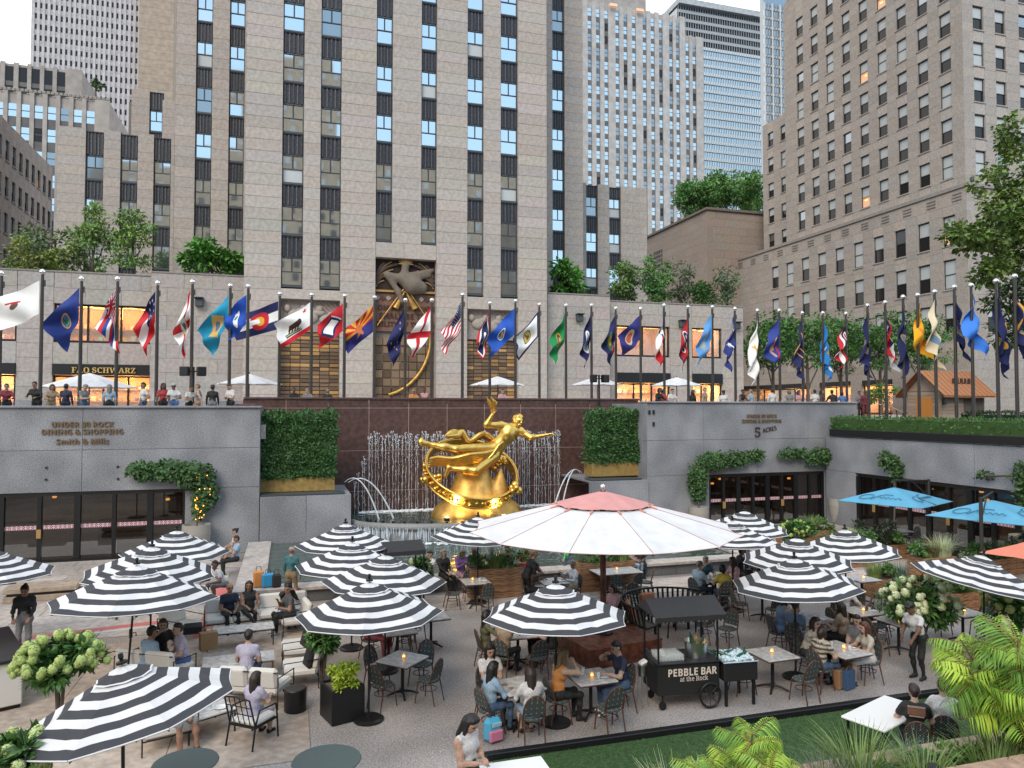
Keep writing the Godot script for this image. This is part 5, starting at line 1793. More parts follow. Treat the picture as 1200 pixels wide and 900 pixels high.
			15:
				rect.call(0, 0, 1, 1, red); rect.call(0.08, 0.12, 0.92, 0.88, white); rect.call(0.13, 0.19, 0.87, 0.81, navy); fdisc(ox, oy, 0.5, 0.5, 0.2, white)
			16:
				rect.call(0, 0, 1, 1, Color(0.12, 0.32, 0.68)); fseal(ox, oy, white, Color(0.3, 0.4, 0.55), gold, 0.2)
			17:
				rect.call(0.06, 0.09, 0.94, 0.91, white); fseal(ox, oy, Color(0.35, 0.45, 0.2), Color(0.8, 0.7, 0.4), Color(0.5, 0.35, 0.15), 0.24)
			18:
				rect.call(0, 0, 1, 1, green); fseal(ox, oy, gold, Color(0.3, 0.25, 0.15), Color(0.7, 0.55, 0.4), 0.24)
			19:
				fseal(ox, oy, white, Color(0.55, 0.6, 0.62), Color(0.3, 0.32, 0.42), 0.36)
			20:
				fdisc(ox, oy, 0.5, 0.5, 0.32, Color(0.25, 0.4, 0.25)); fdisc(ox, oy, 0.5, 0.45, 0.18, Color(0.75, 0.65, 0.3)); fbar(ox, oy, Vector2(0.35, 0.85), Vector2(0.65, 0.85), 0.07, red)
			21:
				rect.call(0, 0, 1, 1, Color(0.17, 0.17, 0.45)); fdisc(ox, oy, 0.5, 0.5, 0.3, Color(0.72, 0.66, 0.5)); fdisc(ox, oy, 0.5, 0.52, 0.2, Color(0.65, 0.3, 0.25))
			22:
				rect.call(0.33, 0, 1, 0.5, white); rect.call(0.33, 0.5, 1, 1, red); fdisc(ox, oy, 0.165, 0.5, 0.25, white, 5)
			23:
				rect.call(0, 0, 0.9, 1, Color(0.66, 0.13, 0.18)); fdisc(ox, oy, 0.45, 0.5, 0.34, white); fdisc(ox, oy, 0.45, 0.5, 0.30, navy)
				for k in 3: fdisc(ox, oy, 0.45 + 0.08 * cos(k * TAU / 3), 0.5 + 0.13 * sin(k * TAU / 3), 0.1, white, 5)
			24:
				rect.call(0, 0, 1, 1, Color(0.33, 0.56, 0.78)); fdisc(ox, oy, 0.5, 0.5, 0.34, Color(0.75, 0.65, 0.4), 16); fdisc(ox, oy, 0.5, 0.5, 0.2, Color(0.6, 0.68, 0.72))
			25:
				rect.call(0, 0, 1, 1, Color(0.13, 0.19, 0.45)); fbar(ox, oy, Vector2(0.5, 0.4), Vector2(0.5, 0.85), 0.06, white); fdisc(ox, oy, 0.5, 0.34, 0.2, white, 9); fdisc(ox, oy, 0.17, 0.25, 0.11, white); fdisc(ox, oy, 0.15, 0.21, 0.1, Color(0.13, 0.19, 0.45))
			26:
				rect.call(0, 0, 1, 1, white); fbar(ox, oy, Vector2(0.5, 0.25), Vector2(0.5, 0.75), 0.07, gold); fdisc(ox, oy, 0.5, 0.7, 0.16, gold); fdisc(ox, oy, 0.5, 0.63, 0.13, white); fbar(ox, oy, Vector2(0.42, 0.35), Vector2(0.58, 0.35), 0.06, gold)
			27:
				rect.call(0, 0, 1, 1, Color(0.17, 0.24, 0.53)); fdisc(ox, oy, 0.5, 0.45, 0.2, gold); fbar(ox, oy, Vector2(0.28, 0.7), Vector2(0.42, 0.35), 0.14, Color(0.72, 0.6, 0.6)); fbar(ox, oy, Vector2(0.72, 0.7), Vector2(0.58, 0.35), 0.14, Color(0.72, 0.6, 0.6)); fbar(ox, oy, Vector2(0.3, 0.8), Vector2(0.7, 0.8), 0.08, red)
			28:
				fdisc(ox, oy, 0.5, 0.55, 0.2, gold); fdisc(ox, oy, 0.5, 0.55, 0.14, navy); rect.call(0.25, 0.12, 0.75, 0.2, gold); rect.call(0.35, 0.84, 0.65, 0.9, gold)
			29:
				rect.call(0, 0, 1, 1, Color(0.15, 0.48, 0.76)); fdisc(ox, oy, 0.5, 0.45, 0.22, Color(0.72, 0.58, 0.36)); rect.call(0.2, 0.8, 0.8, 0.9, white)
			30:
				for k in 5: rect.call(0, k / 5.0, 1, (k + 1) / 5.0, red if k % 2 == 0 else white)
				for k in 20: rect.call(0, k / 40.0, 0.5 * k / 20.0, 1.0 - k / 40.0, navy)
				for k in 20: rect.call(0, k / 20.0, 0.5 * (1.0 - absf(k - 10) / 10.0), (k + 1) / 20.0, navy)
				fdisc(ox, oy, 0.17, 0.5, 0.16, white); fdisc(ox, oy, 0.17, 0.5, 0.1, red)
			31, 33, 36:
				fseal(ox, oy, Color(0.6, 0.55, 0.35), Color(0.4, 0.45, 0.5), Color(0.5, 0.35, 0.2), 0.22 if i != 36 else 0.3)
			32:
				rect.call(0.33, 0, 1, 0.5, red); rect.call(0.33, 0.5, 1, 1, white); fdisc(ox, oy, 0.165, 0.5, 0.15, white, 5); rect.call(0.06, 0.15, 0.27, 0.24, gold); rect.call(0.06, 0.76, 0.27, 0.85, gold)
			34:
				rect.call(0, 0, 1, 1, Color(0.90, 0.64, 0.08)); fdisc(ox, oy, 0.5, 0.5, 0.13, red); fdisc(ox, oy, 0.5, 0.5, 0.09, Color(0.90, 0.64, 0.08))
				for k in 4:
					var e := Vector2.from_angle(k * PI / 2)
					for j in [-1, 0, 1]:
						var o: Vector2 = Vector2(-e.y, e.x) * j * 0.045 + Vector2(0.5, 0.5)
						fbar(ox, oy, o + e * Vector2(0.09, 0.14), o + e * Vector2(0.2, 0.32), 0.03, red)
			35:
				rect.call(0, 0, 1, 1, Color(0.82, 0.77, 0.66)); fdisc(ox, oy, 0.5, 0.5, 0.22, Color(0.45, 0.58, 0.72)); fdisc(ox, oy, 0.5, 0.3, 0.1, gold)
			37:
				rect.call(0, 0, 1, 1, Color(0.22, 0.48, 0.85)); fdisc(ox, oy, 0.18, 0.2, 0.12, Color(0.6, 0.62, 0.4), 5)
			38:
				fseal(ox, oy, gold, Color(0.6, 0.5, 0.3), Color(0.45, 0.35, 0.3), 0.27)
			39:
				rect.call(0.2, 0.06, 0.8, 0.17, gold); fseal(ox, oy, gold, Color(0.5, 0.55, 0.5), Color(0.3, 0.35, 0.3), 0.24, 0.5, 0.58)
	var m := mat("flag", Color.WHITE, 0.8)
	m.albedo_texture = ImageTexture.create_from_image(atlas)
	m.backlight_enabled = true
	m.backlight = Color(0.3, 0.3, 0.3)

func flag_mesh(i: int, hoist: float, fly: Vector2, spread: float, seed_i: int) -> ArrayMesh:
	var g := G.new()
	var nu := 18
	var nv := 10
	var ph := seed_i * 1.7
	var limp := clampf(1.0 - absf(fly.x) / (fly.length() + 0.01), 0.0, 1.0)
	var at := func(u: float, v: float) -> Vector3:
		var sag := u * u * 0.25 * fly.y * (1.0 - limp)
		var p := V(fly.x * u, -v * hoist * (1.0 - 0.18 * u) - fly.y * u + sag * (0.5 - v * 0.3), 0)
		p.x += spread * (v - 0.5) * u
		var fold := sin(TAU * (1.1 * u + (0.9 + limp) * v * 0.9) + ph)
		p.z = fold * (0.13 + 0.18 * limp) * minf(1.0, u * 3.0) + 0.05 * sin(11.0 * u + ph)
		p.x += 0.06 * sin(TAU * (1.6 * v + 0.7 * u) + ph * 1.3) * minf(1.0, u * 2.0)
		return p
	var c0 := Vector2((i % 8) * CW + 1.0, (i / 8) * CH + 1.0) / Vector2(CW * 8, CH * 5)
	var cs := Vector2(CW - 2.0, CH - 2.0) / Vector2(CW * 8, CH * 5)
	var nrm := func(u: float, v: float) -> Vector3:
		var du: Vector3 = at.call(u + 0.02, v) - at.call(u - 0.02, v)
		var dv: Vector3 = at.call(u, v + 0.02) - at.call(u, v - 0.02)
		var n := dv.cross(du).normalized()
		return n
	for a in nu:
		for b in nv:
			var q := [[a, b + 1], [a + 1, b + 1], [a + 1, b], [a, b]]
			var idx := [0, 2, 1, 0, 3, 2]
			for k: int in idx:
				var u: float = float(q[k][0]) / nu
				var v: float = float(q[k][1]) / nv
				g.vert(at.call(u, v), nrm.call(u, v), c0 + Vector2(u, v) * cs)
	return g.mesh()

const FLAG_WORDS := ["", "white flag with small brown and red eagle emblem", "plain looking mid blue flag with tiny seal", "flag of white, red and blue stripes with a union canton", "red flag with blue star ring canton and white band", "white flag with red diagonal cross and round seal", "teal flag with buff diamond", "bright blue flag with small white shield", "blue and white banded flag with red C round a gold disc", "white flag with brown bear and red bottom stripe", "red flag with starred white diamond", "flag of red and gold rays over blue with copper star", "navy flag with scattered gold stars", "white flag with plain red diagonal cross", "striped red and white flag with starred blue canton", "navy flag edged in white and red", "medium blue flag with small coat of arms", "white flag with navy border and central crest", "green flag with round gold seal", "navy flag with large pale round seal", "navy flag with green and gold shield", "violet blue flag with tan and red round crest", "flag with white star on blue, white and red bands", "red flag with starred blue disc and blue fly edge", "light blue flag with gold sunburst seal", "indigo flag with white palm and crescent", "white flag with gold anchor", "blue flag with two rearing horses round a gold shield", "navy flag with gold lettering bars and shield", "sky blue flag with tan shield and white line", "swallow striped red and white flag with blue triangle", "narrow limp navy flag with dull gold seal", "flag with blue star panel over red and white", "limp navy flag hanging beside the yellow flag", "yellow flag with red sun symbol", "buff flag with pale blue shield", "navy flag with broad dull round seal", "bright sky blue flag with small star emblem", "navy flag with broad gold seal", "navy flag with gold top lettering and seal"]

func flags() -> void:
	rng.seed = 500
	draw_flags()
	var at := [V(-12.19, 11.9, -37.17), V(-10.35, 11.9, -36.23), V(-9.18, 11.9, -37.64), V(-7.62, 11.9, -37.24), V(-6.05, 11.9, -37.89), V(-4.44, 11.9, -37.11), V(-2.83, 11.9, -37.76), V(-2.01, 11.9, -37.69), V(-0.57, 11.9, -39.72), V(1.02, 11.9, -39.59), V(2.69, 11.9, -39.4), V(4.26, 11.9, -39.55), V(5.98, 11.9, -40.01), V(7.38, 11.9, -39.68), V(8.55, 11.9, -37.26), V(10.73, 11.9, -39.87), V(11.87, 11.9, -38.66), V(13.57, 11.9, -39.55), V(15.15, 11.9, -39.44), V(16.56, 11.9, -39.02), V(18.44, 11.9, -39.78), V(19.93, 11.9, -39.52), V(20.56, 11.9, -37.81), V(22.25, 11.9, -38.05), V(23.62, 11.9, -37.63), V(25.32, 11.9, -37.9), V(27.07, 11.9, -38.17), V(28.34, 11.9, -37.79), V(30.48, 11.9, -38.4), V(31.7, 11.9, -38.03), V(33.23, 11.9, -37.78), V(31.79, 11.9, -34.42), V(31.83, 11.9, -33.15), V(31.15, 11.9, -31.21), V(31.4, 11.9, -30.51), V(31.31, 11.9, -29.36), V(31.01, 11.9, -27.93), V(31.36, 11.9, -27.31), V(31.41, 11.9, -26.05), V(31.09, 11.9, -24.87)]
	var fly := [[0, 0, 0], [-46, 26, 10], [-24, 40, 24], [-7, 42, 22], [-16, 42, 14], [-12, 46, 12], [-26, 42, 14], [-22, 26, 6], [-49, 20, 2], [-38, 28, 6], [-30, 28, 4], [-34, 32, 4], [-18, 46, 8], [-26, 36, 8], [-24, 36, 2], [-13, 38, 6], [-33, 34, 4], [-29, 34, 4], [-19, 38, 6], [-10, 42, 8], [-12, 36, 10], [-26, 26, 6], [-9, 42, 6], [-8, 42, 6], [-19, 38, 4], [-12, 42, 4], [-9, 54, 8], [-12, 38, 18], [-6, 46, 8], [2, 46, 7], [-10, 34, 8], [-3, 48, 8], [7, 46, 10], [-1, 54, 8], [8, 44, 34], [-2, 48, 18], [7, 46, 10], [2, 42, 32], [5, 62, 12], [7, 52, 14]]
	var pole := G.new()
	pole.tube([Vector3.ZERO, V(0, 3.2, 0), V(0, 6.45, 0)], [0.085, 0.08, 0.065], 8)
	pole.tube([V(0, 5.9, 0), V(0.1, 5.95, 0), V(0.1, 6.2, 0)], 0.03, 5)
	var pm := pole.mesh()
	var ball := G.new()
	ball.ball(Vector3.ZERO, Vector3.ONE * 0.13, 10, 8)
	var bm := ball.mesh()
	var foot := G.new()
	foot.lathe([Vector2(0.22, 0), Vector2(0.22, 0.08), Vector2(0.12, 0.14), Vector2(0.11, 0.5), Vector2(0.085, 0.55)], 10)
	var fm := foot.mesh()
	var n_flag := 0
	for i in at.size():
		var p: Vector3 = at[i]
		p.y = TY if i < 31 else 4.2
		var words: String = FLAG_WORDS[i]
		var t := thing("flagpole", ("flagpole of the " + words) if i > 0 else "dark flagpole with silver ball beside the white eagle flag, no flag in view", "flagpole", "flagpoles round the plaza", p)
		var stretch := (11.9 - p.y) / 6.55
		put(t, "pole", pm, M.bronze).scale.y = stretch
		put(t, "finial", bm, M.ball, V(0, 6.55 * stretch, 0))
		put(t, "foot", fm, M.bronze)
		bx(t, "cleat", V(0, 1.1, 0.1), V(0.05, 0.22, 0.05), M.steel)
		if i == 0:
			continue
		var s := Vector2(p.x, p.z).length() / 860.0 * 1.02
		var q: Array = fly[i]
		var f := put(self, numbered("flag"), flag_mesh(i, 1.45, Vector2(q[0] * 0.9, q[1]) * s, q[2] * s, i), M.flag, V(p.x - 0.08 * signf(-q[0] + 0.1), 11.5, p.z + 0.06), V(0, R(-0.15, 0.15) if i < 31 else R(-0.3, 0.0), 0))
		tag(f, words + " on a plaza pole", "flag", "flags round the plaza")

# ---------------------------------------------------------------- fountain and gilded figure
func fountain() -> void:
	rng.seed = 600
	var kerb := thing("pool_kerb", "pale stone kerb with dark riser round the lower pool", "kerb")
	var d0 := 23.7
	var x0 := -1.6
	var x1 := 17.3
	var x := x0
	while x < x1:
		var w := minf(1.5, x1 - x)
		bx(kerb, "coping_slab", P(x + w / 2, 0.42, d0 + 0.35), V(w - 0.015, 0.1, 0.7), M.paving, 0.01, Color(1, 1, 1) * R(0.93, 1.05))
		bx(kerb, "riser_slab", P(x + w / 2, 0.185, d0 + 0.4), V(w - 0.015, 0.37, 0.5), M.granite, 0.006, Color(0.5, 0.5, 0.5) * R(0.9, 1.1))
		x += 1.5
	var d := d0 + 0.7
	while d < 32.2:
		var w := minf(1.5, 32.3 - d)
		for sx: float in [x0 + 0.45, x1 - 0.45]:
			bx(kerb, "coping_slab", P(sx, 0.42, d + w / 2), V(0.9, 0.1, w - 0.015), M.paving, 0.01, Color(1, 1, 1) * R(0.93, 1.05))
			bx(kerb, "riser_slab", P(sx, 0.185, d + w / 2), V(0.7, 0.37, w - 0.015), M.granite, 0.006, Color(0.6, 0.6, 0.6))
		d += 1.5
	struct("pool_water", water_mesh(x0 + 0.8, x1 - 0.8, d0 + 0.6, 32.3, 0.36, 90, 46, 0.022), M.water, "greenish rippling water of the lower pool")
	var basin := thing("raised_basin", "raised curved stone basin under the gilded statue with water spilling over its lip", "basin")
	var poly := [Vector2(2.7, -36.4), Vector2(2.7, -33.2)]
	for i in 21:
		var a := PI * i / 20.0
		poly.append(Vector2(8.2 - 5.5 * cos(a), -33.2 + 2.6 * sin(a)))
	poly.append(Vector2(13.7, -36.4))
	var g := G.new()
	g.prism(poly, 0.2, 0.86)
	put(basin, "basin_wall", g.mesh(), M.granite)
	g = G.new()
	var rim := []
	for p: Vector2 in poly.slice(1, 24):
		rim.append(V(p.x, 0.95, p.y))
	g.col = Color(0.95, 0.92, 0.85)
	g.tube(rim, 0.16, 8)
	put(basin, "lip", g.mesh(), M.granite)
	var fall := G.new()
	for k in 420:
		var a := PI * (0.04 + 0.92 * rng.randf())
		var r := R(0.0, 0.14)
		var p := V(8.2 - (5.66 + r) * cos(a), R(0.75, 0.98), -33.2 + (2.76 + r) * sin(a))
		var len := R(0.18, 0.6)
		fall.tube([p, p + V(0, -len * 0.5, 0.03), p + V(0, -minf(len, p.y - 0.36), 0.05)], [R(0.006, 0.014), R(0.01, 0.02), 0.008], 4, false)
	put(basin, "spilling_water", fall.mesh(), M.spray).set_meta("kind", "stuff")
	var foam := G.new()
	for k in 700:
		var a := PI * rng.randf()
		var r := R(0.15, 0.75) * R(0.4, 1.0)
		foam.ball(V(8.2 - (5.7 + r) * cos(a), 0.37, -33.2 + (2.8 + r) * sin(a)), V(R(0.02, 0.09), R(0.01, 0.03), R(0.02, 0.07)), 5, 3)
	put(basin, "foam", foam.mesh(), M.foam).set_meta("kind", "stuff")
	var up := struct("basin_water", water_mesh(2.75, 13.65, 30.75, 36.4, 0.98, 70, 40, 0.03, poly), M.water, "clear water in the raised basin")
	up.set_meta("kind", "structure")
	for i in 22:
		var a := PI * (i + 0.5) / 22.0
		bx(basin, "nozzle", V(8.2 - 4.9 * cos(a), 1.05, -33.2 + 2.15 * sin(a)), V(0.1, 0.14, 0.1), M.black_metal)
	var jets := thing("fountain_jets", "row of thin white water jets falling down the red wall behind the statue", "fountain")
	var n := 66
	for i in n:
		var k := (i + R(0.2, 0.8)) / n
		var jx := lerpf(2.93, 13.64, k)
		var side := minf(k, 1.0 - k)
		var ytop := 4.6 + 0.12 * sin(i * 1.3)
		if k < 0.055:
			ytop = 2.1 + k * 28.0
		g = G.new()
		var y := ytop
		var reach := R(0.22, 0.42)
		var pts := []
		var rad := []
		while y > 0.98:
			pts.append(V(jx + R(-0.02, 0.02), y, -36.5 + reach * sqrt(clampf((ytop - y) * 1.6 + 0.08, 0, 1))))
			rad.append(R(0.004, 0.014) if rng.randf() < 0.8 else R(0.012, 0.022))
			y -= R(0.12, 0.26)
		pts.append(V(jx, 0.98, -36.5 + reach))
		rad.append(0.02)
		if pts.size() > 2:
			g.tube(pts, rad, 5, false)
		for q in 34:
			var drop := pow(rng.randf(), 1.7) * 1.5
			g.ball(V(jx + R(-0.07, 0.07), ytop + 0.12 - drop, -36.35 + R(0, 0.2)), V(0.7, 1.2, 0.7) * R(0.01, 0.036) * (1.1 - drop * 0.45), 5, 4)
		for q in 12:
			g.ball(V(jx + R(-0.06, 0.06), R(1.0, ytop), -36.4 + reach * R(0.8, 1.2)), V(0.012, R(0.02, 0.06), 0.012), 4, 4)
		if pts.size() > 2:
			put(jets, "water_jet", g.mesh(), M.spray)
	for q: Array in [[2.4, 2.62, 1.0], [2.55, 2.6, 1.35], [13.9, 2.75, -0.8], [14.0, 2.75, -1.15]]:
		g = G.new()
		var pts := []
		for k in 12:
			var tt := k / 11.0
			pts.append(V(q[0] + q[2] * tt * 1.5, q[1] + 1.6 * tt - 3.3 * tt * tt, -34.3 + 0.6 * tt))
		g.tube(pts, [0.02, 0.022, 0.02, 0.03, 0.024, 0.034, 0.03, 0.04, 0.03, 0.044, 0.04, 0.05], 5, false)
		put(jets, "arching_jet", g.mesh(), M.spray)
	foam = G.new()
	for k in 900:
		foam.ball(V(R(3.2, 13.3), 0.99, -R(35.6, 36.3)), V(R(0.02, 0.1), R(0.01, 0.05), R(0.02, 0.08)), 5, 3)
	put(jets, "splash", foam.mesh(), M.foam).set_meta("kind", "stuff")
	statue()

func water_mesh(xa: float, xb: float, da: float, db: float, y: float, nx: int, nz: int, amp: float, clip: Array = []) -> ArrayMesh:
	var f := FastNoiseLite.new()
	f.seed = 61
	f.frequency = 1.3
	f.fractal_octaves = 3
	var g := G.new()
	var H := func(u: float, v: float) -> Vector3:
		return V(u, y + f.get_noise_2d(u, v) * amp, -v)
	var N := func(u: float, v: float) -> Vector3:
		return V(-(f.get_noise_2d(u + 0.05, v) - f.get_noise_2d(u - 0.05, v)) * amp / 0.1, 1.0, (f.get_noise_2d(u, v + 0.05) - f.get_noise_2d(u, v - 0.05)) * amp / 0.1).normalized()
	var pk := PackedVector2Array(clip)
	for i in nx:
		for j in nz:
			var u0 := lerpf(xa, xb, float(i) / nx)
			var u1 := lerpf(xa, xb, float(i + 1) / nx)
			var v0 := lerpf(da, db, float(j) / nz)
			var v1 := lerpf(da, db, float(j + 1) / nz)
			if clip and not (Geometry2D.is_point_in_polygon(Vector2((u0 + u1) / 2, -(v0 + v1) / 2), pk)):
				continue
			g.quadn(H.call(u0, v0), H.call(u1, v0), H.call(u1, v1), H.call(u0, v1), N.call(u0, v0), N.call(u1, v0), N.call(u1, v1), N.call(u0, v1))
	return g.mesh()

func statue() -> void:
	var t := thing("gilded_statue", "gilded statue of a figure floating in a tilted ring above a rocky peak", "statue")
	var Z := func(v: Vector3, z: float) -> Vector3: return v + V(0, 0, z)
	var b := []
	var top1: Vector3 = V(8.3, 3.4, -33.6)
	var top2: Vector3 = V(9.59, 3.01, -33.6)
	var foot := V(top1.x + 0.05, 0.9, -33.7)
	b.append([foot + V(-1.15, -0.1, 0), foot + V(1.45, -0.1, 0), 0.95, 0.9, 0])
	b.append([foot + V(-0.35, 0.25, 0), top1 + V(-0.3, -0.1, -0.2), 1.25, 0.36, 0])
	b.append([foot + V(0.1, 0.3, 0.1), top1 + V(0.3, 0.15, -0.15), 1.1, 0.3, 0])
	b.append([foot + V(0.95, 0.2, 0.1), top2 + V(0, 0.1, 0), 0.95, 0.08, 0])
	b.append([foot + V(-1.3, 0.0, 0.35), foot + V(-0.9, 0.9, 0.1), 0.7, 0.4, 0])
	b.append([foot + V(0.3, 0.0, 0.75), foot + V(0.25, 1.3, 0.5), 0.55, 0.18, 0])
	put(t, "rocky_mount", sdf_mesh(sdf(b, 0.1, 0.16), [Color.WHITE]), M.gold_dull)
	b = []
	var pel: Vector3 = V(9.16, 3.99, -33.4)
	var waist: Vector3 = V(9.49, 4.35, -33.4)
	var chest: Vector3 = V(9.86, 4.79, -33.3)
	var neck: Vector3 = V(10.08, 5.07, -33.25)
	var S := func(p: Array) -> Array:
		var o := []
		for i in p.size() - 1:
			for k in 4:
				o.append(p[i].cubic_interpolate(p[i + 1], p[maxi(i - 1, 0)], p[mini(i + 2, p.size() - 1)], k / 4.0))
		o.append(p[-1])
		return o
	var SR := func(r: Array) -> Array:
		var o := []
		for i in r.size() - 1:
			for k in 4:
				o.append(lerpf(r[i], r[i + 1], k / 4.0))
		o.append(r[-1])
		return o
	var sr: Vector3 = V(9.49, 5.16, -33.3)
	var sl: Vector3 = V(10.45, 4.87, -33.2)
	b.append([pel + V(-0.1, -0.1, 0), pel + V(0.1, 0.12, 0), 0.34, 0.34, 0])
	b.append([pel, waist, 0.34, 0.29, 0])
	b.append([waist, chest, 0.29, 0.36, 0])
	b.append([chest, (sr + sl) / 2, 0.36, 0.26, 0])
	b.append([sr, sl, 0.19, 0.19, 0])
	b.append([(sr + sl) / 2, neck + V(0.05, 0.1, 0), 0.18, 0.13, 0])
	var er: Vector3 = V(8.75, 5.21, -33.1)
	var wr: Vector3 = V(9.01, 5.7, -33.0)
	b.append([sr, er, 0.17, 0.125, 0]); b.append([er, wr, 0.125, 0.075, 0])
	var el: Vector3 = V(10.88, 4.59, -32.9)
	var wl: Vector3 = V(11.57, 4.73, -32.7)
	b.append([sl, el, 0.16, 0.12, 0]); b.append([el, wl, 0.12, 0.075, 0])
	var k1: Vector3 = V(7.35, 4.09, -33.2)
	var a1: Vector3 = V(5.96, 4.36, -33.4)
	b.append([pel + V(-0.1, 0.1, 0.05), k1, 0.29, 0.19, 0]); b.append([k1, k1.lerp(a1, 0.4), 0.19, 0.185, 0]); b.append([k1.lerp(a1, 0.4), a1, 0.18, 0.10, 0])
	b.append([a1, V(5.7, 4.44, -33.4), 0.11, 0.10, 0]); b.append([V(5.76, 4.34, -33.4), V(5.76, 4.58, -33.4), 0.11, 0.07, 0])
	var k2: Vector3 = V(8.12, 3.12, -32.7)
	var a2: Vector3 = V(6.95, 3.26, -33.0)
	b.append([pel + V(0.0, -0.25, 0.15), k2, 0.28, 0.18, 0]); b.append([k2, k2.lerp(a2, 0.4), 0.18, 0.175, 0]); b.append([k2.lerp(a2, 0.4), a2, 0.17, 0.10, 0])
	b.append([a2 + V(0, 0.05, 0), V(6.78, 2.85, -33.0), 0.12, 0.07, 0])
	for q: Array in b:
		q[2] *= 1.13
		q[3] *= 1.13
	var fig := sdf(b, 0.055, 0.11)
	var hb := Basis(Vector3.UP, 0.45) * Basis(Vector3.FORWARD, 0.25)
	var hx := Transform3D(hb.scaled(Vector3.ONE * 2.7), V(10.3, 5.35, -33.2))
	var aim := func(o: Vector3, y: Vector3, z: Vector3) -> Transform3D:
		var yy := y.normalized()
		var zz := (z - yy * z.dot(yy)).normalized()
		return Transform3D(Basis(yy.cross(zz), yy, zz).scaled(Vector3.ONE * 2.7), o)
	var whole := join([[fig, Transform3D.IDENTITY], [head_sdf(), hx], [hand_sdf(), aim.call(wr, V(0.05, 1, 0.2), V(-0.4, 0, 1))], [hand_sdf(), aim.call(wl, wl - el, V(0, -1, 0.3))]])
	put(t, "figure", sdf_mesh(whole, [Color.WHITE]), M.gold)
	var hr := put(t, "hair", hair_mesh("short", Color.WHITE), M.gold)
	hr.transform = hx
	var g := G.new()
	for i in 8:
		var a := TAU * i / 8.0
		var o: Vector3 = V(9.05, 6.04, -33.0)
		g.tube([o + V(cos(a), 0, sin(a)) * 0.08, o + V(cos(a) * 0.2 - 0.05, 0.2 + 0.03 * (i % 3), sin(a) * 0.2), o + V(cos(a) * 0.14 - 0.16 - 0.05 * (i % 2), 0.38 + 0.06 * (i % 3), sin(a) * 0.14)], [0.07, 0.06, 0.015], 6)
	put(t, "flame", g.mesh(), M.gold)
	g = G.new()
	for r in 4:
		var oz := V(0, 0.0, 0.10 * r - 0.15)
		g.tube(S.call([V(9.43, 4.3, -33.6) + oz, V(8.71, 4.65, -33.6) + oz + V(0, 0.05 * r, 0), V(8.01, 4.44, -33.6) + oz * 1.4, V(7.68, 4.76, -33.6) + oz + V(0, 0.04 * r, 0), V(7.26, 4.87, -33.5) + oz + V(0.06 * r, -0.05 * r, 0), V(6.93, 4.7, -33.5) + oz]), SR.call([0.12, 0.13, 0.13, 0.14, 0.16, 0.05]), 7)
	for r in 5:
		var oz := V(0, -0.075 * r, 0.16 - 0.04 * r)
		g.tube(S.call([V(9.16, 4.05, -33.1) + oz, V(8.56, 3.91, -33.0) + oz * 1.1, V(7.83, 3.84, -33.0) + oz * 1.2, V(7.13, 3.69, -33.1) + oz * 1.1, V(6.44, 3.74, -33.2) + oz, V(6.04, 3.69, -33.2) + oz * 1.3]), SR.call([0.11, 0.12, 0.13, 0.12, 0.11, 0.05]), 7)
	for r in 5:
		g.tube([V(8.72, 3.55, -33.0) + V(0.09 * r, 0.1 * r, 0.05), V(8.97, 3.83, -32.85) + V(0.07 * r, 0.1 * r, 0), V(9.38, 4.17, -33.0) + V(0.03 * r, 0.06 * r, 0)], 0.085, 6)
	put(t, "drapery", g.mesh(), M.gold)
	g = G.new()
	var rc: Vector3 = V(8.11, 3.01, -33.5)
	var rr := 2.18
	var tb := Basis(Vector3.RIGHT, 0.62) * Basis(Vector3.BACK, -0.08)
	var seg := 56
	for i in seg:
		var a0 := TAU * i / seg
		var a1b := TAU * (i + 1) / seg
		var c0 := V(cos(a0), 0, sin(a0))
		var c1 := V(cos(a1b), 0, sin(a1b))
		var hh := V(0, 0.27, 0)
		var wi := rr - 0.07
		g.x = Transform3D(tb, rc)
		g.quadn(c1 * rr - hh, c0 * rr - hh, c0 * rr + hh, c1 * rr + hh, c1, c0, c0, c1)
		g.quadn(c0 * wi - hh, c1 * wi - hh, c1 * wi + hh, c0 * wi + hh, -c0, -c1, -c1, -c0)
		g.quad(c1 * rr + hh, c0 * rr + hh, c0 * wi + hh, c1 * wi + hh)
		g.quad(c0 * rr - hh, c1 * rr - hh, c1 * wi - hh, c0 * wi - hh)
	for s: float in [-1.0, 1.0]:
		var pts := []
		for i in seg + 1:
			pts.append(V(cos(TAU * i / seg), 0, sin(TAU * i / seg)) * (rr + 0.01) + V(0, 0.27 * s, 0))
		g.tube(pts, 0.05, 6, false)
	put(t, "ring", g.mesh(), M.gold)
	g = G.new()
	g.x = Transform3D(tb, rc)
	rng.seed = 77
	for i in 46:
		var a := TAU * (i + R(-0.2, 0.2)) / 46.0
		g.ball(V(cos(a), 0, sin(a)) * (rr + 0.03) + V(0, R(-0.08, 0.08), 0), V(R(0.05, 0.14), R(0.06, 0.12), R(0.05, 0.14)), 7, 5)
	put(t, "ring_ornament", g.mesh(), M.gold)
	g = G.new()
	for q: Array in [[V(9.88, 2.3, -32.2), 0.26], [V(5.85, 2.76, -33.0), 0.2], [V(9.72, 3.43, -33.9), 0.26], [V(6.44, 2.82, -33.0), 0.2], [V(9.38, 3.23, -33.9), 0.2]]:
		for k in 5:
			g.ball(q[0] + rdir() * q[1] * 0.7, Vector3.ONE * q[1] * R(0.5, 0.8), 8, 6)
	put(t, "scroll_clusters", g.mesh(), M.gold)
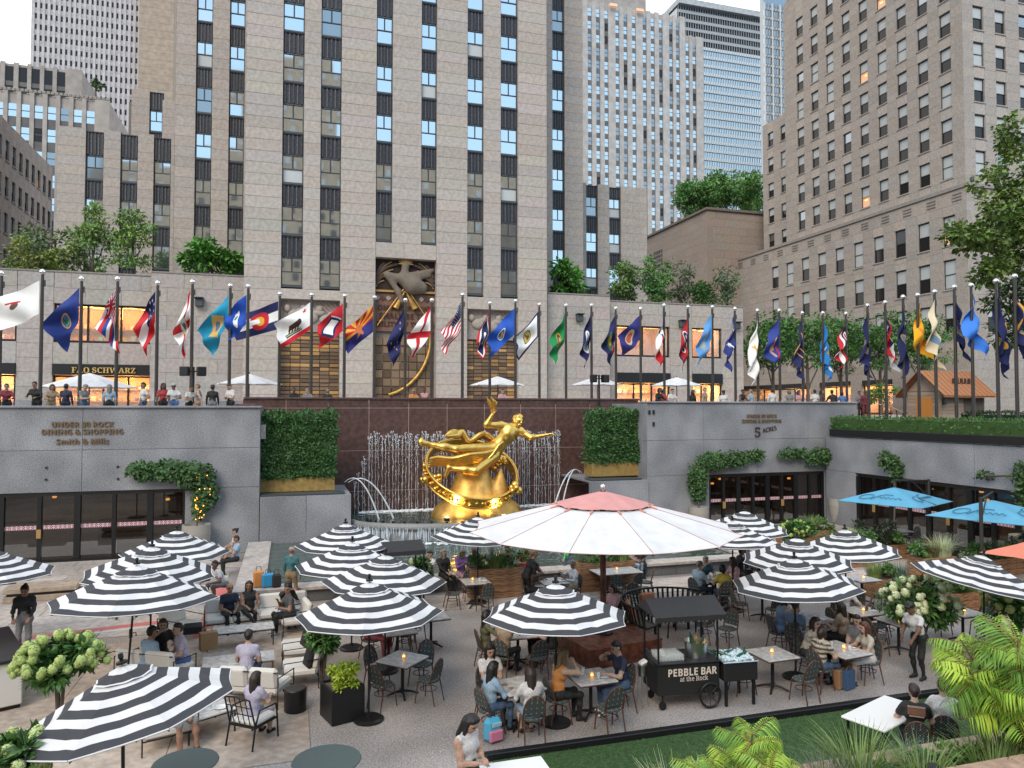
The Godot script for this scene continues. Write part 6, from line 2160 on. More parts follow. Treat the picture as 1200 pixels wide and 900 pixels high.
	for q: Vector3 in [V(6.6, 1.12, -31.7), V(9.2, 1.12, -31.7)]:
		var l := thing("floodlight", "small round floodlight in the basin aimed up at the gilded ring", "floodlight", "basin floodlights", q)
		put(l, "housing", cbox(V(0.22, 0.16, 0.22), 0.03), M.black_metal)
		put(l, "lamp_face", cbox(V(0.16, 0.02, 0.16), 0.005), M.flood_lamp, V(0, 0.1, 0))
		var sp := SpotLight3D.new()
		sp.name = "flood_light"
		sp.light_color = Color(1.0, 0.88, 0.6)
		sp.light_energy = 9.0
		sp.light_size = 0.1
		sp.spot_range = 8.0
		sp.spot_angle = 50.0
		sp.shadow_enabled = true
		l.add_child(sp)
		sp.position = V(0, 0.15, 0)
		sp.look_at_from_position(q + V(0, 0.15, 0), rc + V(0, -0.5, 0.4), Vector3.UP)

# ---------------------------------------------------------------- umbrellas
func canopy(r: float, n: int, h: float, t0: float, bands: Array, sag := 0.05, sd := 0) -> ArrayMesh:
	var g := G.new()
	var fn := FastNoiseLite.new()
	fn.seed = sd
	fn.frequency = 1.4
	var rib := func(k: float) -> Vector3:
		var a := TAU * (k + 0.5) / n
		var e := V(cos(a), 0, sin(a))
		return e
	var sub := 6
	var pt := func(k: int, f: float, t: float) -> Vector3:
		var e: Vector3 = rib.call(float(k)).lerp(rib.call(float(k + 1)), f)
		var dip := sag * t * sin(PI * f) * 0.5
		var bow := 1.0 - 0.03 * sin(PI * f) * t
		dip += fn.get_noise_2d(e.x * r * t + sd, e.z * r * t) * 0.05 * sin(PI * f) * t
		return V(e.x * r * t * bow, -h * (t * 0.9 + 0.1 * t * t) - dip, e.z * r * t * bow)
	for k in n:
		var a := t0
		for b: Array in bands:
			g.col = b[1]
			for j in sub:
				var f0 := float(j) / sub
				var f1 := float(j + 1) / sub
				g.out4(pt.call(k, f0, a), pt.call(k, f1, a), pt.call(k, f1, b[0]), pt.call(k, f0, b[0]), Vector3.UP)
			a = b[0]
	return g.mesh()

func rim_mesh(r: float, n: int, y: float, rad: float, c: Color, sag := 0.05) -> ArrayMesh:
	var g := G.new()
	g.col = c
	for k in n:
		var pts := []
		for j in 5:
			var f := j / 4.0
			var a0 := TAU * (k + 0.5) / n
			var a1 := TAU * (k + 1.5) / n
			var e := V(cos(a0), 0, sin(a0)).lerp(V(cos(a1), 0, sin(a1)), f) * r * (1.0 - 0.03 * sin(PI * f))
			pts.append(e + V(0, y - sag * sin(PI * f) * 0.5, 0))
		g.tube(pts, rad, 4, false)
	return g.mesh()

var dark_stripe := Color(0.045, 0.048, 0.055)
var white_cloth := Color(0.66, 0.67, 0.69)

func striped_umbrella(label: String, at: Vector3, turn: float, r := 1.42, tilt := Vector3.ZERO, top := 2.6, lean := Vector3.ZERO) -> void:
	var t := thing("striped_umbrella", label, "umbrella", "black and white striped umbrellas", at, turn)
	var h := 0.58 * r / 1.42
	var vk := rng.randi() % 4
	var ck := "ucan%.2f,%d" % [r, vk]
	if not cache.has(ck):
		var bands := []
		for i in 8:
			bands.append([lerpf(0.20, 1.0, float(i + 1) / 8), dark_stripe if i % 2 == 1 else white_cloth])
		cache[ck] = canopy(r, 8, h, 0.20, bands, 0.03 + 0.03 * vk, vk + 1)
	if not cache.has("urim%.2f" % r):
		cache["uvent%.2f" % r] = canopy(r * 0.27, 8, h * 0.25, 0.0, [[0.5, white_cloth], [0.93, dark_stripe], [1.0, white_cloth]], 0.01)
		cache["urim%.2f" % r] = rim_mesh(r, 8, -h, 0.011, white_cloth)
		var g := G.new()
		g.tube([V(0, 0, 0), V(0, -h * 0.9, 0).lerp(V(r * 0.97, -h + 0.02, 0), 0.5), V(r * 0.985, -h + 0.0, 0)], 0.009, 4)
		cache["urib%.2f" % r] = g.mesh()
		g = G.new()
		g.tube([V(0, -0.72, 0), V(r * 0.5, -h * 0.52, 0)], 0.008, 4)
		cache["ustrut%.2f" % r] = g.mesh()
	if tilt == Vector3.ZERO:
		tilt = V(R(-0.05, 0.05), 0, R(-0.05, 0.05))
	var tb := Basis.from_euler(tilt)
	var apex := V(0, top, 0) + lean
	var put_tilted := func(called: String, m: Mesh, ma: Material, o: Vector3, ry: float) -> MeshInstance3D:
		var q := put(t, called, m, ma)
		q.transform = Transform3D(tb * Basis(Vector3.UP, ry), apex + tb * o)
		return q
	var c: MeshInstance3D = put_tilted.call("canopy", cache[ck], M.canvas, Vector3.ZERO, 0.0)
	put(c, "hem", cache["urim%.2f" % r], M.canvas)
	put_tilted.call("vent_cap", cache["uvent%.2f" % r], M.canvas, V(0, 0.035, 0), 0.0)
	for k in 8:
		var rb: MeshInstance3D = put_tilted.call("rib", cache["urib%.2f" % r], M.black_metal, V(0, -0.03, 0), TAU * (k + 0.5) / 8.0)
		put(rb, "strut", cache["ustrut%.2f" % r], M.black_metal)
	if not cache.has("ufin"):
		var g := G.new()
		g.lathe([Vector2(0.0, 0.14), Vector2(0.03, 0.13), Vector2(0.035, 0.08), Vector2(0.02, 0.05), Vector2(0.07, 0.03), Vector2(0.07, 0.0), Vector2(0.0, 0.0)], 10)
		cache["ufin"] = g.mesh()
		g = G.new()
		g.lathe([Vector2(0.0, 0.12), Vector2(0.05, 0.12), Vector2(0.055, 0.075), Vector2(0.24, 0.06), Vector2(0.29, 0.03), Vector2(0.29, 0.0), Vector2(0.0, 0.0)], 24)
		cache["ubase"] = g.mesh()
		g = G.new()
		g.tube([V(0, 0.0, 0), V(0, 0.18, 0)], 0.035, 8)
		g.tube([V(0, 0.09, 0), V(0.1, 0.09, 0), V(0.1, 0.02, 0)], 0.012, 5)
		cache["ucrank"] = g.mesh()
	put_tilted.call("finial", cache["ufin"], M.black_metal, V(0, 0.05, 0), 0.0)
	var g := G.new()
	g.tube([V(0, 0.1, 0), V(0, 1.3, 0) + lean * 0.5, V(0, top * 0.75, 0) + lean * 0.75, apex], 0.022, 8)
	put(t, "pole", g.mesh(), M.black_metal)
	put(t, "crank", cache["ucrank"], M.black_metal, V(0, 1.1, 0) + lean * 0.42)
	put(t, "base", cache["ubase"], M.black_metal)

func plain_umbrella(label: String, at: Vector3, r: float, top: float, c: Color, n := 8, turn := 0.0) -> void:
	var t := thing("white_umbrella", label, "umbrella", "white umbrellas on the terrace", at, turn)
	put(t, "canopy", canopy(r, n, r * 0.32, 0.0, [[0.3, c], [1.0, c]]), M.canvas, V(0, top, 0))
	var g := G.new()
	g.tube([Vector3.ZERO, V(0, top + 0.1, 0)], 0.03, 7)
	put(t, "pole", g.mesh(), M.mahogany)
	g = G.new()
	for k in n:
		var a := TAU * (k + 0.5) / n
		g.tube([V(0, top - 0.04, 0), V(cos(a) * r * 0.97, top - r * 0.32 - 0.01, sin(a) * r * 0.97)], 0.012, 4)
	put(t, "frame", g.mesh(), M.mahogany)
	bx(t, "base", V(0, 0.05, 0), V(0.6, 0.1, 0.6), M.black_metal, 0.02)

func big_umbrella(at: Vector3) -> void:
	var t := thing("market_umbrella", "very large white umbrella with pink crown on a mahogany plinth", "umbrella", "", at, 0.16)
	var white := Color(0.66, 0.665, 0.69)
	var pink := Color(0.60, 0.29, 0.28)
	var top := 3.95
	var r := 3.32
	put(t, "canopy", canopy(r, 12, 0.82, 0.34, [[0.5, white], [0.67, white], [0.84, white], [1.0, white]], 0.08), M.canvas, V(0, top - 0.1, 0))
	put(t, "crown", canopy(r * 0.36, 12, 0.32, 0.0, [[0.5, pink], [1.0, pink]], 0.02), M.canvas, V(0, top, 0))
	put(t, "hem", rim_mesh(r, 12, -0.82, 0.008, Color(0.55, 0.30, 0.25), 0.08), M.canvas, V(0, top - 0.1, 0))
	for k in 12:
		var a := TAU * (k + 0.5) / 12
		var g := G.new()
		var e := V(cos(a), 0, sin(a))
		g.tube([V(0, top - 0.16, 0), e * r * 0.5 + V(0, top - 0.53, 0), e * r * 0.985 + V(0, top - 0.95, 0)], 0.026, 5)
		var rb := put(t, "rib", g.mesh(), M.mahogany)
		g = G.new()
		g.col = Color(0.42, 0.17, 0.12)
		g.tube([e * r * 0.35 + V(0, top - 0.36, 0), e * r * 0.68 + V(0, top - 0.635, 0), e * r * 0.99 + V(0, top - 0.905, 0)], 0.006, 4)
		g.col = Color(0.6, 0.26, 0.2)
		g.tube([e * r * 0.345 + V(0, top - 0.345, 0), e * r * 0.40 + V(0, top - 0.40, 0)], 0.03, 5)
		put(rb, "seam", g.mesh(), M.canvas)
		g = G.new()
		g.tube([V(0, top - 1.5, 0), e * r * 0.45 + V(0, top - 0.52, 0)], 0.018, 5)
		put(rb, "strut", g.mesh(), M.mahogany)
	var g := G.new()
	g.tube([V(0, 0.3, 0), V(0, top, 0)], 0.075, 10)
	put(t, "mast", g.mesh(), M.mahogany)
	g = G.new()
	g.ball(V(0, top + 0.1, 0), Vector3.ONE * 0.07, 8, 6)
	g.tube([V(0, top - 0.02, 0), V(0, top + 0.1, 0)], 0.03, 6)
	put(t, "finial", g.mesh(), M.ball)
	g = G.new()
	g.lathe([Vector2(0.0, 0.0), Vector2(0.24, 0.0), Vector2(0.24, 0.03), Vector2(0.1, 0.05), Vector2(0.09, 0.2)], 8)
	put(t, "mast_shoe", g.mesh(), M.black_metal, V(0, 0.47, 0))
	var pl := thing("wooden_plinth", "low mahogany box plinth carrying the large umbrella mast", "plinth", "", at + V(0.05, 0, 0.1), 0.16)
	for k in 6:
		bx(pl, "top_plank", V(-0.86 + 0.345 * k, 0.44, 0), V(0.338, 0.05, 1.72), M.mahogany, 0.006, Color(1, 1, 1) * R(0.85, 1.15))
	for s: float in [-1.0, 1.0]:
		bx(pl, "side_board", V(0, 0.21, s * 0.83), V(2.04, 0.41, 0.04), M.mahogany, 0.006)
		bx(pl, "end_board", V(s * 1.0, 0.21, 0), V(0.04, 0.41, 1.6), M.mahogany, 0.006)

func blue_umbrella(label: String, at: Vector3, turn: float, mast: Vector3, top: float, script_text := true) -> void:
	var t := thing("blue_umbrella", label, "umbrella", "blue cantilever umbrellas", at, turn)
	var blue := Color(0.105, 0.36, 0.55)
	put(t, "canopy", canopy(2.3, 4, 0.56, 0.0, [[0.5, blue], [1.0, blue]], 0.04), M.canvas, V(0, top, 0))
	put(t, "hem", rim_mesh(2.3, 4, -0.56, 0.012, blue * 0.8, 0.04), M.canvas, V(0, top, 0))
	var g := G.new()
	for k in 8:
		var a := TAU * (k * 0.5 + 0.5) / 4
		var rr := 2.25 if k % 2 == 0 else 1.6
		g.tube([V(0, top - 0.04, 0), V(cos(a) * rr, top - 0.58, sin(a) * rr)], 0.014, 4)
	put(t, "frame", g.mesh(), M.bronze)
	g = G.new()
	g.tube([mast, mast + V(0, top + 0.25, 0)], 0.06, 8)
	put(t, "mast", g.mesh(), M.bronze)
	g = G.new()
	g.tube([mast + V(0, top + 0.2, 0), V(0, top + 0.28, 0), V(0, top - 0.05, 0)], 0.035, 7)
	g.tube([mast + V(0, top - 0.5, 0), (mast + V(0, top * 2 + 0.44, 0)) * 0.5], 0.025, 6)
	put(t, "arm", g.mesh(), M.bronze)
	bx(t, "base", mast + V(0, 0.05, 0), V(0.9, 0.1, 0.9), M.black_metal, 0.02)
	if script_text:
		for k in 2:
			var a := TAU * (k + 1.0) / 4.0
			var out := V(cos(a), 0, sin(a))
			var slope := atan2(0.56, 2.3 * cos(PI / 4))
			var nn := (out * sin(slope) + Vector3.UP * cos(slope)).normalized()
			var upv := (Vector3.UP - nn * nn.y).normalized()
			var sg := G.new()
			sg.x = Transform3D(Basis(upv.cross(nn), upv, nn), out * 1.12 + V(0, top - 0.56 * 1.12 / 1.63 + 0.045, 0))
			var loop := []
			for q in 15:
				var b := 0.9 + TAU * 0.92 * q / 14.0
				loop.append(V(-0.62 + 0.24 * cos(b) + 0.1 * sin(b), 0.22 * sin(b), 0))
			sg.tube(loop, 0.014, 4)
			sg.tube([V(-0.42, -0.2, 0), V(-0.2, 0.14, 0), V(0.0, 0.3, 0), V(0.3, 0.3, 0)], 0.014, 4)
			var wave := []
			for q in 26:
				wave.append(V(-0.18 + 0.036 * q, 0.02 + 0.07 * sin(q * 1.25), 0))
			sg.tube(wave, 0.011, 4)
			put(t, "printed_script", sg.mesh(), M.letter_blue)

# ---------------------------------------------------------------- furniture
func furniture_materials() -> void:
	var im := Image.create(32, 32, false, Image.FORMAT_RGB8)
	for y in 32:
		for x in 32:
			var k := (x / 4 + y / 4) % 2
			var c := Color(0.09, 0.105, 0.105) if k == 0 else Color(0.33, 0.37, 0.37)
			if (x / 4) % 4 == 2 and (y / 4) % 4 == 1:
				c = Color(0.68, 0.66, 0.60)
			im.set_pixel(x, y, c)
	var m := mat("weave", Color.WHITE, 0.7)
	m.albedo_texture = ImageTexture.create_from_image(im)
	m.uv1_triplanar = true
	m.uv1_scale = V(5, 5, 5)
	mat("rattan", lin(0.085, 0.035, 0.02), 0.45)
	mat("marble", lin(0.60, 0.585, 0.57), 0.3, 0.0, noise_tex(41, 0.02, Color(0.8, 0.8, 0.8), Color.WHITE, 0.04, 256, 5, 1.4), 1.2)
	mat("cushion", lin(0.66, 0.63, 0.58), 0.95, 0.0, noise_tex(42, 0.06, Color(0.9, 0.9, 0.9), Color.WHITE, 0.06), 2.0, true)
	mat("letter_blue", lin(0.02, 0.09, 0.16), 0.8)
	mat("letter_cream", lin(0.62, 0.52, 0.45), 0.6)
	var gl := mat("glassware", Color(0.9, 0.93, 0.93, 0.28), 0.03)
	gl.transparency = BaseMaterial3D.TRANSPARENCY_ALPHA
	var am := mat("amber_jar", Color(1.0, 0.78, 0.45, 0.3), 0.05)
	am.transparency = BaseMaterial3D.TRANSPARENCY_ALPHA

var chair0: Node3D
var table0: Node3D

func arch(w: float, y0: float, y1: float, z0: float, z1: float, n := 12) -> Array:
	var pts := []
	for i in n + 1:
		var a := PI * i / n
		var s := sin(a)
		var k := pow(s, 0.6)
		pts.append(V(-cos(a) * w, lerpf(y0, y1, k), lerpf(z0, z1, k)))
	return pts

func make_chair() -> Node3D:
	var t := thing("bistro_chair", "bistro chair", "chair", "rattan bistro chairs")
	var g := G.new()
	g.lathe([Vector2(0.0, 0.46), Vector2(0.2, 0.46), Vector2(0.222, 0.45), Vector2(0.222, 0.425), Vector2(0.2, 0.415), Vector2(0.0, 0.415)], 16)
	put(t, "seat", g.mesh(), M.weave)
	for s: float in [-1.0, 1.0]:
		g = G.new()
		g.tube([V(0.17 * s, 0.43, 0.15), V(0.20 * s, 0.0, 0.20)], [0.016, 0.013], 6)
		put(t, "leg", g.mesh(), M.rattan)
		g = G.new()
		g.tube([V(0.18 * s, 0.46, -0.15), V(0.19 * s, 0.0, -0.25)], [0.016, 0.013], 6)
		put(t, "leg", g.mesh(), M.rattan)
	g = G.new()
	var a := arch(0.205, 0.43, 0.89, -0.14, -0.27)
	g.tube(a, 0.017, 6)
	put(t, "back_frame", g.mesh(), M.rattan)
	g = G.new()
	for i in a.size() - 1:
		var b0: Vector3 = a[i]
		var b1: Vector3 = a[i + 1]
		var f0 := V(b0.x * 0.9, 0.52, -0.175)
		var f1 := V(b1.x * 0.9, 0.52, -0.175)
		if b0.y > 0.55 and b1.y > 0.55:
			g.quad(f0, f1, b1, b0)
			g.quad(f1 + V(0, 0, -0.012), f0 + V(0, 0, -0.012), b0 + V(0, 0, -0.012), b1 + V(0, 0, -0.012))
	g.tube([V(-0.18, 0.52, -0.175), V(0.18, 0.52, -0.175)], 0.012, 5)
	put(t, "woven_back", g.mesh(), M.weave)
	g = G.new()
	var ring := []
	for i in 13:
		ring.append(V(0.17 * cos(TAU * i / 12), 0.26, 0.17 * sin(TAU * i / 12)))
	g.tube(ring, 0.010, 5, false)
	put(t, "stretcher", g.mesh(), M.rattan)
	return t

func make_table(w: float, l: float) -> Node3D:
	var t := thing("dining_table", "table", "table", "marble topped tables")
	put(t, "table_top", cbox(V(w, 0.03, l), 0.008), M.marble, V(0, 0.745, 0))
	bx(t, "top_edge", V(0, 0.72, 0), V(w - 0.01, 0.02, l - 0.01), M.rattan)
	var g := G.new()
	g.tube([V(0, 0.05, 0), V(0, 0.71, 0)], 0.036, 8)
	put(t, "column", g.mesh(), M.black_metal)
	for k in 4:
		g = G.new()
		var a := TAU * k / 4 + PI / 4
		var e := V(cos(a), 0, sin(a))
		g.tube([V(0, 0.10, 0), e * 0.18 + V(0, 0.07, 0), e * 0.33 + V(0, 0.015, 0)], [0.03, 0.024, 0.02], 6)
		put(t, "foot", g.mesh(), M.black_metal)
	return t

func candle(at: Vector3, where: String) -> void:
	var c := thing("candle_jar", "lit candle jar on the table " + where, "candle", "table candles", at)
	if not cache.has("jar"):
		var g := G.new()
		g.lathe([Vector2(0.0, 0.0), Vector2(0.036, 0.0), Vector2(0.042, 0.05), Vector2(0.04, 0.095)], 10)
		cache["jar"] = g.mesh()
		g = G.new()
		g.lathe([Vector2(0.0, 0.035), Vector2(0.028, 0.035), Vector2(0.026, 0.055), Vector2(0.008, 0.065), Vector2(0.0, 0.09)], 8)
		cache["flame"] = g.mesh()
	put(c, "jar", cache["jar"], M.amber_jar)
	put(c, "flame", cache["flame"], M.flame)

func tableware(at: Vector3, where: String, n: int, spread := 0.26) -> void:
	if not cache.has("plate"):
		var g := G.new()
		g.lathe([Vector2(0.0, 0.008), Vector2(0.07, 0.008), Vector2(0.115, 0.02), Vector2(0.112, 0.012), Vector2(0.06, 0.0), Vector2(0.0, 0.0)], 16)
		cache["plate"] = g.mesh()
		g = G.new()
		g.lathe([Vector2(0.0, 0.004), Vector2(0.03, 0.004), Vector2(0.036, 0.12), Vector2(0.033, 0.12), Vector2(0.028, 0.01)], 10)
		cache["tumbler"] = g.mesh()
	for i in n:
		var a := TAU * i / n + 0.5
		single("plate", cache["plate"], M.porcelain, "plate on the table " + where, "plate", "plates on the tables", at + V(cos(a), 0, sin(a)) * spread)
		single("drinking_glass", cache["tumbler"], M.glassware, "glass on the table " + where, "glass", "glasses on the tables", at + V(cos(a + 0.6), 0, sin(a + 0.6)) * spread * 0.75)

func dine(where: String, at: Vector3, turn: float, seats: Array, lit := true, ware := 0, w := 0.8, l := 0.8) -> Array:
	at.y = 0.0
	var key := "table%.1f,%.1f" % [w, l]
	var t: Node3D
	if not cache.has(key):
		t = make_table(w, l)
		cache[key] = t
		t.position = at
		t.rotation.y = turn
		t.set_meta("label", "marble table " + where)
	else:
		t = copy(cache[key], "marble table " + where, at, turn)
	if lit:
		candle(at + V(R(-0.08, 0.08), 0.762, R(-0.08, 0.08)), where)
	if ware:
		tableware(at + V(0, 0.762, 0), where, ware)
	var out := []
	for s in seats:
		var ang: float = deg_to_rad(s[0] if s is Array else s) + turn
		var dist: float = s[1] if s is Array else 0.66
		var e := V(sin(ang), 0, cos(ang))
		var p := at + e * dist
		var face := ang + PI + R(-0.12, 0.12)
		if chair0 == null:
			chair0 = make_chair()
			chair0.position = p
			chair0.rotation.y = face
			chair0.set_meta("label", "rattan chair at the table " + where)
			out.append([p, face, chair0])
		else:
			out.append([p, face, copy(chair0, "rattan chair at the table " + where, p, face)])
	return out

func lounge_chair(label: String, at: Vector3, turn: float, w := 0.86, dark := false, pillow := Color(0, 0, 0, 0)) -> void:
	var t := thing("lounge_chair" if w < 1.2 else "outdoor_sofa", label, "armchair" if w < 1.2 else "sofa", "cream lounge seats", at, turn)
	var h := w / 2
	for s: float in [-1.0, 1.0]:
		var g := G.new()
		g.tube([V(s * h, 0, 0.36), V(s * h, 0.58, 0.36), V(s * h, 0.62, -0.36), V(s * h, 0, -0.36)], 0.014, 5)
		put(t, "side_frame", g.mesh(), M.black_metal)
	var g2 := G.new()
	for z: float in [-0.34, 0.34]:
		g2.tube([V(-h, 0.26, z), V(h, 0.26, z)], 0.014, 5)
	g2.tube([V(-h, 0.74, -0.4), V(h, 0.74, -0.4)], 0.014, 5)
	put(t, "cross_rail", g2.mesh(), M.black_metal)
	var n := maxi(1, roundi(w / 0.75))
	for i in n:
		var x := lerpf(-h, h, (i + 0.5) / n)
		bx(t, "seat_cushion", V(x, 0.35, 0.02), V(w / n - 0.04, 0.17, 0.7), M.cushion, 0.05)
		var b := bx(t, "back_cushion", V(x, 0.60, -0.31), V(w / n - 0.04, 0.42, 0.16), M.cushion, 0.06)
		b.rotation.x = -0.18
	if pillow.a > 0.0:
		var p := bx(t, "pillow", V(h * 0.5, 0.6, -0.17), V(0.42, 0.4, 0.13), M.cushion, 0.06, pillow)
		p.rotation = V(-0.3, 0.2, 0.1)

func low_table(label: String, at: Vector3, turn: float, w: float, l: float, metal: Material) -> void:
	var t := thing("coffee_table", label, "coffee table", "white coffee tables", at, turn)
	put(t, "table_top", cbox(V(w, 0.03, l), 0.006), M.marble, V(0, 0.42, 0))
	for sx: float in [-1.0, 1.0]:
		for sz: float in [-1.0, 1.0]:
			bx(t, "leg", V(sx * (w / 2 - 0.03), 0.2, sz * (l / 2 - 0.03)), V(0.025, 0.405, 0.025), metal)
	for s: float in [-1.0, 1.0]:
		bx(t, "rail", V(0, 0.39, s * (l / 2 - 0.03)), V(w - 0.1, 0.025, 0.02), metal)

func grid_chair(label: String, at: Vector3, turn: float) -> void:
	var t := thing("metal_armchair", label, "armchair", "", at, turn)
	var g := G.new()
	for s: float in [-1.0, 1.0]:
		g = G.new()
		g.tube([V(0.3 * s, 0, 0.3), V(0.3 * s, 0.42, 0.27), V(0.31 * s, 0.64, 0.22), V(0.31 * s, 0.66, -0.2), V(0.29 * s, 0.4, -0.28), V(0.3 * s, 0, -0.36)], 0.017, 6)
		put(t, "side_frame", g.mesh(), M.black_metal)
	g = G.new()
	g.tube([V(-0.29, 0.36, -0.27), V(-0.28, 0.9, -0.42), V(0.0, 0.94, -0.44), V(0.28, 0.9, -0.42), V(0.29, 0.36, -0.27)], 0.017, 6)
	put(t, "back_frame", g.mesh(), M.black_metal)
	for i in 4:
		g = G.new()
		var x := -0.18 + 0.12 * i
		g.tube([V(x, 0.42, -0.29), V(x, 0.92, -0.43)], 0.010, 5)
		put(t, "back_slat", g.mesh(), M.black_metal)
	for y: float in [0.6, 0.75]:
		g = G.new()
		g.tube([V(-0.28, y, -0.34 - (y - 0.6) * 0.3), V(0.28, y, -0.34 - (y - 0.6) * 0.3)], 0.010, 5)
		put(t, "back_slat", g.mesh(), M.black_metal)
	bx(t, "seat_cushion", V(0, 0.43, 0.0), V(0.56, 0.1, 0.54), M.cushion, 0.04)
	bx(t, "seat_frame", V(0, 0.365, 0.0), V(0.58, 0.03, 0.56), M.black_metal)

func box_planter(label: String, at: Vector3, turn: float, s: Vector3, m: Material, boards: int, cat := "planter") -> Node3D:
	var t := thing("planter", label, cat, "planters on the plaza", at, turn)
	for k in boards:
		var y := s.y * (k + 0.5) / boards
		var h := s.y / boards - 0.012
		var v := R(0.85, 1.12)
		for q: float in [-1.0, 1.0]:
			bx(t, "board", V(0, y, q * (s.z / 2 - 0.02)), V(s.x, h, 0.035), m, 0.005, Color(v, v, v))
			bx(t, "end_board", V(q * (s.x / 2 - 0.02), y, 0), V(0.035, h, s.z - 0.082), m, 0.005, Color(v, v, v))
	bx(t, "soil", V(0, s.y - 0.1, 0), V(s.x - 0.08, 0.1, s.z - 0.08), M.bark)
	return t

func round_pot(label: String, at: Vector3, r: float, h: float) -> Node3D:
	var t := thing("round_planter", label, "planter", "round concrete planters", at)
	var g := G.new()
	g.col = Color(0.36, 0.33, 0.29)
	g.lathe([Vector2(0.0, 0.0), Vector2(r * 0.72, 0.0), Vector2(r * 0.92, h * 0.4), Vector2(r, h * 0.75), Vector2(r * 0.97, h), Vector2(r * 0.86, h), Vector2(r * 0.84, h - 0.12), Vector2(0.0, h - 0.12)], 20)
	put(t, "bowl", g.mesh(), M.matte)
	return t

func cart() -> void:
	var a: Vector3 = V(7.22, 0.0, -13.18)
	var b: Vector3 = V(8.27, 0.0, -13.08)
	var turn := -atan2(b.z - a.z, b.x - a.x)
	var t := thing("drinks_cart", "black drinks cart lettered PEBBLE BAR with pitched canopy and big wheels", "cart", "", (a + b) / 2 + V(-0.05, 0, -0.42), turn)
	t.scale = V(0.88, 0.96, 0.92)
	var blk := Color(0.012, 0.012, 0.013)
	bx(t, "body", V(0, 0.62, 0), V(1.5, 0.62, 0.86), M.paint, 0.012, blk)
	bx(t, "counter", V(0, 0.95, 0), V(1.56, 0.035, 0.92), M.black_metal, 0.008)
	text(t, "PEBBLE BAR", 0.21, V(0.08, 0.77, 0.435), M.letter_cream, 0.0, "Droid Sans", true, 0.008)
	text(t, "at the Rock", 0.13, V(0.12, 0.63, 0.435), M.letter_cream, 0.0, "Droid Serif", false, 0.006, true)
	for q: Array in [[-0.72, 0.4], [0.72, 0.4], [-0.72, -0.4], [0.72, -0.4]]:
		bx(t, "post", V(q[0], 1.46, q[1]), V(0.035, 0.98, 0.035), M.black_metal)
	var g := G.new()
	g.col = Color(0.03, 0.031, 0.033)
	var A := V(-0.86, 1.95, 0.56); var B := V(0.86, 1.95, 0.56); var C := V(0.86, 2.22, 0); var D := V(-0.86, 2.22, 0)
	var E := V(-0.86, 1.95, -0.56); var F := V(0.86, 1.95, -0.56)
	g.quad(A, B, C, D)
	g.quad(F, E, D, C)
	g.tri(A, D, E)
	g.tri(B, F, C)
	put(t, "canopy", g.mesh(), M.canvas)
	g = G.new()
	g.col = Color(0.02, 0.02, 0.021)
	for s: float in [-1.0, 1.0]:
		for k in 18:
			var x := -0.86 + 1.72 * k / 18.0
			var w := 1.72 / 18.0
			g.quad(V(x, 1.86, 0.565 * s), V(x + w, 1.86, 0.565 * s), V(x + w, 1.95, 0.565 * s), V(x, 1.95, 0.565 * s))
			g.tri(V(x, 1.86, 0.565 * s), V(x + w * 0.5, 1.81, 0.565 * s), V(x + w, 1.86, 0.565 * s))
	put(t, "valance", g.mesh(), M.canvas)
	for s: float in [-1.0, 1.0]:
		var wh := Node3D.new()
		wh.name = "big_wheel"
		t.add_child(wh, true)
		wh.position = V(0.5, 0.27, 0.46 * s)
		var pts := []
		for k in 25:
			pts.append(V(cos(TAU * k / 24), sin(TAU * k / 24), 0) * 0.245)
		g = G.new()
		g.tube(pts, 0.028, 7, false)
		put(wh, "tyre", g.mesh(), M.black_metal)
		g = G.new()
		for k in 8:
			g.tube([Vector3.ZERO, V(cos(TAU * k / 8), sin(TAU * k / 8), 0) * 0.23], 0.009, 4)
		g.tube([V(0, 0, -0.04), V(0, 0, 0.05)], 0.04, 8)
		put(wh, "spokes", g.mesh(), M.bronze)
		g = G.new()
		g.tube([V(-0.6, 0.36, 0.34 * s), V(-0.6, 0.12, 0.34 * s)], 0.022, 6)
		put(t, "leg", g.mesh(), M.black_metal)
		g = G.new()
		g.tube([V(-0.6, 0.085, 0.34 * s - 0.02), V(-0.6, 0.085, 0.34 * s + 0.02)], 0.085, 14)
		put(t, "castor", g.mesh(), M.black_metal)
	bx(t, "menu_board", V(-0.79, 1.02, 0.1), V(0.02, 0.32, 0.3), M.frame_grey, 0.01).rotation.z = 0.3
	g = G.new()
	g.lathe([Vector2(0.0, 0.11), Vector2(0.032, 0.11), Vector2(0.036, 0.0), Vector2(0.033, 0.0)], 8)
	var gm := g.mesh()
	var base := t.transform
	for i in 8:
		for j in 6:
			single("drinking_glass", gm, M.glassware, "upturned clear glass in the rows on the black drinks cart", "glass", "glasses on the drinks cart", base * V(-0.62 + i * 0.078, 0.97, 0.26 - j * 0.085), turn)
	var bk := thing("ice_bucket", "large steel ice bucket with bottles on the black drinks cart", "bucket", "", base * V(0.36, 0.97, 0.06), turn)
	g = G.new()
	g.lathe([Vector2(0.0, 0.0), Vector2(0.2, 0.0), Vector2(0.235, 0.3), Vector2(0.25, 0.31), Vector2(0.23, 0.31), Vector2(0.2, 0.2), Vector2(0.0, 0.2)], 20)
	put(bk, "bucket", g.mesh(), M.steel)
	g = G.new()
	g.lathe([Vector2(0.0, 0.0), Vector2(0.038, 0.0), Vector2(0.038, 0.18), Vector2(0.014, 0.24), Vector2(0.014, 0.3), Vector2(0.0, 0.3)], 9)
	var bm := g.mesh()
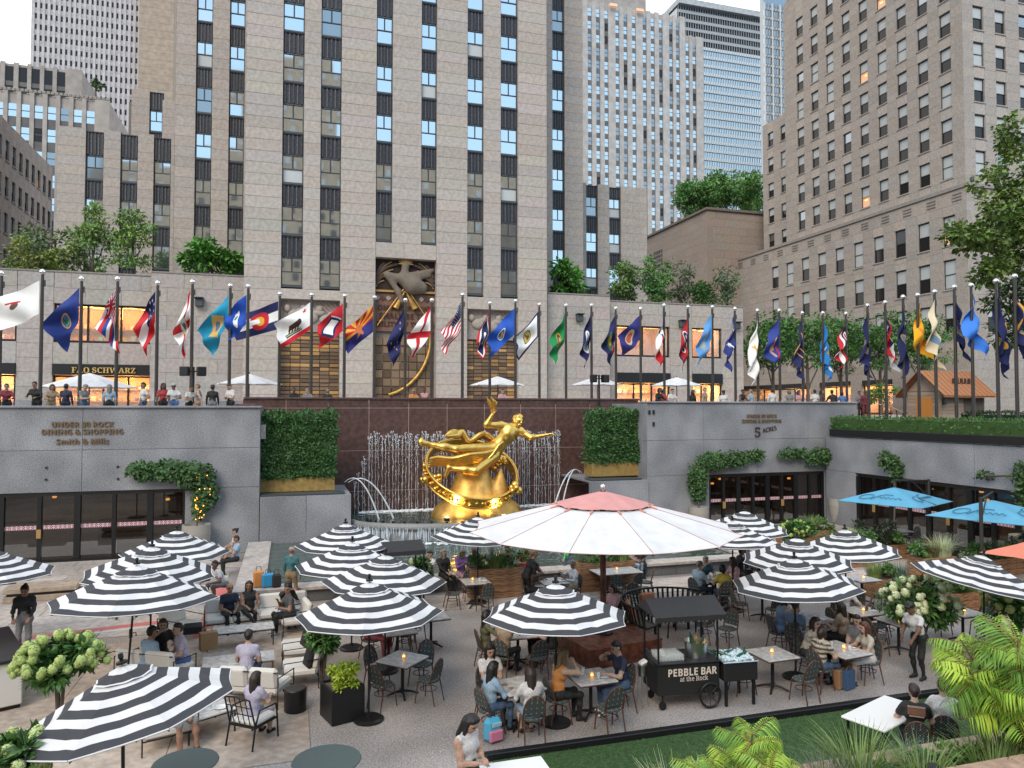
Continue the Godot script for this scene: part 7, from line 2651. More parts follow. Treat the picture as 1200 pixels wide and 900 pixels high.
	for i in 6:
		var o := single("bottle", bm, M.bottle_green if i % 2 == 0 else M.gilt, "bottle leaning in the steel ice bucket on the drinks cart", "bottle", "bottles in the bucket", base * V(0.36 + 0.1 * cos(i * 1.05), 1.12, 0.06 + 0.1 * sin(i * 1.05)), 0.0)
		o.rotation = V(R(-0.5, 0.5), 0, R(-0.5, 0.5))
	var ck := thing("ice_cooler", "black legged cooler tub filled with ice and bottles beside the drinks cart", "cooler", "", base * V(1.25, 0, 0.1), turn)
	for q: Array in [[-0.3, 0.3], [0.3, 0.3], [-0.3, -0.3], [0.3, -0.3]]:
		bx(ck, "leg", V(q[0], 0.25, q[1]), V(0.05, 0.5, 0.05), M.black_metal)
	bx(ck, "tub", V(0, 0.68, 0), V(0.74, 0.36, 0.72), M.paint, 0.015, blk)
	bx(ck, "rim", V(0, 0.875, 0), V(0.78, 0.03, 0.76), M.steel, 0.01)
	g = G.new()
	for i in 160:
		g.col = Color(0.55, 0.68, 0.72) * R(0.8, 1.2)
		g.box(V(R(-0.33, 0.33), 0.9 + R(-0.01, 0.03), R(-0.32, 0.32)), V(0.05, 0.04, 0.05), 0.008)
	put(ck, "ice", g.mesh(), M.paint).set_meta("kind", "stuff")
	for i in 5:
		var o := single("bottle", bm, M.bottle_green, "green bottle lying in the ice of the cooler", "bottle", "bottles in the cooler", base * V(1.25 + R(-0.25, 0.25), 0.92, 0.1 + R(-0.2, 0.2)), 0.0)
		o.rotation = V(1.2, R(0, 6.0), 0.0)

func curved_bench(at: Vector3, turn: float) -> void:
	var t := thing("curved_bench", "curved black slatted bench with orange cushions wrapping a round table", "bench", "", at, turn)
	var r := 1.25
	var n := 30
	for i in n:
		var a := lerpf(-1.75, 1.35, (i + 0.5) / n)
		var e := V(sin(a), 0, -cos(a))
		var sl := put(t, "back_slat", cbox(V(0.06, 0.5, 0.022), 0.005), M.black_metal, e * (r + 0.065) + V(0, 0.69, 0))
		sl.transform.basis = Basis(Vector3.UP, -a) * Basis(Vector3.RIGHT, -0.27)
	for q: Array in [[r + 0.14, 0.93, 0.03], [r + 0.01, 0.47, 0.025], [r - 0.48, 0.43, 0.025]]:
		var pts := []
		for i in 17:
			var a := lerpf(-1.75, 1.35, i / 16.0)
			pts.append(V(sin(a) * q[0], q[1], -cos(a) * q[0]))
		var g := G.new()
		g.tube(pts, q[2], 6)
		put(t, "rail", g.mesh(), M.black_metal)
	var poly := []
	for i in 17:
		var a := lerpf(-1.75, 1.35, i / 16.0)
		poly.append(Vector2(sin(a) * r, -cos(a) * r))
	for i in 17:
		var a := lerpf(1.35, -1.75, i / 16.0)
		poly.append(Vector2(sin(a) * (r - 0.5), -cos(a) * (r - 0.5)))
	var s := G.new()
	s.prism(poly, 0.40, 0.44)
	put(t, "seat", s.mesh(), M.black_metal)
	for i in 7:
		var a := lerpf(-1.7, 1.3, i / 6.0)
		for q: float in [r + 0.02, r - 0.45]:
			bx(t, "leg", V(sin(a) * q, 0.2, -cos(a) * q), V(0.05, 0.4, 0.05), M.black_metal)
	for a: float in [-1.15, -0.8, 0.15]:
		var c := bx(t, "cushion", V(sin(a) * (r - 0.06), 0.66, -cos(a) * (r - 0.06)), V(0.5, 0.4, 0.14), M.cushion, 0.06, Color(0.75, 0.33, 0.20))
		c.rotation = V(-0.2, -a, 0)
	var rt := thing("round_table", "round pale table inside the curved black bench", "table", "", at + V(0.25, 0, 0.15), 0.0)
	var g := G.new()
	g.lathe([Vector2(0.0, 0.745), Vector2(0.62, 0.745), Vector2(0.63, 0.73), Vector2(0.62, 0.715), Vector2(0.0, 0.715)], 28)
	put(rt, "table_top", g.mesh(), M.marble)
	for k in 4:
		g = G.new()
		var a := TAU * k / 4
		g.tube([V(cos(a) * 0.48, 0.72, sin(a) * 0.48), V(cos(a) * 0.52, 0, sin(a) * 0.52)], 0.02, 6)
		put(rt, "leg", g.mesh(), M.black_metal)

func bar_counter() -> void:
	var a: Vector3 = V(-5.55, 0.0, -18.64)
	var t := thing("bar_counter", "white mobile bar counter with black top and round portholes", "bar", "", V(a.x - 0.42, 0, a.z + 0.55), 0.42)
	bx(t, "body", V(0, 0.52, 0), V(0.8, 0.86, 2.6), M.paint, 0.02, Color(0.62, 0.60, 0.57))
	bx(t, "counter_top", V(0, 0.99, 0), V(0.95, 0.07, 2.75), M.black_metal, 0.02)
	bx(t, "plinth", V(0, 0.045, 0), V(0.74, 0.09, 2.5), M.black_metal)
	for z: float in [-0.95, -0.45, 0.05, 0.55, 1.05]:
		var g := G.new()
		g.tube([V(0.395, 0.58, z), V(0.41, 0.58, z)], 0.13, 18)
		put(t, "porthole", g.mesh(), M.frame_grey)
	var r := thing("till", "black card till standing on the white bar counter", "till", "", t.transform * V(-0.1, 1.025, -0.75), 0.42)
	bx(r, "screen", V(0, 0.24, 0.0), V(0.03, 0.26, 0.36), M.black_metal, 0.01).rotation.z = -0.3
	bx(r, "stand", V(0, 0.07, 0), V(0.18, 0.14, 0.2), M.bronze, 0.01)

func low_bench() -> void:
	var p: Vector3 = V(-7.4, 0.0, -26.31)
	var t := thing("concrete_bench", "long low tan concrete bench of stacked slabs", "bench", "", V(p.x, 0, p.z - 0.35), 0.06)
	bx(t, "top_slab", V(0, 0.36, 0), V(2.0, 0.16, 0.95), M.paving, 0.02, Color(0.85, 0.75, 0.62))
	bx(t, "lower_slab", V(0.0, 0.1, 0), V(2.0, 0.2, 0.95), M.paving, 0.02, Color(0.8, 0.7, 0.58))
	bx(t, "spacer", V(0, 0.24, 0), V(1.8, 0.08, 0.8), M.black_metal)

func col(r: float, g: float, b: float) -> Color:
	return Color(r, g, b)

var K := {"black": Color(0.012, 0.012, 0.014), "navy": Color(0.02, 0.03, 0.065), "white": Color(0.68, 0.67, 0.66), "grey": Color(0.22, 0.22, 0.23), "red": Color(0.45, 0.04, 0.05), "maroon": Color(0.20, 0.03, 0.045), "blue": Color(0.09, 0.18, 0.42), "sky": Color(0.32, 0.45, 0.58), "jeans": Color(0.07, 0.12, 0.20), "tan": Color(0.36, 0.26, 0.17), "khaki": Color(0.33, 0.24, 0.14), "olive": Color(0.13, 0.12, 0.06), "green": Color(0.10, 0.30, 0.12), "teal": Color(0.04, 0.17, 0.19), "pink": Color(0.62, 0.35, 0.38), "orange": Color(0.68, 0.28, 0.08), "yellow": Color(0.48, 0.40, 0.05), "purple": Color(0.30, 0.15, 0.42), "lavender": Color(0.52, 0.48, 0.60), "cream": Color(0.58, 0.52, 0.43), "brown": Color(0.10, 0.06, 0.04), "neon": Color(0.16, 0.80, 0.20), "denim": Color(0.22, 0.32, 0.48)}

func terrace_people() -> void:
	rng.seed = 700
	var G1 := "people standing along the terrace parapet"
	var list := [
		[V(-11.0, 6.28, -34.4), "rail", 10, 0, "maroon", "black", "short", "brown", 2, "person in maroon shirt leaning on the parapet at the wall's far end"],
		[V(-10.0, 6.28, -34.6), "rail", -10, 1, "black", "black", "short", "black", 2, "person in black leaning low on the parapet beside the white eagle flag's pole"],
		[V(-9.45, 6.28, -34.5), "rail", 25, 1, "tan", "khaki", "bob", "black", 1, "person in tan shirt with dark hair leaning on the parapet"],
		[V(-9.1, 6.29, -35.2), "stand", 170, 2, "navy", "navy", "short", "black", 2, "tall person in navy suit with back turned by the toy shop"],
		[V(-8.38, 6.29, -35.0), "phone", 60, 3, "grey", "jeans", "short", "grey", 1, "person in grey tee looking down by the toy shop"],
		[V(-7.39, 6.29, -34.9), "stand", 190, 3, "sky", "black", "long", "grey", 2, "person with long grey hair and pale blue top, back turned"],
		[V(-6.02, 6.29, -34.6), "hip", -60, 1, "white", "jeans", "short", "black", 1, "person in white striped tee standing behind the parapet"],
		[V(-5.28, 6.3, -34.8), "stand", 30, 2, "red", "black", "long", "black", 1, "person in red top with long black hair at the parapet"],
		[V(-4.77, 6.29, -34.3), "rail", 0, 2, "white", "blue", "cap", Color(0.6, 0.6, 0.62), 1, "person in white with white cap bending over the parapet"],
		[V(-4.3, 6.3, -35.4), "rail", 30, 1, "white", "black", "short", "black", 1, "person in white tee half hidden behind a loudspeaker pole"],
		[V(-3.88, 6.3, -35.1), "walk", -90, 3, "grey", "tan", "short", "blond", 0, "person in grey vest walking with fair hair"],
		[V(-3.3, 6.3, -34.9), "stand", 180, 2, "black", "grey", "cap", Color(0.015, 0.015, 0.015), 2, "person with black backpack and black cap, back turned"],
		[V(-2.56, 6.3, -35.0), "phone", -40, 3, "white", "black", "short", "brown", 1, "person in white shirt looking at a phone beside the teal flag"],
		[V(0.15, 6.56, -38.4), "rail", 5, 2, "black", "black", "short", "brown", 1, "person in black tee on the wall between bear and star flags"],
		[V(1.8, 6.56, -38.2), "hip", 170, 1, "black", "jeans", "cap", Color(0.3, 0.25, 0.18), 1, "person with dark backpack and straw cap above the red wall"],
		[V(0.85, 6.56, -38.2), "rail", -15, 3, "grey", "black", "short", "grey", 1, "grey haired person in grey leaning on the red wall"],
		[V(6.13, 6.58, -38.2), "rail", 0, 1, "orange", "black", "bald", "black", 1, "bald person in orange leaning on the red wall above the statue"],
		[V(6.8, 6.59, -38.4), "rail", -20, 2, "pink", "black", "short", "black", 0, "person in pink top leaning on the red wall beside the one in orange"],
		[V(10.95, 6.6, -38.2), "rail", 0, 3, "pink", "black", "short", "brown", 2, "person in pale pink shirt leaning on the red wall right above the golden arm"],
		[V(18.59, 6.36, -35.0), "rail", 20, 2, "black", "black", "bob", "black", 2, "person in black leaning on the parapet beside a red jacket"],
		[V(19.22, 6.37, -35.6), "stand", 150, 2, "red", "black", "short", "black", 2, "person in red jacket with back turned by the white umbrella"],
		[V(19.24, 6.36, -34.7), "rail", 0, 3, "white", "navy", "short", "black", 1, "person in white tee leaning low over the parapet"],
		[V(20.97, 6.37, -35.4), "stand", 100, 1, "black", "black", "long", "black", 2, "person in black dress with long dark hair by the lit shop"],
		[V(21.4, 6.37, -34.9), "hip", 30, 3, "tan", "khaki", "short", "blond", 1, "person in tan shirt by the lit shop"],
		[V(22.5, 6.37, -34.8), "hip", -30, 2, "white", "white", "cap", Color(0.015, 0.015, 0.015), 2, "person in white suit and black cap on the parapet"],
		[V(23.57, 6.37, -34.8), "rail", 10, 2, "black", "black", "bun", "black", 0, "person in black vest with hair in a bun at the parapet"],
		[V(24.28, 6.38, -34.9), "stand", 200, 3, "sky", "jeans", "short", "grey", 1, "person in pale blue shirt with back turned at the parapet"],
		[V(25.66, 6.38, -34.9), "stand", 170, 1, "white", "white", "short", "black", 2, "person in all white with back turned beside the horse flag"],
		[V(26.85, 6.38, -35.0), "hip", 160, 3, "grey", "tan", "bob", "blond", 1, "fair haired person in patterned grey shirt, back turned"],
		[V(27.71, 6.39, -35.3), "stand", 20, 1, "pink", "cream", "long", "brown", 1, "person in pink top with long brown hair on the parapet"],
		[V(28.49, 6.39, -34.9), "stand", 165, 1, "white", "jeans", "short", "black", 1, "person in white tee and bag strap with back turned"],
		[V(29.2, 6.39, -35.2), "stand", 40, 3, "brown", "black", "long", "brown", 2, "person in brown jacket with long hair next to a white tee"],
		[V(29.69, 6.39, -34.8), "rail", 170, 2, "black", "black", "short", "black", 2, "person in black crouching over the parapet end"],
		[V(30.42, 6.39, -34.9), "rail", 160, 2, "blue", "jeans", "bob", "black", 2, "person in blue denim jacket leaning at the parapet end"],
		[V(32.73, 6.41, -36.2), "stand", 0, 1, "grey", "black", "short", "black", 2, "person in grey shirt at the head of the steps"],
		[V(32.62, 6.4, -35.6), "stand", -40, 2, "maroon", "maroon", "short", "black", 2, "person in long maroon coat standing at the head of the steps"],
	]
	for a: Array in list:
		var p: Vector3 = a[0]
		p.y = TY
		var hc = a[7]
		person(a[9], a[1], p, deg_to_rad(a[2]), a[3], K[a[4]], K[a[5]], a[6], hc, a[8], 2, K.black, R(0.94, 1.03), G1)
	var p: Vector3 = V(37.19, 5.26, -33.0)
	person("white haired person in white shirt walking down past the handrails", "stand", V(p.x, 3.95, p.z), deg_to_rad(60), 3, K.white, K.khaki, "short", "white", 1, 2)

func sitter(label: String, pose: String, s: Array, skin: int, top: String, bottom: String, hair := "short", hc = "brown", sleeve := 1, legs := 2, shoe := "black", twist := 0.0) -> void:
	s[2].set_meta("label", "chair of the " + (label if label.split(" ").size() < 14 else label.get_slice(" with ", 0)))
	person(label, pose, s[0] + V(sin(s[1]), 0, cos(s[1])) * -0.03, s[1] + twist, skin, K[top], K[bottom], hair, hc, sleeve, legs, K[shoe], R(0.95, 1.02), "people seated on the plaza")

func stander(label: String, pose: String, at: Vector3, deg: float, skin: int, top: String, bottom: String, hair := "short", hc = "brown", sleeve := 1, legs := 2, shoe := "black", scale := 1.0) -> Node3D:
	return person(label, pose, at, deg_to_rad(deg), skin, K[top], K[bottom], hair, hc, sleeve, legs, K[shoe], scale)

func dining() -> void:
	rng.seed = 800
	var D45 := PI / 4
	dine("beside the square black planter of lime leaves", V(2.3, 0.75, -15.54), D45, [0, 90, 180, 270])
	var s := dine("where two women sit with a bright backpack", V(4.18, 0.75, -13.44), 0.2, [[275, 0.62], [352, 0.68], [200, 0.72]], false, 1)
	sitter("woman in pale blue grey sweater and jeans with long black hair at the backpack table", "sit", s[0], 1, "sky", "jeans", "long", "black", 2)
	sitter("woman in white blouse and teal skirt with long brown hair, back turned", "sit", s[1], 3, "white", "sky", "long", "brown", 2, 0)
	stander("woman in white tee and grey trousers with long black hair behind the backpack table", "sit_lap", s[2][0], 5, 0, "white", "grey", "long", "black", 1, 2)
	s = dine("under the striped umbrella by the mahogany plinth", V(5.15, 0.75, -16.58), 0.0, [[268, 0.75], [320, 0.8], [60, 0.8], [105, 0.8], [10, 0.9]], true, 2, 1.1, 0.9)
	sitter("woman in olive top with very long black hair gesturing at the candle table", "sit_talk", s[0], 0, "olive", "olive", "long", "black", 2)
	sitter("fair curly haired person in tan at the candle table", "sit_eat", s[1], 3, "tan", "black", "bob", "blond", 1)
	sitter("man in black tee with bare arms on the candle table", "sit", s[2], 3, "black", "black", "short", "brown", 1)
	sitter("person in navy top at the candle table end", "sit_lap", s[3], 1, "navy", "black", "short", "black", 1)
	s = dine("of the couple in front of the mahogany plinth", V(5.67, 0.75, -13.46), 0.05, [[275, 0.72], [88, 0.66], [2, 0.74]], true, 2)
	sitter("woman in orange top with long fair brown hair facing the man in navy", "sit_eat", s[0], 3, "orange", "black", "long", "blond", 0)
	sitter("man in navy tee and jeans eating opposite the woman in orange", "sit_eat", s[1], 3, "navy", "jeans", "short", "brown", 1, 2, "white")
	dine("empty with one candle beside the ice cooler", V(9.91, 0.75, -13.58), 0.04, [[265, 0.7], [15, 0.75]])
	s = dine("where a child in stripes sits by shopping bags", V(11.51, 0.75, -13.39), 0.1, [[275, 0.64], [205, 0.72], [78, 0.66], [110, 0.8]], true, 2, 0.8, 1.0)
	sitter("child in cream and brown striped shirt with brown hair, back turned", "sit", s[0], 3, "cream", "jeans", "bob", "brown", 1)
	sitter("woman in beige jacket with long brown hair behind the striped child", "sit_chin", s[1], 3, "cream", "black", "long", "brown", 2)
	sitter("woman with red shawl and long red hair at the shopping bag table", "sit", s[2], 3, "cream", "white", "long", "red", 1, 0)
	sitter("boy in grey behind the red shawl", "sit_lap", s[3], 3, "grey", "grey", "short", "brown", 1, 1)
	dine("empty beside the cedar planter under the tilted umbrella", V(16.62, 0.75, -14.91), 0.05, [180, 0, 90])
	dine("beside the white hydrangeas where the waiter stands", V(14.44, 0.75, -14.78), 0.05, [[270, 0.7], 180])
	dine("beside the cedar box planter, laid with menus", V(5.42, 0.75, -21.8), 0.0, [[275, 0.72], [10, 0.7], 180], true, 1)
	s = dine("next to the waitress in black", V(7.67, 0.75, -21.12), 0.0, [[92, 0.66], [265, 0.72], [355, 0.74]], false, 1)
	sitter("man in white shirt with short grey hair at the waitress's table", "sit_talk", s[0], 1, "white", "khaki", "short", "grey", 2)
	sitter("person in brown with back to the cedar planter", "sit_chin", s[1], 2, "brown", "black", "bun", "black", 2)
	dine("long and empty under the large white umbrella", V(10.1, 0.75, -21.85), 0.0, [[-24, 0.9], [14, 0.84], [60, 0.95], [166, 0.85], [200, 0.85]], true, 0, 1.5, 0.9)
	s = dine("of four with a yellow top near the pool kerb", V(12.57, 0.75, -19.99), 0.05, [[278, 0.7], [345, 0.7], [172, 0.72], [80, 0.66]], false, 3)
	sitter("grey haired person in pale blue shirt at the pool end table", "sit", s[0], 3, "sky", "navy", "short", "grey", 2)
	sitter("person in yellow top with black hair, back turned at the pool end table", "sit", s[1], 1, "yellow", "jeans", "bob", "black", 1)
	sitter("person in teal shirt facing the yellow top", "sit_eat", s[2], 3, "teal", "black", "short", "grey", 1)
	sitter("child in pale pink top beside the teal shirt", "sit", s[3], 1, "pink", "tan", "long", "brown", 2)
	dine("empty by the slatted bench under the front striped umbrella", V(12.98, 0.75, -18.22), 0.0, [[265, 0.7], [-8, 0.7], [88, 0.7]], false)
	s = dine("of the people in denim blue under the striped umbrella", V(12.41, 0.75, -15.47), 0.0, [[255, 0.8], [300, 0.86], [20, 0.85]], false, 2, 1.1, 0.8)
	sitter("person in long pale blue dress bending forward", "sit_chin", s[0], 3, "denim", "denim", "bob", "brown", 0, 2, "white")
	sitter("person in blue jeans and denim shirt under the striped umbrella", "sit_lap", s[1], 0, "denim", "jeans", "short", "brown", 1)
	sitter("woman with long brown hair and tan top at the denim table", "sit", s[2], 3, "tan", "black", "long", "brown", 1)
	dine("empty between two striped umbrellas at the planters", V(16.89, 0.75, -18.69), 0.05, [[60, 0.7], [10, 0.7], [270, 0.7]])
	dine("half hidden by hydrangeas, with dark chairs", V(14.49, 0.75, -17.17), 0.0, [[330, 0.75], [40, 0.75], [90, 0.75]], false)
	s = dine("of the group behind the second striped umbrella", V(15.16, 0.75, -21.4), 0.0, [[180, 0.7], [260, 0.7], [90, 0.75]], false, 1)
	sitter("person in pale violet shirt behind the second umbrella", "sit", s[0], 3, "lavender", "grey", "short", "grey", 1)
	sitter("person in black jacket behind the second umbrella", "sit", s[1], 2, "black", "black", "short", "black", 2)
	s = dine("behind the twin striped umbrellas by the lounge", V(3.45, 0.75, -18.49), 0.1, [[200, 0.7], [270, 0.72]], false)
	s = dine("under the paired striped umbrellas by the lime planter", V(2.48, 0.75, -17.59), 0.1, [[225, 0.72], [150, 0.72]], false)
	sitter("person in rust trousers and dark top under the lounge umbrella", "sit_lap", s[0], 2, "black", "maroon", "short", "black", 2)
	for q: Array in [["rattan chair turned towards the round table by the drinks cart", V(10.6, 0.0, -16.34), -1.2], ["rattan chair at the round table's open side", V(10.25, 0.0, -16.8), -2.6], ["spare rattan chair beyond the curved bench", V(9.83, 0.0, -19.91), 2.4]]:
		copy(chair0, q[0], q[1], q[2])
	s = dine("beside the curved bench with two friends", V(7.44, 0.75, -17.77), 0.1, [[95, 0.7], [250, 0.72]], false, 1)
	sitter("person in pale pink top by the umbrella mast", "sit_lap", s[0], 3, "pink", "black", "bob", "brown", 1)
	sitter("person in grey top hidden by the umbrella rim", "sit", s[1], 1, "grey", "black", "short", "black", 1)
	s = dine("between the denim table and the hydrangeas", V(14.2, 0.75, -15.73), 0.0, [[265, 0.7], [80, 0.7], [175, 0.7]], true, 1)
	sitter("person in white linen shirt by the hydrangeas", "sit_talk", s[2], 3, "white", "khaki", "short", "grey", 2)
	stander("waitress in black dress with tied hair leaning to the white shirted man", "lean_serve", V(6.85, 0.0, -21.19), 95, 1, "black", "black", "tail", "blond", 2)
	stander("waiter in white tee, black apron and black cap beside the hydrangeas", "lean_serve", V(13.43, 0.0, -13.17), -80, 2, "white", "black", "cap", Color(0.015, 0.015, 0.015), 1)
	stander("waitress in black cardigan and grey skirt holding a tray by the bar counter", "tray", V(-6.07, 0.0, -20.45), 5, 1, "black", "grey", "bun", "black", 2, 0)
	stander("bald man in dark green jacket and khaki shorts looking over the pool", "stand", V(0.08, 0.0, -23.54), 150, 0, "teal", "khaki", "thin", "grey", 2, 0)
	stander("child in neon green top and jeans by the pool kerb", "stand", V(9.36, 0.0, -24.36), -120, 3, "neon", "jeans", "short", "brown", 2, 2, "white", 0.8)
	stander("woman in white top with long dark hair looking at her phone before the turf", "phone", V(2.41, -0.0, -10.14), 35, 0, "white", "black", "long", "black", 0)
	stander("person in dark jacket standing at the glass doors lettered 5 ACRES", "stand", V(24.6, 0.0, -33.65), -20, 2, "grey", "black", "short", "black", 1)
	stander("person in black standing inside the glass doors lettered 5 ACRES", "stand", V(24.13, -0.0, -35.74), 10, 1, "black", "black", "short", "black", 2)
	var kl := [["man in white tee sitting at the kerb beside the striped umbrellas", V(4.4, 1.47, -23.95), "sit_lap", -60, 0, "white", "jeans", "short", "black", 1], ["person in dark dress and patterned scarf on the pool kerb", V(4.88, 1.45, -23.95), "sit_lap", 20, 3, "black", "black", "scarf", Color(0.3, 0.26, 0.2), 2], ["woman in purple top and pale scarf on the pool kerb", V(5.46, 1.42, -23.95), "sit_phone", 15, 3, "purple", "pink", "scarf", Color(0.35, 0.36, 0.22), 2], ["man in navy blazer over white shirt on the pool kerb", V(5.92, 1.39, -23.95), "sit_lap", -10, 2, "navy", "grey", "bald", "black", 2], ["person in blue grey shirt half hidden by planter greenery", V(6.54, 1.36, -23.95), "sit_lap", 30, 3, "denim", "grey", "short", "grey", 1], ["person in dark brown top above the planter greenery", V(7.05, 1.33, -23.95), "sit_lap", -30, 1, "brown", "black", "short", "black", 2], ["man in red tee on the pool kerb behind the waitress", V(7.66, 1.3, -23.95), "sit", 5, 1, "red", "jeans", "short", "black", 1], ["person in sky blue skirt sitting behind the long empty table", V(11.61, 1.08, -23.95), "sit_lap", 30, 0, "sky", "sky", "long", "black", 1], ["person in black sitting behind the long empty table", V(12.01, 1.06, -23.95), "sit_lap", -20, 2, "black", "black", "short", "black", 2]]
	for a: Array in kl:
		var q: Vector3 = a[1] * V(1, 0, 1)
		person(a[0], a[2], q, deg_to_rad(a[3]), a[4], K[a[5]], K[a[6]], a[7], a[8], a[9], 2, K.black, R(0.96, 1.02), "people on the pool kerb")
	var nt := V(0, 0, 0)
	var tp: Vector3 = V(9.86, 0.75, -10.43)
	var t := thing("folding_table", "plain white rectangular table on the turf before the seated boy", "table", "", V(tp.x, 0, tp.z), 0.35)
	bx(t, "table_top", V(0, 0.74, 0), V(1.5, 0.04, 0.75), M.porcelain, 0.01)
	for q: Array in [[-0.65, 0.3], [0.65, 0.3], [-0.65, -0.3], [0.65, -0.3]]:
		bx(t, "leg", V(q[0], 0.36, q[1]), V(0.035, 0.72, 0.035), M.black_metal)
	var b0: Vector3 = V(9.99, 0.8, -9.9)
	nt = V(b0.x, 0, b0.z)
	var boy := stander("boy in black tee with printed panel on its back, sitting with back turned", "sit", nt, 142, 3, "black", "jeans", "short", "brown", 1)
	var pr := bx(boy, "shirt_print", V(0, 1.0, -0.135), V(0.26, 0.1, 0.012), M.matte, 0.0, Color(0.20, 0.09, 0.05))
	pr.rotation.x = 0.14
	bx(pr, "print_line", V(0, 0.075, 0), V(0.26, 0.03, 0.012), M.matte, 0.0, Color(0.34, 0.26, 0.2))
	bx(pr, "print_line", V(0, -0.07, 0), V(0.22, 0.02, 0.012), M.matte, 0.0, Color(0.34, 0.26, 0.2))
	copy(chair0, "rattan chair of the boy in the printed black tee", nt, deg_to_rad(142))
	b0 = V(10.64, 0.8, -9.95)
	copy(chair0, "rattan chair of the white shirted person behind the feathery shrub", V(b0.x, 0, b0.z), deg_to_rad(138))
	stander("person in white shirt with dark hair sitting beside the boy, behind the feathery shrub", "sit", V(b0.x, 0, b0.z), 138, 0, "white", "grey", "short", "brown", 1)
	b0 = V(8.16, 1.25, -7.7)
	stander("person in black cap at the planter's edge", "stand", V(b0.x - 0.1, -0.42, b0.z), 150, 1, "black", "black", "cap", Color(0.012, 0.012, 0.013), 1)
	for q: Array in [["at the near rail beside the striped umbrella", V(0.57, 0.75, -11.47), 0.5], ["half under the tilted striped umbrella", V(-1.44, 0.75, -11.99), 0.46]]:
		var p: Vector3 = q[1]
		var rt := thing("round_table", "round dark green metal table " + q[0], "table", "green round tables", V(p.x, 0, p.z))
		var g := G.new()
		g.col = Color(0.06, 0.085, 0.085)
		g.lathe([Vector2(0.0, 0.75), Vector2(q[2], 0.75), Vector2(q[2] + 0.01, 0.735), Vector2(q[2], 0.72), Vector2(0.0, 0.72)], 32)
		put(rt, "table_top", g.mesh(), M.paint)
		g = G.new()
		g.tube([V(0, 0.03, 0), V(0, 0.72, 0)], 0.04, 8)
		put(rt, "column", g.mesh(), M.black_metal)
		g = G.new()
		g.lathe([Vector2(0.0, 0.05), Vector2(0.28, 0.02), Vector2(0.28, 0.0), Vector2(0.0, 0.0)], 20)
		put(rt, "base", g.mesh(), M.black_metal)
	var wt: Vector3 = V(3.12, 0.75, -10.34)
	t = thing("folding_table", "white table with a small note before the woman on her phone", "table", "", V(wt.x, 0, wt.z), 0.0)
	bx(t, "table_top", V(0, 0.74, 0), V(1.1, 0.04, 0.6), M.porcelain, 0.01)
	for q: Array in [[-0.5, 0.25], [0.5, 0.25], [-0.5, -0.25], [0.5, -0.25]]:
		bx(t, "leg", V(q[0], 0.36, q[1]), V(0.035, 0.72, 0.035), M.black_metal)

func service_canopy() -> void:
	var t := thing("service_canopy", "black pitched service canopy on four posts by the pool kerb", "canopy", "", V(3.0, 0.0, -21.6), 0.1)
	var g := G.new()
	g.col = Color(0.03, 0.031, 0.034)
	for s: float in [-1.0, 1.0]:
		g.out4(V(-0.75, 1.9, 0.5 * s), V(0.75, 1.9, 0.5 * s), V(0.75, 2.12, 0), V(-0.75, 2.12, 0), V(0, 1, s))
		g.quad(V(-0.75, 1.78, 0.502 * s), V(0.75, 1.78, 0.502 * s), V(0.75, 1.9, 0.502 * s), V(-0.75, 1.9, 0.502 * s))
		g.tri(V(0.75 * s, 1.9, 0.5), V(0.75 * s, 2.12, 0), V(0.75 * s, 1.9, -0.5))
	put(t, "canopy_roof", g.mesh(), M.canvas)
	for q: Array in [[-0.7, 0.45], [0.7, 0.45], [-0.7, -0.45], [0.7, -0.45]]:
		bx(t, "post", V(q[0], 0.95, q[1]), V(0.04, 1.9, 0.04), M.black_metal)
	bx(t, "cabinet", V(0, 0.5, 0), V(1.3, 0.9, 0.8), M.paint, 0.02, Color(0.015, 0.015, 0.016))
	bx(t, "counter", V(0, 0.97, 0), V(1.4, 0.04, 0.9), M.steel, 0.01)

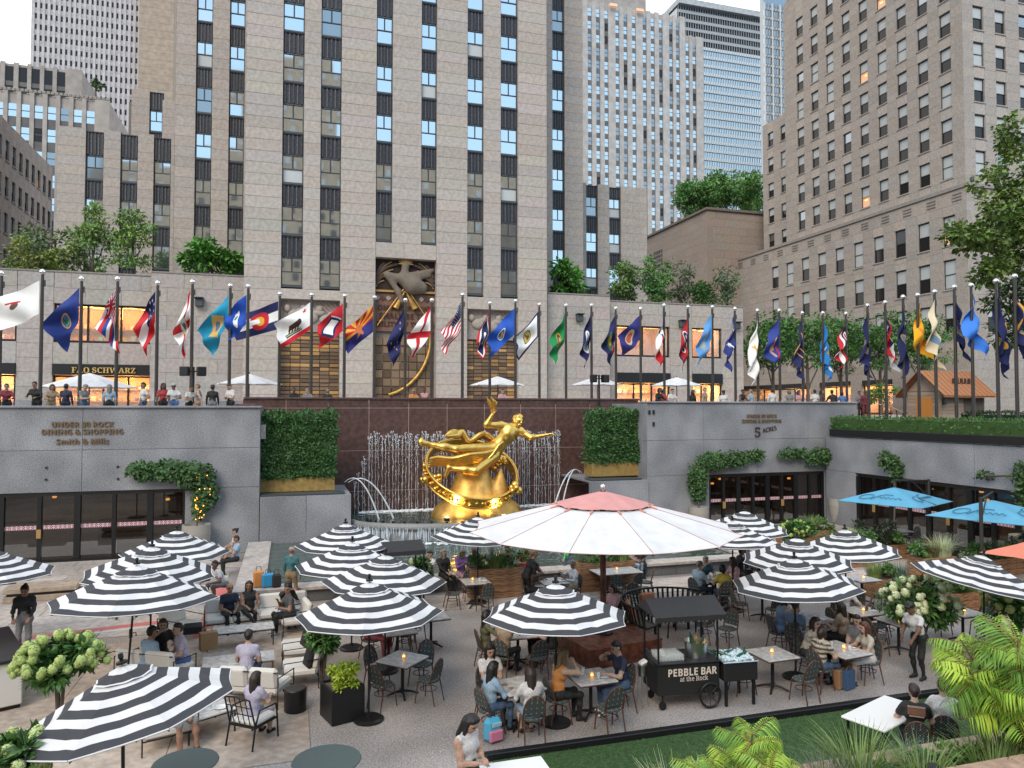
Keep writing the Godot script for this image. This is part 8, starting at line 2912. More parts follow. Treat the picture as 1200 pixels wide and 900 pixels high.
func lounge() -> void:
	service_canopy()
	rng.seed = 900
	var p: Vector3 = V(-1.15, 0.0, -21.38)
	lounge_chair("long cream sofa where two couples sit", V(p.x + 0.35, 0, p.z - 0.1), 0.08, 2.7)
	person("man in navy shirt and trousers sitting on the cream sofa", "sit_low", V(p.x - 0.42, 0, p.z - 0.1), 0.35, 1, K.navy, K.black, "thin", "black", 1, 2, K.black, 1.0, "people on the lounge seats")
	person("woman in black dress with long black hair on the cream sofa", "sit_cross", V(p.x + 0.12, 0, p.z - 0.12), 0.1, 1, K.black, K.black, "long", "black", 0, 2, K.black, 0.98, "people on the lounge seats")
	person("woman in black top and blue jeans leaning her chin on her hand", "sit_chin", V(p.x + 1.05, -0.08, p.z - 0.1), 0.5, 0, K.black, K.jeans, "long", "brown", 2, 2, K.black, 0.98, "people on the lounge seats")
	var q: Vector3 = V(-0.04, 0.0, -20.65)
	lounge_chair("cream lounge chair facing the sofa couples", V(q.x + 0.2, 0, q.z - 0.1), -1.4)
	person("man in charcoal tee with white shoes turned to the woman beside him", "sit_turn", V(q.x + 0.12, 0, q.z - 0.1), -1.3, 1, K.grey * 0.4, K.black, "short", "black", 1, 2, K.white, 1.0, "people on the lounge seats")
	low_table("white coffee table in front of the sofa couples", V(-1.15, 0.0, -19.96), 0.08, 1.6, 0.62, M.black_metal)
	low_table("white coffee table with gilt legs beside the paper bag", V(-1.04, 0.0, -17.56), 0.06, 1.5, 0.7, M.gilt)
	lounge_chair("cream lounge chair with black tray on its arm", V(-2.65, 0.0, -20.84), 0.9)
	bx(thing("serving_box", "small black box on the arm of the cream lounge chair", "box", "", V(-2.18, 0.62, -19.17), 0.1), "box", V(0, 0.11, 0), V(0.42, 0.2, 0.34), M.paint, 0.03, Color(0.015, 0.015, 0.016))
	lounge_chair("cream lounge chair with black pillow beside the round stool", V(0.27, 0.0, -16.88), -1.55, 0.9, false, Color(0.02, 0.02, 0.022))
	lounge_chair("cream lounge chair with red napkin beyond the stool", V(0.23, 0.0, -18.3), -1.55, 0.9, false, Color(0.02, 0.02, 0.022))
	lounge_chair("cream lounge seat with pale blue pillows behind the black grid chair", V(-0.62, 0.0, -16.08), 2.7, 1.3, false, Color(0.5, 0.58, 0.6))
	person("man in pale violet tee with dark hair reclining on the cream seat", "sit_low", V(-0.84, 0.0, -16.61), 2.9, 0, K.lavender, K.jeans, "short", "black", 1, 2, K.black, 1.0, "people on the lounge seats")
	var st := thing("round_stool", "round black drum stool on the lounge paving", "stool", "", V(0.15, 0.0, -15.36))
	var g := G.new()
	g.lathe([Vector2(0.0, 0.0), Vector2(0.19, 0.0), Vector2(0.215, 0.03), Vector2(0.215, 0.43), Vector2(0.2, 0.45), Vector2(0.0, 0.45)], 22)
	put(st, "drum", g.mesh(), M.black_metal)
	g = G.new()
	g.lathe([Vector2(0.0, 0.462), Vector2(0.19, 0.462), Vector2(0.205, 0.452), Vector2(0.205, 0.44)], 22)
	put(st, "top", g.mesh(), M.bronze)
	var gc: Vector3 = V(-0.58, 0.0, -14.21)
	grid_chair("black metal armchair with open grid back and cream seat pad", V(gc.x, 0, gc.z), 2.45)
	person("girl in lavender tee with long brown hair on the black grid chair", "sit", V(gc.x - 0.03, 0, gc.z - 0.02), 2.5, 3, K.lavender, K.lavender, "long", "brown", 1, 0, K.black, 0.88, "people on the lounge seats")
	low_table("dark low table with drinks beside the girl in lavender", V(-1.5, 0.0, -14.88), 0.5, 0.9, 0.9, M.black_metal)
	tableware(V(-1.37, 0.44, -14.89), "beside the girl in lavender", 2, 0.22)
	lounge_chair("cream lounge seat half hidden under the tilted umbrella", V(-2.05, 0.0, -14.52), 0.3, 0.9)
	person("person in grey shorts and black shoes hidden under the tilted umbrella", "sit_low", V(-1.92, 0.0, -14.48), 0.6, 1, K.grey, K.grey, "short", "brown", 1, 0, K.black, 1.0, "people on the lounge seats")
	lounge_chair("cream lounge sofa under the leaning striped umbrella poles", V(-2.77, 0.0, -17.8), 2.6, 1.5)
	person("woman in black tee propping her head on her hand", "sit_chin", V(-2.78, -0.0, -18.34) + V(0, -0.06, 0), 0.5, 3, K.black, K.black, "bob", "red", 1, 0, K.black, 1.0, "people on the lounge seats")
	person("man in sky blue tee beside the woman in black tee", "sit_low", V(-2.93, 0.0, -17.54), 2.4, 1, K.sky, K.navy, "short", "black", 1, 2, K.black, 1.0, "people on the lounge seats")
	person("person in blue patterned shorts with bare knees by the paper bag", "sit_low", V(-2.18, 0.0, -17.78), -1.2, 3, K.lavender, K.blue, "short", "brown", 1, 0, K.black, 1.0, "people on the lounge seats")
	var bag := thing("paper_bag", "brown paper shopping bag on the white coffee table", "bag", "", V(-1.76, 0.0, -18.42) + V(0, 0.435, 0), 0.3)
	bx(bag, "bag_body", V(0, 0.2, 0), V(0.38, 0.4, 0.2), M.matte, 0.01, Color(0.36, 0.22, 0.11))
	for z: float in [-0.08, 0.08]:
		g = G.new()
		g.tube([V(-0.09, 0.4, z), V(-0.07, 0.5, z), V(0.07, 0.5, z), V(0.09, 0.4, z)], 0.008, 4)
		put(bag, "handle", g.mesh(), M.gilt)
	person("man in white tee and grey shorts hunched with elbows on knees", "sit_knee", V(-1.95, 0.0, -24.88), -1.0, 2, K.white, K.grey, "short", "black", 1, 0, K.white, 1.02, "people on the pool kerb")
	person("person in pale blue shirt on the side kerb beside a dark haired woman", "sit_lap", V(-1.85, 0.0, -28.57), -1.3, 1, K.sky, K.black, "short", "brown", 1, 2, K.black, 1.0, "people on the pool kerb")
	person("woman in white top with black hair on the side kerb", "sit_lap", V(-2.03, 0.0, -30.47), -1.5, 0, K.white, K.tan, "bun", "black", 1, 0, K.black, 0.98, "people on the pool kerb")
	for a: Array in [["tote_bag", "orange and white tote bag on the pool kerb", V(-0.89, 0.47, -24.14), 0.3, 0.5, Color(0.75, 0.30, 0.08)], ["tote_bag", "bright blue tote bag on the pool kerb", V(-0.61, 0.47, -24.05), 0.36, 0.42, Color(0.05, 0.33, 0.62)], ["tote_bag", "black and white bag on the pool kerb", V(-0.36, 0.47, -23.98), 0.26, 0.4, Color(0.03, 0.03, 0.035)]]:
		var t := thing(a[0], a[1], "bag", "bags by the pool", a[2], 0.2)
		bx(t, "bag_body", V(0, a[4] / 2, 0), V(a[3], a[4], 0.2), M.cloth, 0.04, a[5])
		g = G.new()
		g.tube([V(-0.08, a[4] - 0.01, 0), V(-0.06, a[4] + 0.13, 0), V(0.06, a[4] + 0.13, 0), V(0.08, a[4] - 0.01, 0)], 0.01, 4)
		put(t, "strap", g.mesh(), M.black_metal)
	var bp := thing("backpack", "bright blue and pink patterned backpack on the floor between the two women", "backpack", "", V(3.55, 0.0, -12.97), 0.3)
	bx(bp, "pack", V(0, 0.21, 0), V(0.34, 0.42, 0.2), M.cloth, 0.07, Color(0.08, 0.36, 0.55))
	bx(bp, "front_pocket", V(0, 0.13, 0.12), V(0.28, 0.2, 0.07), M.cloth, 0.03, Color(0.55, 0.18, 0.28))
	bx(bp, "flap", V(0.03, 0.31, 0.1), V(0.2, 0.08, 0.03), M.cloth, 0.012, Color(0.30, 0.5, 0.55))
	g = G.new()
	g.tube([V(-0.05, 0.41, 0), V(-0.04, 0.49, 0), V(0.04, 0.49, 0), V(0.05, 0.41, 0)], 0.012, 5)
	put(bp, "strap", g.mesh(), M.black_metal)
	for a: Array in [["brown paper carrier bag on the floor beside the red shawl table", V(11.35, 0.0, -13.23), Color(0.30, 0.16, 0.08)], ["navy carrier bag on the floor beside the brown one", V(11.48, 0.0, -13.14), Color(0.04, 0.09, 0.18)]]:
		var t := thing("carrier_bag", a[0], "bag", "bags under the tables", a[1] * V(1, 0, 1), 0.3)
		bx(t, "bag_body", V(0, 0.2, 0), V(0.3, 0.4, 0.16), M.matte, 0.012, a[2])
		g = G.new()
		g.tube([V(-0.07, 0.4, 0), V(0, 0.48, 0), V(0.07, 0.4, 0)], 0.007, 4)
		put(t, "handle", g.mesh(), M.gilt)
	var cs := thing("wine_stand", "slim steel ice bucket stand with white napkin by the drinks cart", "stand", "", V(6.83, 0.0, -13.56))
	g = G.new()
	g.lathe([Vector2(0.0, 0.62), Vector2(0.09, 0.62), Vector2(0.11, 0.84), Vector2(0.1, 0.84), Vector2(0.0, 0.8)], 14)
	put(cs, "bucket", g.mesh(), M.steel)
	for k in 3:
		g = G.new()
		var a := TAU * k / 3
		g.tube([V(cos(a) * 0.09, 0.66, sin(a) * 0.09), V(cos(a) * 0.13, 0, sin(a) * 0.13)], 0.008, 5)
		put(cs, "leg", g.mesh(), M.steel)
	bx(cs, "napkin", V(0.02, 0.88, 0), V(0.17, 0.07, 0.15), M.porcelain, 0.03).rotation.z = 0.4
	var rk := thing("steel_rack", "bare steel sign stand on the paving behind the striped umbrellas", "stand", "", V(-4.31, 0.0, -23.62), 0.2)
	for x: float in [-0.4, 0.1, 0.45]:
		bx(rk, "post", V(x, 0.45, 0), V(0.04, 0.9, 0.04), M.steel)
		bx(rk, "foot", V(x, 0.02, 0), V(0.06, 0.04, 0.5), M.bronze)
	bx(rk, "panel", V(-0.05, 0.8, 0.03), V(0.7, 0.22, 0.02), M.porcelain, 0.005)

func umbrellas() -> void:
	rng.seed = 950
	var f := V(1, 0, 1)
	striped_umbrella("striped umbrella over the candle table, base by the turf edge", V(4.9, 0.0, -13.34), 0.35)
	striped_umbrella("striped umbrella beside the square planter of lime leaves", V(1.5, 0.0, -14.51), 0.2)
	striped_umbrella("big tilted striped umbrella over the lounge, half hiding the seats", V(-1.96, 0.0, -10.48), 0.1, 1.33, V(-0.06, 0, 0.18), 2.7, V(-0.05, 0, 0))
	striped_umbrella("wide striped umbrella with leaning pole above the hydrangeas", V(-3.18, 0.0, -17.51) + V(-0.1, 0, 0), 0.3, 1.7, Vector3.ZERO, 2.6, V(0.15, 0, 0.05))
	striped_umbrella("striped umbrella in the middle of the three by the glass doors", V(-3.19, 0.0, -19.72), 0.15, 1.55)
	striped_umbrella("striped umbrella nearest the vine pot by the glass doors", V(-2.96, 0.0, -22.1), 0.4)
	striped_umbrella("striped umbrella at the wall end beside the pink canopy", V(-6.84, 0.0, -20.49), 0.2)
	striped_umbrella("striped umbrella nearest the fountain pool of the three in a row", V(1.57, 0.0, -21.96), 0.3)
	striped_umbrella("striped umbrella second of the three by the pool", V(1.52, 0.0, -18.89), 0.1)
	striped_umbrella("striped umbrella third of the three by the pool, behind the lime planter", V(2.12, 0.0, -17.05), 0.25)
	striped_umbrella("striped umbrella half hidden behind the large white one", V(5.58, 0.0, -22.13), 0.3)
	striped_umbrella("striped umbrella nearest the glass doors lettered 5 ACRES", V(14.25, 0.0, -20.87), 0.2)
	striped_umbrella("striped umbrella touching the large white umbrella's rim", V(12.62, 0.0, -19.12), 0.35)
	striped_umbrella("striped umbrella behind the one with the tall finial", V(12.59, 0.0, -16.17), 0.15)
	striped_umbrella("striped umbrella with tall finial over the denim table", V(10.84, 0.0, -14.02), 0.3)
	striped_umbrella("striped umbrella beside the cedar planters", V(14.73, 0.0, -16.9), 0.1)
	striped_umbrella("striped umbrella tilted over the empty table by the feathery shrub", V(15.41, 0.0, -13.25), 0.2, 1.42, V(0.12, 0, -0.16), 2.55)
	big_umbrella(V(7.43, 0.0, -16.83))
	blue_umbrella("blue cantilever umbrella whose mast stands between the two, nearer the corner", V(23.72, 0.0, -24.38), 0.42, V(2.0, 0, 0.6), 2.75)
	blue_umbrella("blue cantilever umbrella beyond the mast, against the side wall", V(23.75, 0.0, -20.0), 0.42, V(-1.9, 0, 0.2), 2.75)
	for q: Array in [["pink canvas umbrella corner by the white bar counter", V(-7.76, 0.0, -20.76), 2.4, Color(0.72, 0.42, 0.41)], ["coral canvas umbrella corner beside the side wall planters", V(20.44, 0.0, -15.36), 2.4, Color(0.68, 0.22, 0.15)]]:
		var t := thing("canvas_umbrella", q[0], "umbrella", "", q[1], 0.3)
		put(t, "canopy", canopy(1.9, 4, 0.5, 0.0, [[0.5, q[3]], [1.0, q[3]]], 0.03), M.canvas, V(0, q[2], 0))
		var g := G.new()
		g.tube([Vector3.ZERO, V(0, q[2], 0)], 0.035, 8)
		put(t, "pole", g.mesh(), M.bronze)
		bx(t, "base", V(0, 0.05, 0), V(0.7, 0.1, 0.7), M.black_metal, 0.02)
	for q: Array in [["white terrace umbrella before the toy shop", V(-9.58, 7.74, -41.0), 2.25], ["white terrace umbrella beside the teal flag's pole", V(-2.14, 7.84, -42.0), 1.75], ["white terrace umbrella above the red wall beside the carved entrance", V(12.34, 7.97, -44.0), 1.75], ["white terrace umbrella by the blank limestone pier", V(18.64, 8.0, -43.0), 1.7], ["white terrace umbrella in front of the lit shop bays", V(24.29, 8.02, -43.0), 1.75]]:
		var p: Vector3 = q[1]
		plain_umbrella(q[0], V(p.x, TY, p.z), q[2], p.y - TY, Color(0.70, 0.70, 0.71), 8, 0.2)

# ---------------------------------------------------------------- planting
func vine(label: String, cells: Array, n: int, pot_at: Vector3, pot_r: float, pot_h: float, lights: int, pot_words: String) -> void:
	var t := thing("climbing_vine", label, "vine", "vines on the granite walls")
	var g := G.new()
	var total := 0.0
	for c: Array in cells:
		total += c[1].x * c[1].y
	for c: Array in cells:
		for i in int(n * c[1].x * c[1].y / total):
			var e := rdir()
			var p: Vector3 = c[0] + V(e.x * c[1].x, e.y * c[1].y, absf(e.z) * c[1].z) * pow(rng.randf(), 0.4)
			g.col = tint(Color(0.045, 0.105, 0.028), 0.45)
			g.leaf(p, (rdir() + V(0, -0.4, 0.4)).normalized(), (V(0, 0.4, 1) + rdir() * 0.6).normalized(), R(0.13, 0.24), R(0.08, 0.14))
	put(t, "foliage", g.mesh(), M.leaf)
	g = G.new()
	var pts := [pot_at + V(0, pot_h - 0.1, 0)]
	for k in range(cells.size() - 1, -1, -1):
		var c: Array = cells[k]
		pts.append(c[0] + V(R(-0.1, 0.1), R(-0.1, 0.1), 0.05))
	g.tube(pts, 0.045, 5)
	put(t, "stem", g.mesh(), M.bark)
	if lights:
		g = G.new()
		for i in lights:
			var c: Array = cells[-1] if i % 5 else cells[-2]
			g.ball(c[0] + V(R(-1, 1) * c[1].x * 0.7, R(-1, 1) * c[1].y * 0.9, c[1].z * 0.9), Vector3.ONE * 0.02, 5, 4)
		var fl := thing("fairy_lamps", "tiny warm fairy lamps on the vine " + pot_words.trim_prefix("under the vine "), "fairy lights", "fairy lights")
		put(fl, "lamps", g.mesh(), M.fairy_lamp).set_meta("kind", "stuff")
	if pot_r > 0.0:
		round_pot("round pale concrete pot " + pot_words, pot_at, pot_r, pot_h)

func blades(n: int, r: float, l: float, c: Color, droop := 0.9, w := 0.012) -> ArrayMesh:
	var g := G.new()
	for i in n:
		var a := R(0, TAU)
		var o := V(cos(a), 0, sin(a))
		var p := o * r * sqrt(rng.randf()) * 0.5
		var ln := l * R(0.6, 1.15)
		var s := o.cross(Vector3.UP) * w * R(0.6, 1.3)
		g.col = tint(c, 0.35)
		var lean := R(0.15, 1.0) * droop
		var q0 := p
		var prev := [p - s, p + s]
		for k in 4:
			var u := (k + 1) / 4.0
			var q := p + o * ln * lean * u * u * 0.8 + V(0, ln * (u - 0.45 * lean * u * u), 0)
			var ww := s * (1.0 - u * 0.9)
			g.quad(prev[0], prev[1], q + ww, q - ww)
			prev = [q - ww, q + ww]
			q0 = q
	return g.mesh()

func shrub_mesh(r: Vector3, n: int, l: float, c: Color) -> ArrayMesh:
	return crown_mesh(r, maxi(5, n / 60), 60, l, c, 0.1, 0.45)

func hydrangea(label: String, at: Vector3, r: Vector3, heads: int, c: Color, seed_i: int, stem_h: float) -> void:
	rng.seed = seed_i
	var t := thing("hydrangea", label, "flowering shrub", "hydrangeas", at)
	put(t, "foliage", shrub_mesh(r * 0.95, 1900, 0.19, Color(0.055, 0.135, 0.03)), M.leaf)
	if not cache.has("bloom"):
		var g := G.new()
		for i in 260:
			var e := rdir()
			e = V(e.x, e.y * 1.15, e.z)
			g.col = Color(1, 1, 1) * R(0.8, 1.12)
			var s := e.cross(Vector3.UP + rdir() * 0.4).normalized()
			g.leaf(e * 0.105 * R(0.86, 1.0), (s + rdir() * 0.3).normalized(), e.normalized(), 0.036, 0.032)
		g.col = Color(0.7, 0.8, 0.5)
		g.ball(Vector3.ZERO, V(0.085, 0.1, 0.085), 8, 6)
		cache["bloom"] = g.mesh()
	var bm := StandardMaterial3D.new()
	bm.albedo_color = c.linear_to_srgb()
	bm.vertex_color_use_as_albedo = true
	bm.roughness = 0.8
	bm.backlight_enabled = true
	bm.backlight = Color(0.2, 0.25, 0.12)
	for i in heads:
		var e := rdir()
		e.y = absf(e.y) * 0.9 - 0.15
		e = e.normalized()
		var o := put(t, "flower_head", cache["bloom"], bm, V(e.x * r.x, e.y * r.y, e.z * r.z) * R(0.85, 1.05), V(R(-0.4, 0.4), R(0, 6), R(-0.4, 0.4)))
		o.scale = Vector3.ONE * R(0.55, 0.95)
	var g2 := G.new()
	for i in 5:
		g2.tube([V(0, -stem_h, 0), V(R(-0.1, 0.1), -r.y, R(-0.1, 0.1)), rdir() * r * 0.6], [0.035, 0.025, 0.01], 5)
	put(t, "stem", g2.mesh(), M.bark)

func frond_mesh(l: float, c: Color) -> ArrayMesh:
	var g := G.new()
	var pts := []
	for k in 9:
		var u := k / 8.0
		pts.append(V(sin(u * 2.0) * 0.03, l * (0.34 * u - 0.42 * u * u), l * u * 0.92))
	g.col = Color(0.28, 0.20, 0.05)
	g.tube(pts, [0.008, 0.008, 0.007, 0.007, 0.006, 0.005, 0.005, 0.004, 0.003], 4, false)
	var n := 13
	for i in n:
		var u := 0.12 + 0.88 * i / n
		var f := u * 8.0
		var k := mini(int(f), 7)
		var p: Vector3 = pts[k].lerp(pts[k + 1], f - k)
		var d: Vector3 = (pts[k + 1] - pts[k]).normalized()
		var ll := l * 0.36 * sin(PI * clampf(u * 0.82 + 0.14, 0, 1)) + 0.02
		for s: float in [-1.0, 1.0]:
			var side := (V(s, -0.35, 0) + d * 0.45 + rdir() * 0.12).normalized()
			g.col = tint(c, 0.28)
			var up := d.cross(side) * s
			var w := ll * 0.06
			var q := p
			var across := side.cross(Vector3.UP).normalized() * w
			var m1 := q + side * ll * 0.4 + V(0, 0.012, 0)
			var m2 := q + side * ll * 0.72 + V(0, -0.03 * ll / 0.15, 0)
			var e := q + side * ll + V(0, -0.09 * ll / 0.15, 0)
			g.tri(q, m1 + across, m1 - across)
			g.quad(m1 - across, m1 + across, m2 + across * 0.8, m2 - across * 0.8)
			g.tri(m2 - across * 0.8, m2 + across * 0.8, e)
	return g.mesh()

func sumac(label: String, at: Vector3, h: float, r: float, n: int, seed_i: int) -> void:
	rng.seed = seed_i
	var t := thing("feathery_shrub", label, "shrub", "feathery lime shrubs", at)
	var ms := []
	for i in 5:
		ms.append(frond_mesh(r * R(0.42, 0.62), [Color(0.24, 0.38, 0.03), Color(0.18, 0.32, 0.03), Color(0.31, 0.44, 0.04), Color(0.12, 0.25, 0.03), Color(0.21, 0.36, 0.045)][i]))
	var tips := []
	for i in 13:
		var a := TAU * i / 13.0 + R(-0.3, 0.3)
		var far := R(0.1, 0.78)
		var e := V(cos(a) * r * far, h * R(0.35, 1.05 - far * 0.3), sin(a) * r * far)
		var g := G.new()
		g.tube([Vector3.ZERO, V(e.x * 0.35, e.y * 0.55, e.z * 0.35), e], [0.028, 0.02, 0.011], 6)
		put(t, "stem", g.mesh(), M.bark)
		tips.append(e)
	for i in n:
		var o: Vector3 = tips[i % tips.size()]
		var k := R(0.3, 1.0)
		o = V(o.x * 0.35, o.y * 0.55, o.z * 0.35).lerp(o, k)
		var a := R(0, TAU)
		var f := put(t, "frond", ms[rng.randi() % 5], M.leaf, o, Vector3.ZERO)
		f.transform = Transform3D(Basis(Vector3.UP, a) * Basis(Vector3.RIGHT, R(-0.75, 0.35)) * Basis(Vector3.BACK, R(-0.5, 0.5)), o)

func planting() -> void:
	rng.seed = 1000
	var roof := 14.2
	var lf := Color(0.07, 0.14, 0.03)
	var G1 := "trees on the store roofs"
	tree("roof_tree", "wide dark leafy rooftop tree at the far end of the toy shop roof", P(-17.2, roof, 63), 6.8, V(4.0, 3.0, 2.2), 34, 70, 0.34, Color(0.15, 0.20, 0.09), G1, 11)
	tree("roof_tree", "yellow green rooftop bush under the wide dark tree", P(-17.6, roof, 60.5), 4.2, V(3.0, 2.0, 1.5), 20, 90, 0.3, Color(0.22, 0.27, 0.06), G1, 12)
	tree("roof_tree", "slender pale green rooftop tree by the stone pier wing", V(-14.46, 0.0, -62.0) + V(0, roof, 0), 7.6, V(1.9, 3.0, 1.6), 30, 70, 0.3, Color(0.22, 0.33, 0.10), G1, 13)
	tree("roof_tree", "slender rooftop tree with tall narrow crown beside the pale green one", V(-11.72, 0.0, -62.0) + V(0, roof, 0), 7.9, V(1.8, 3.2, 1.6), 30, 70, 0.3, Color(0.20, 0.33, 0.09), G1, 14)
	tree("roof_tree", "low spreading rooftop tree with big bright leaves beside the tower", V(-5.87, 0.0, -60.0) + V(0, roof, 0), 5.0, V(3.0, 1.9, 1.6), 22, 80, 0.46, Color(0.11, 0.29, 0.05), G1, 15)
	tree("roof_tree", "dense bright rooftop tree with big leaves against the tower's far side", V(23.45, 0.0, -60.0) + V(0, roof, 0), 5.0, V(2.5, 2.1, 1.6), 24, 90, 0.46, Color(0.10, 0.28, 0.05), G1, 16)
	tree("roof_tree", "rooftop tree first in the row over the lit shop bays", V(29.93, 0.0, -62.0) + V(0, roof, 0), 6.0, V(2.0, 2.6, 1.6), 28, 80, 0.32, Color(0.15, 0.26, 0.08), G1, 17)
	tree("roof_tree", "rooftop tree second in the row, fuller and brighter", V(32.66, 0.0, -62.0) + V(0, roof, 0), 6.4, V(2.2, 2.8, 1.6), 32, 80, 0.32, Color(0.13, 0.27, 0.08), G1, 18)
	tree("roof_tree", "sparse greyish rooftop tree with bare twigs showing", V(35.46, 0.0, -62.0) + V(0, roof, 0), 6.4, V(2.2, 2.8, 1.6), 24, 60, 0.28, Color(0.13, 0.17, 0.1), G1, 19)
	tree("roof_tree", "low rounded rooftop tree before the sparse grey one", V(36.53, 0.0, -60.0) + V(0, roof, 0), 4.0, V(2.3, 1.7, 1.4), 20, 80, 0.3, Color(0.06, 0.14, 0.03), G1, 20)
	tree("roof_tree", "sparse grey green rooftop tree at the roof end by the corner building", V(40.58, 0.0, -62.0) + V(0, roof, 0), 6.6, V(2.3, 2.9, 1.6), 24, 60, 0.28, Color(0.11, 0.17, 0.09), G1, 21)
	var G2 := "roof garden trees on the brown block"
	var yq: float = 35.33
	for q: Array in [[V(62.24, 39.21, -103.0), 7.6, V(5.0, 3.4, 3), "airy roof garden tree at the brown block's open end", 31], [V(65.17, 38.91, -101.0), 8.6, V(5.4, 3.6, 3), "full roof garden tree in the middle of the brown block", 32], [V(71.76, 40.7, -103.0), 10.2, V(5.2, 4.6, 3), "tallest roof garden tree beside the corner building", 33]]:
		tree("garden_tree", q[3], V(q[0].x, yq, q[0].z), q[1], q[2], 60, 90, 0.5, Color(0.14, 0.30, 0.09), G2, q[4])
	tree("garden_tree", "small dark bush on the roof edge below the pale slab tower", V(63.97, 0.0, -120.0) + V(0, 28.0, 0), 7.5, V(3.2, 2.4, 2), 16, 70, 0.42, Color(0.05, 0.10, 0.03), "", 34)
	tree("garden_tree", "tiny bush on the parapet in front of the ribbed tower", V(-32.12, 58.66, -138.0), 3.4, V(1.5, 1.2, 1.2), 10, 60, 0.35, Color(0.06, 0.13, 0.03), "", 35)
	var G3 := "street trees behind the flags"
	for q: Array in [[V(44.16, 9.92, -60.0), 11.0, V(4.2, 3.0, 3.4), "street tree beside the lit menu shop", 41], [V(46.44, 9.85, -58.0), 11.5, V(4.2, 3.2, 3.4), "leafy street tree between the horse flag and the navy gold flag", 42], [V(52.05, 10.05, -60.0), 11.5, V(4.4, 3.4, 3.4), "leafy street tree behind the swallow striped flag", 43], [V(54.84, 9.99, -58.0), 11.5, V(4.2, 3.2, 3.4), "street tree behind the star panel flag", 44], [V(57.99, 9.93, -56.0), 11.2, V(3.8, 3.0, 3.4), "street tree behind the wooden kiosk", 45]]:
		tree("street_tree", q[3], V(q[0].x, 4.2, q[0].z), q[1], q[2], 46, 90, 0.36, Color(0.08, 0.19, 0.05), G3, q[4], 0.2)
	rng.seed = 50
	var foot := P(45.5, 4.2, 33.5)
	var pt := thing("plane_tree", "large plane tree with lobed leaves reaching across the corner building", "tree", "", foot)
	put(pt, "trunk", trunk_mesh(15.0, 0.45, V(7, 6, 5), 14.0, 9), M.bark)
	var g := G.new()
	for q: Array in [[V(40.02, 16.88, -33.5), V(2.2, 1.5, 2.0), 18], [V(41.77, 19.1, -33.5), V(1.8, 2.2, 2.0), 20], [V(42.75, 22.08, -33.5), V(0.8, 2.0, 1.5), 9], [V(37.57, 16.28, -33.2), V(0.9, 0.7, 1.0), 6], [V(40.05, 14.43, -33.3), V(1.5, 0.9, 1.5), 9], [V(42.35, 15.75, -33.5), V(1.6, 2.4, 2), 16], [V(44.86, 18.03, -33.5), V(2.2, 4, 3), 18]]:
		q[0] -= foot
		for i in q[2]:
			var e := rdir()
			var o: Vector3 = q[0] + e * q[1] * pow(rng.randf(), 0.5)
			var sh := tint(Color(0.12, 0.19, 0.04), 0.25)
			for k in 70:
				var d := rdir()
				g.col = tint(sh, 0.3)
				g.leaf(o + V(d.x, d.y * 0.6, d.z) * 0.7 * pow(rng.randf(), 0.5), (d + V(0, -0.3, 0)).normalized(), (Vector3.UP + rdir() * 0.7).normalized(), R(0.22, 0.4), R(0.2, 0.32))
	put(pt, "crown", g.mesh(), M.leaf)
	tree("street_tree", "dark leafy tree beneath the plane tree behind the seal flags", P(46, 4.2, 36), 11.5, V(3.4, 3.2, 2.6), 34, 90, 0.36, Color(0.05, 0.09, 0.022), G3, 52, 0.2)
	rng.seed = 60
	var hg := thing("trough_hedge", "long low clipped box hedge in the black trough on the side wall", "hedge")
	put(hg, "foliage", hedge_mesh(V(26.0, 0.62, 1.35), 9000, 0.15, Color(0.045, 0.115, 0.022), 0.06), M.leaf, V(18.9 * 0 + 27.75, 4.85, -18.9), V(0, PI / 2, 0))
	hg = thing("terrace_hedge", "dark clipped block hedge beside the kiosk steps", "hedge")
	put(hg, "foliage", hedge_mesh(V(3.6, 1.5, 1.4), 1800, 0.17, Color(0.022, 0.05, 0.014), 0.06), M.leaf, V(37.64, 0.0, -31.5) + V(0, 4.2, 0))
	hg = thing("terrace_hedge", "bright green shrub mass between the flagpoles by the lit shop window", "hedge")
	put(hg, "foliage", shrub_mesh(V(2.2, 1.0, 1.0), 900, 0.24, Color(0.07, 0.17, 0.03)), M.leaf, V(41.95, 7.01, -44.0))
	rng.seed = 70
	vine("leafy vine arching from the pot beside the gingham banded doors", [[V(-5.45, 3.52, -32.3), V(0.75, 0.42, 0.45)], [V(-4.58, 3.5, -32.3), V(0.9, 0.45, 0.5)], [V(-3.69, 3.3, -32.3), V(0.85, 0.6, 0.55)], [V(-3.27, 2.63, -32.3), V(0.5, 0.8, 0.45)], [V(-3.48, 1.95, -32.3), V(0.28, 0.5, 0.3)]], 2600, V(-3.55, 0.0, -31.9), 0.55, 1.35, 34, "under the vine beside the gingham banded doors")
	vine("vine climbing from the pot at the 5 ACRES wall over the doors", [[V(22.69, 3.61, -32.3), V(0.5, 0.3, 0.3)], [V(21.54, 3.46, -32.3), V(0.9, 0.4, 0.4)], [V(20.22, 3.36, -32.3), V(0.9, 0.5, 0.4)], [V(19.29, 2.45, -32.3), V(0.55, 1.0, 0.4)], [V(19.38, 1.77, -32.3), V(0.4, 0.4, 0.3)]], 2600, V(19.24, 0.0, -32.0), 0.48, 1.15, 0, "under the vine at the 5 ACRES wall")
	vine("vine spreading both ways above the corner pot", [[V(24.9, 3.66, -32.3), V(0.9, 0.3, 0.3)], [V(26.7, 3.49, -32.3), V(1.3, 0.5, 0.4)], [V(28.56, 3.37, -32.2), V(1.1, 0.45, 0.4)], [V(28.11, 2.48, -32.2), V(0.55, 0.8, 0.4)], [V(27.77, 1.64, -32.2), V(0.4, 0.45, 0.3)]], 2400, V(27.45, 0.0, -31.8), 0.6, 1.3, 26, "in the corner between the door rows")
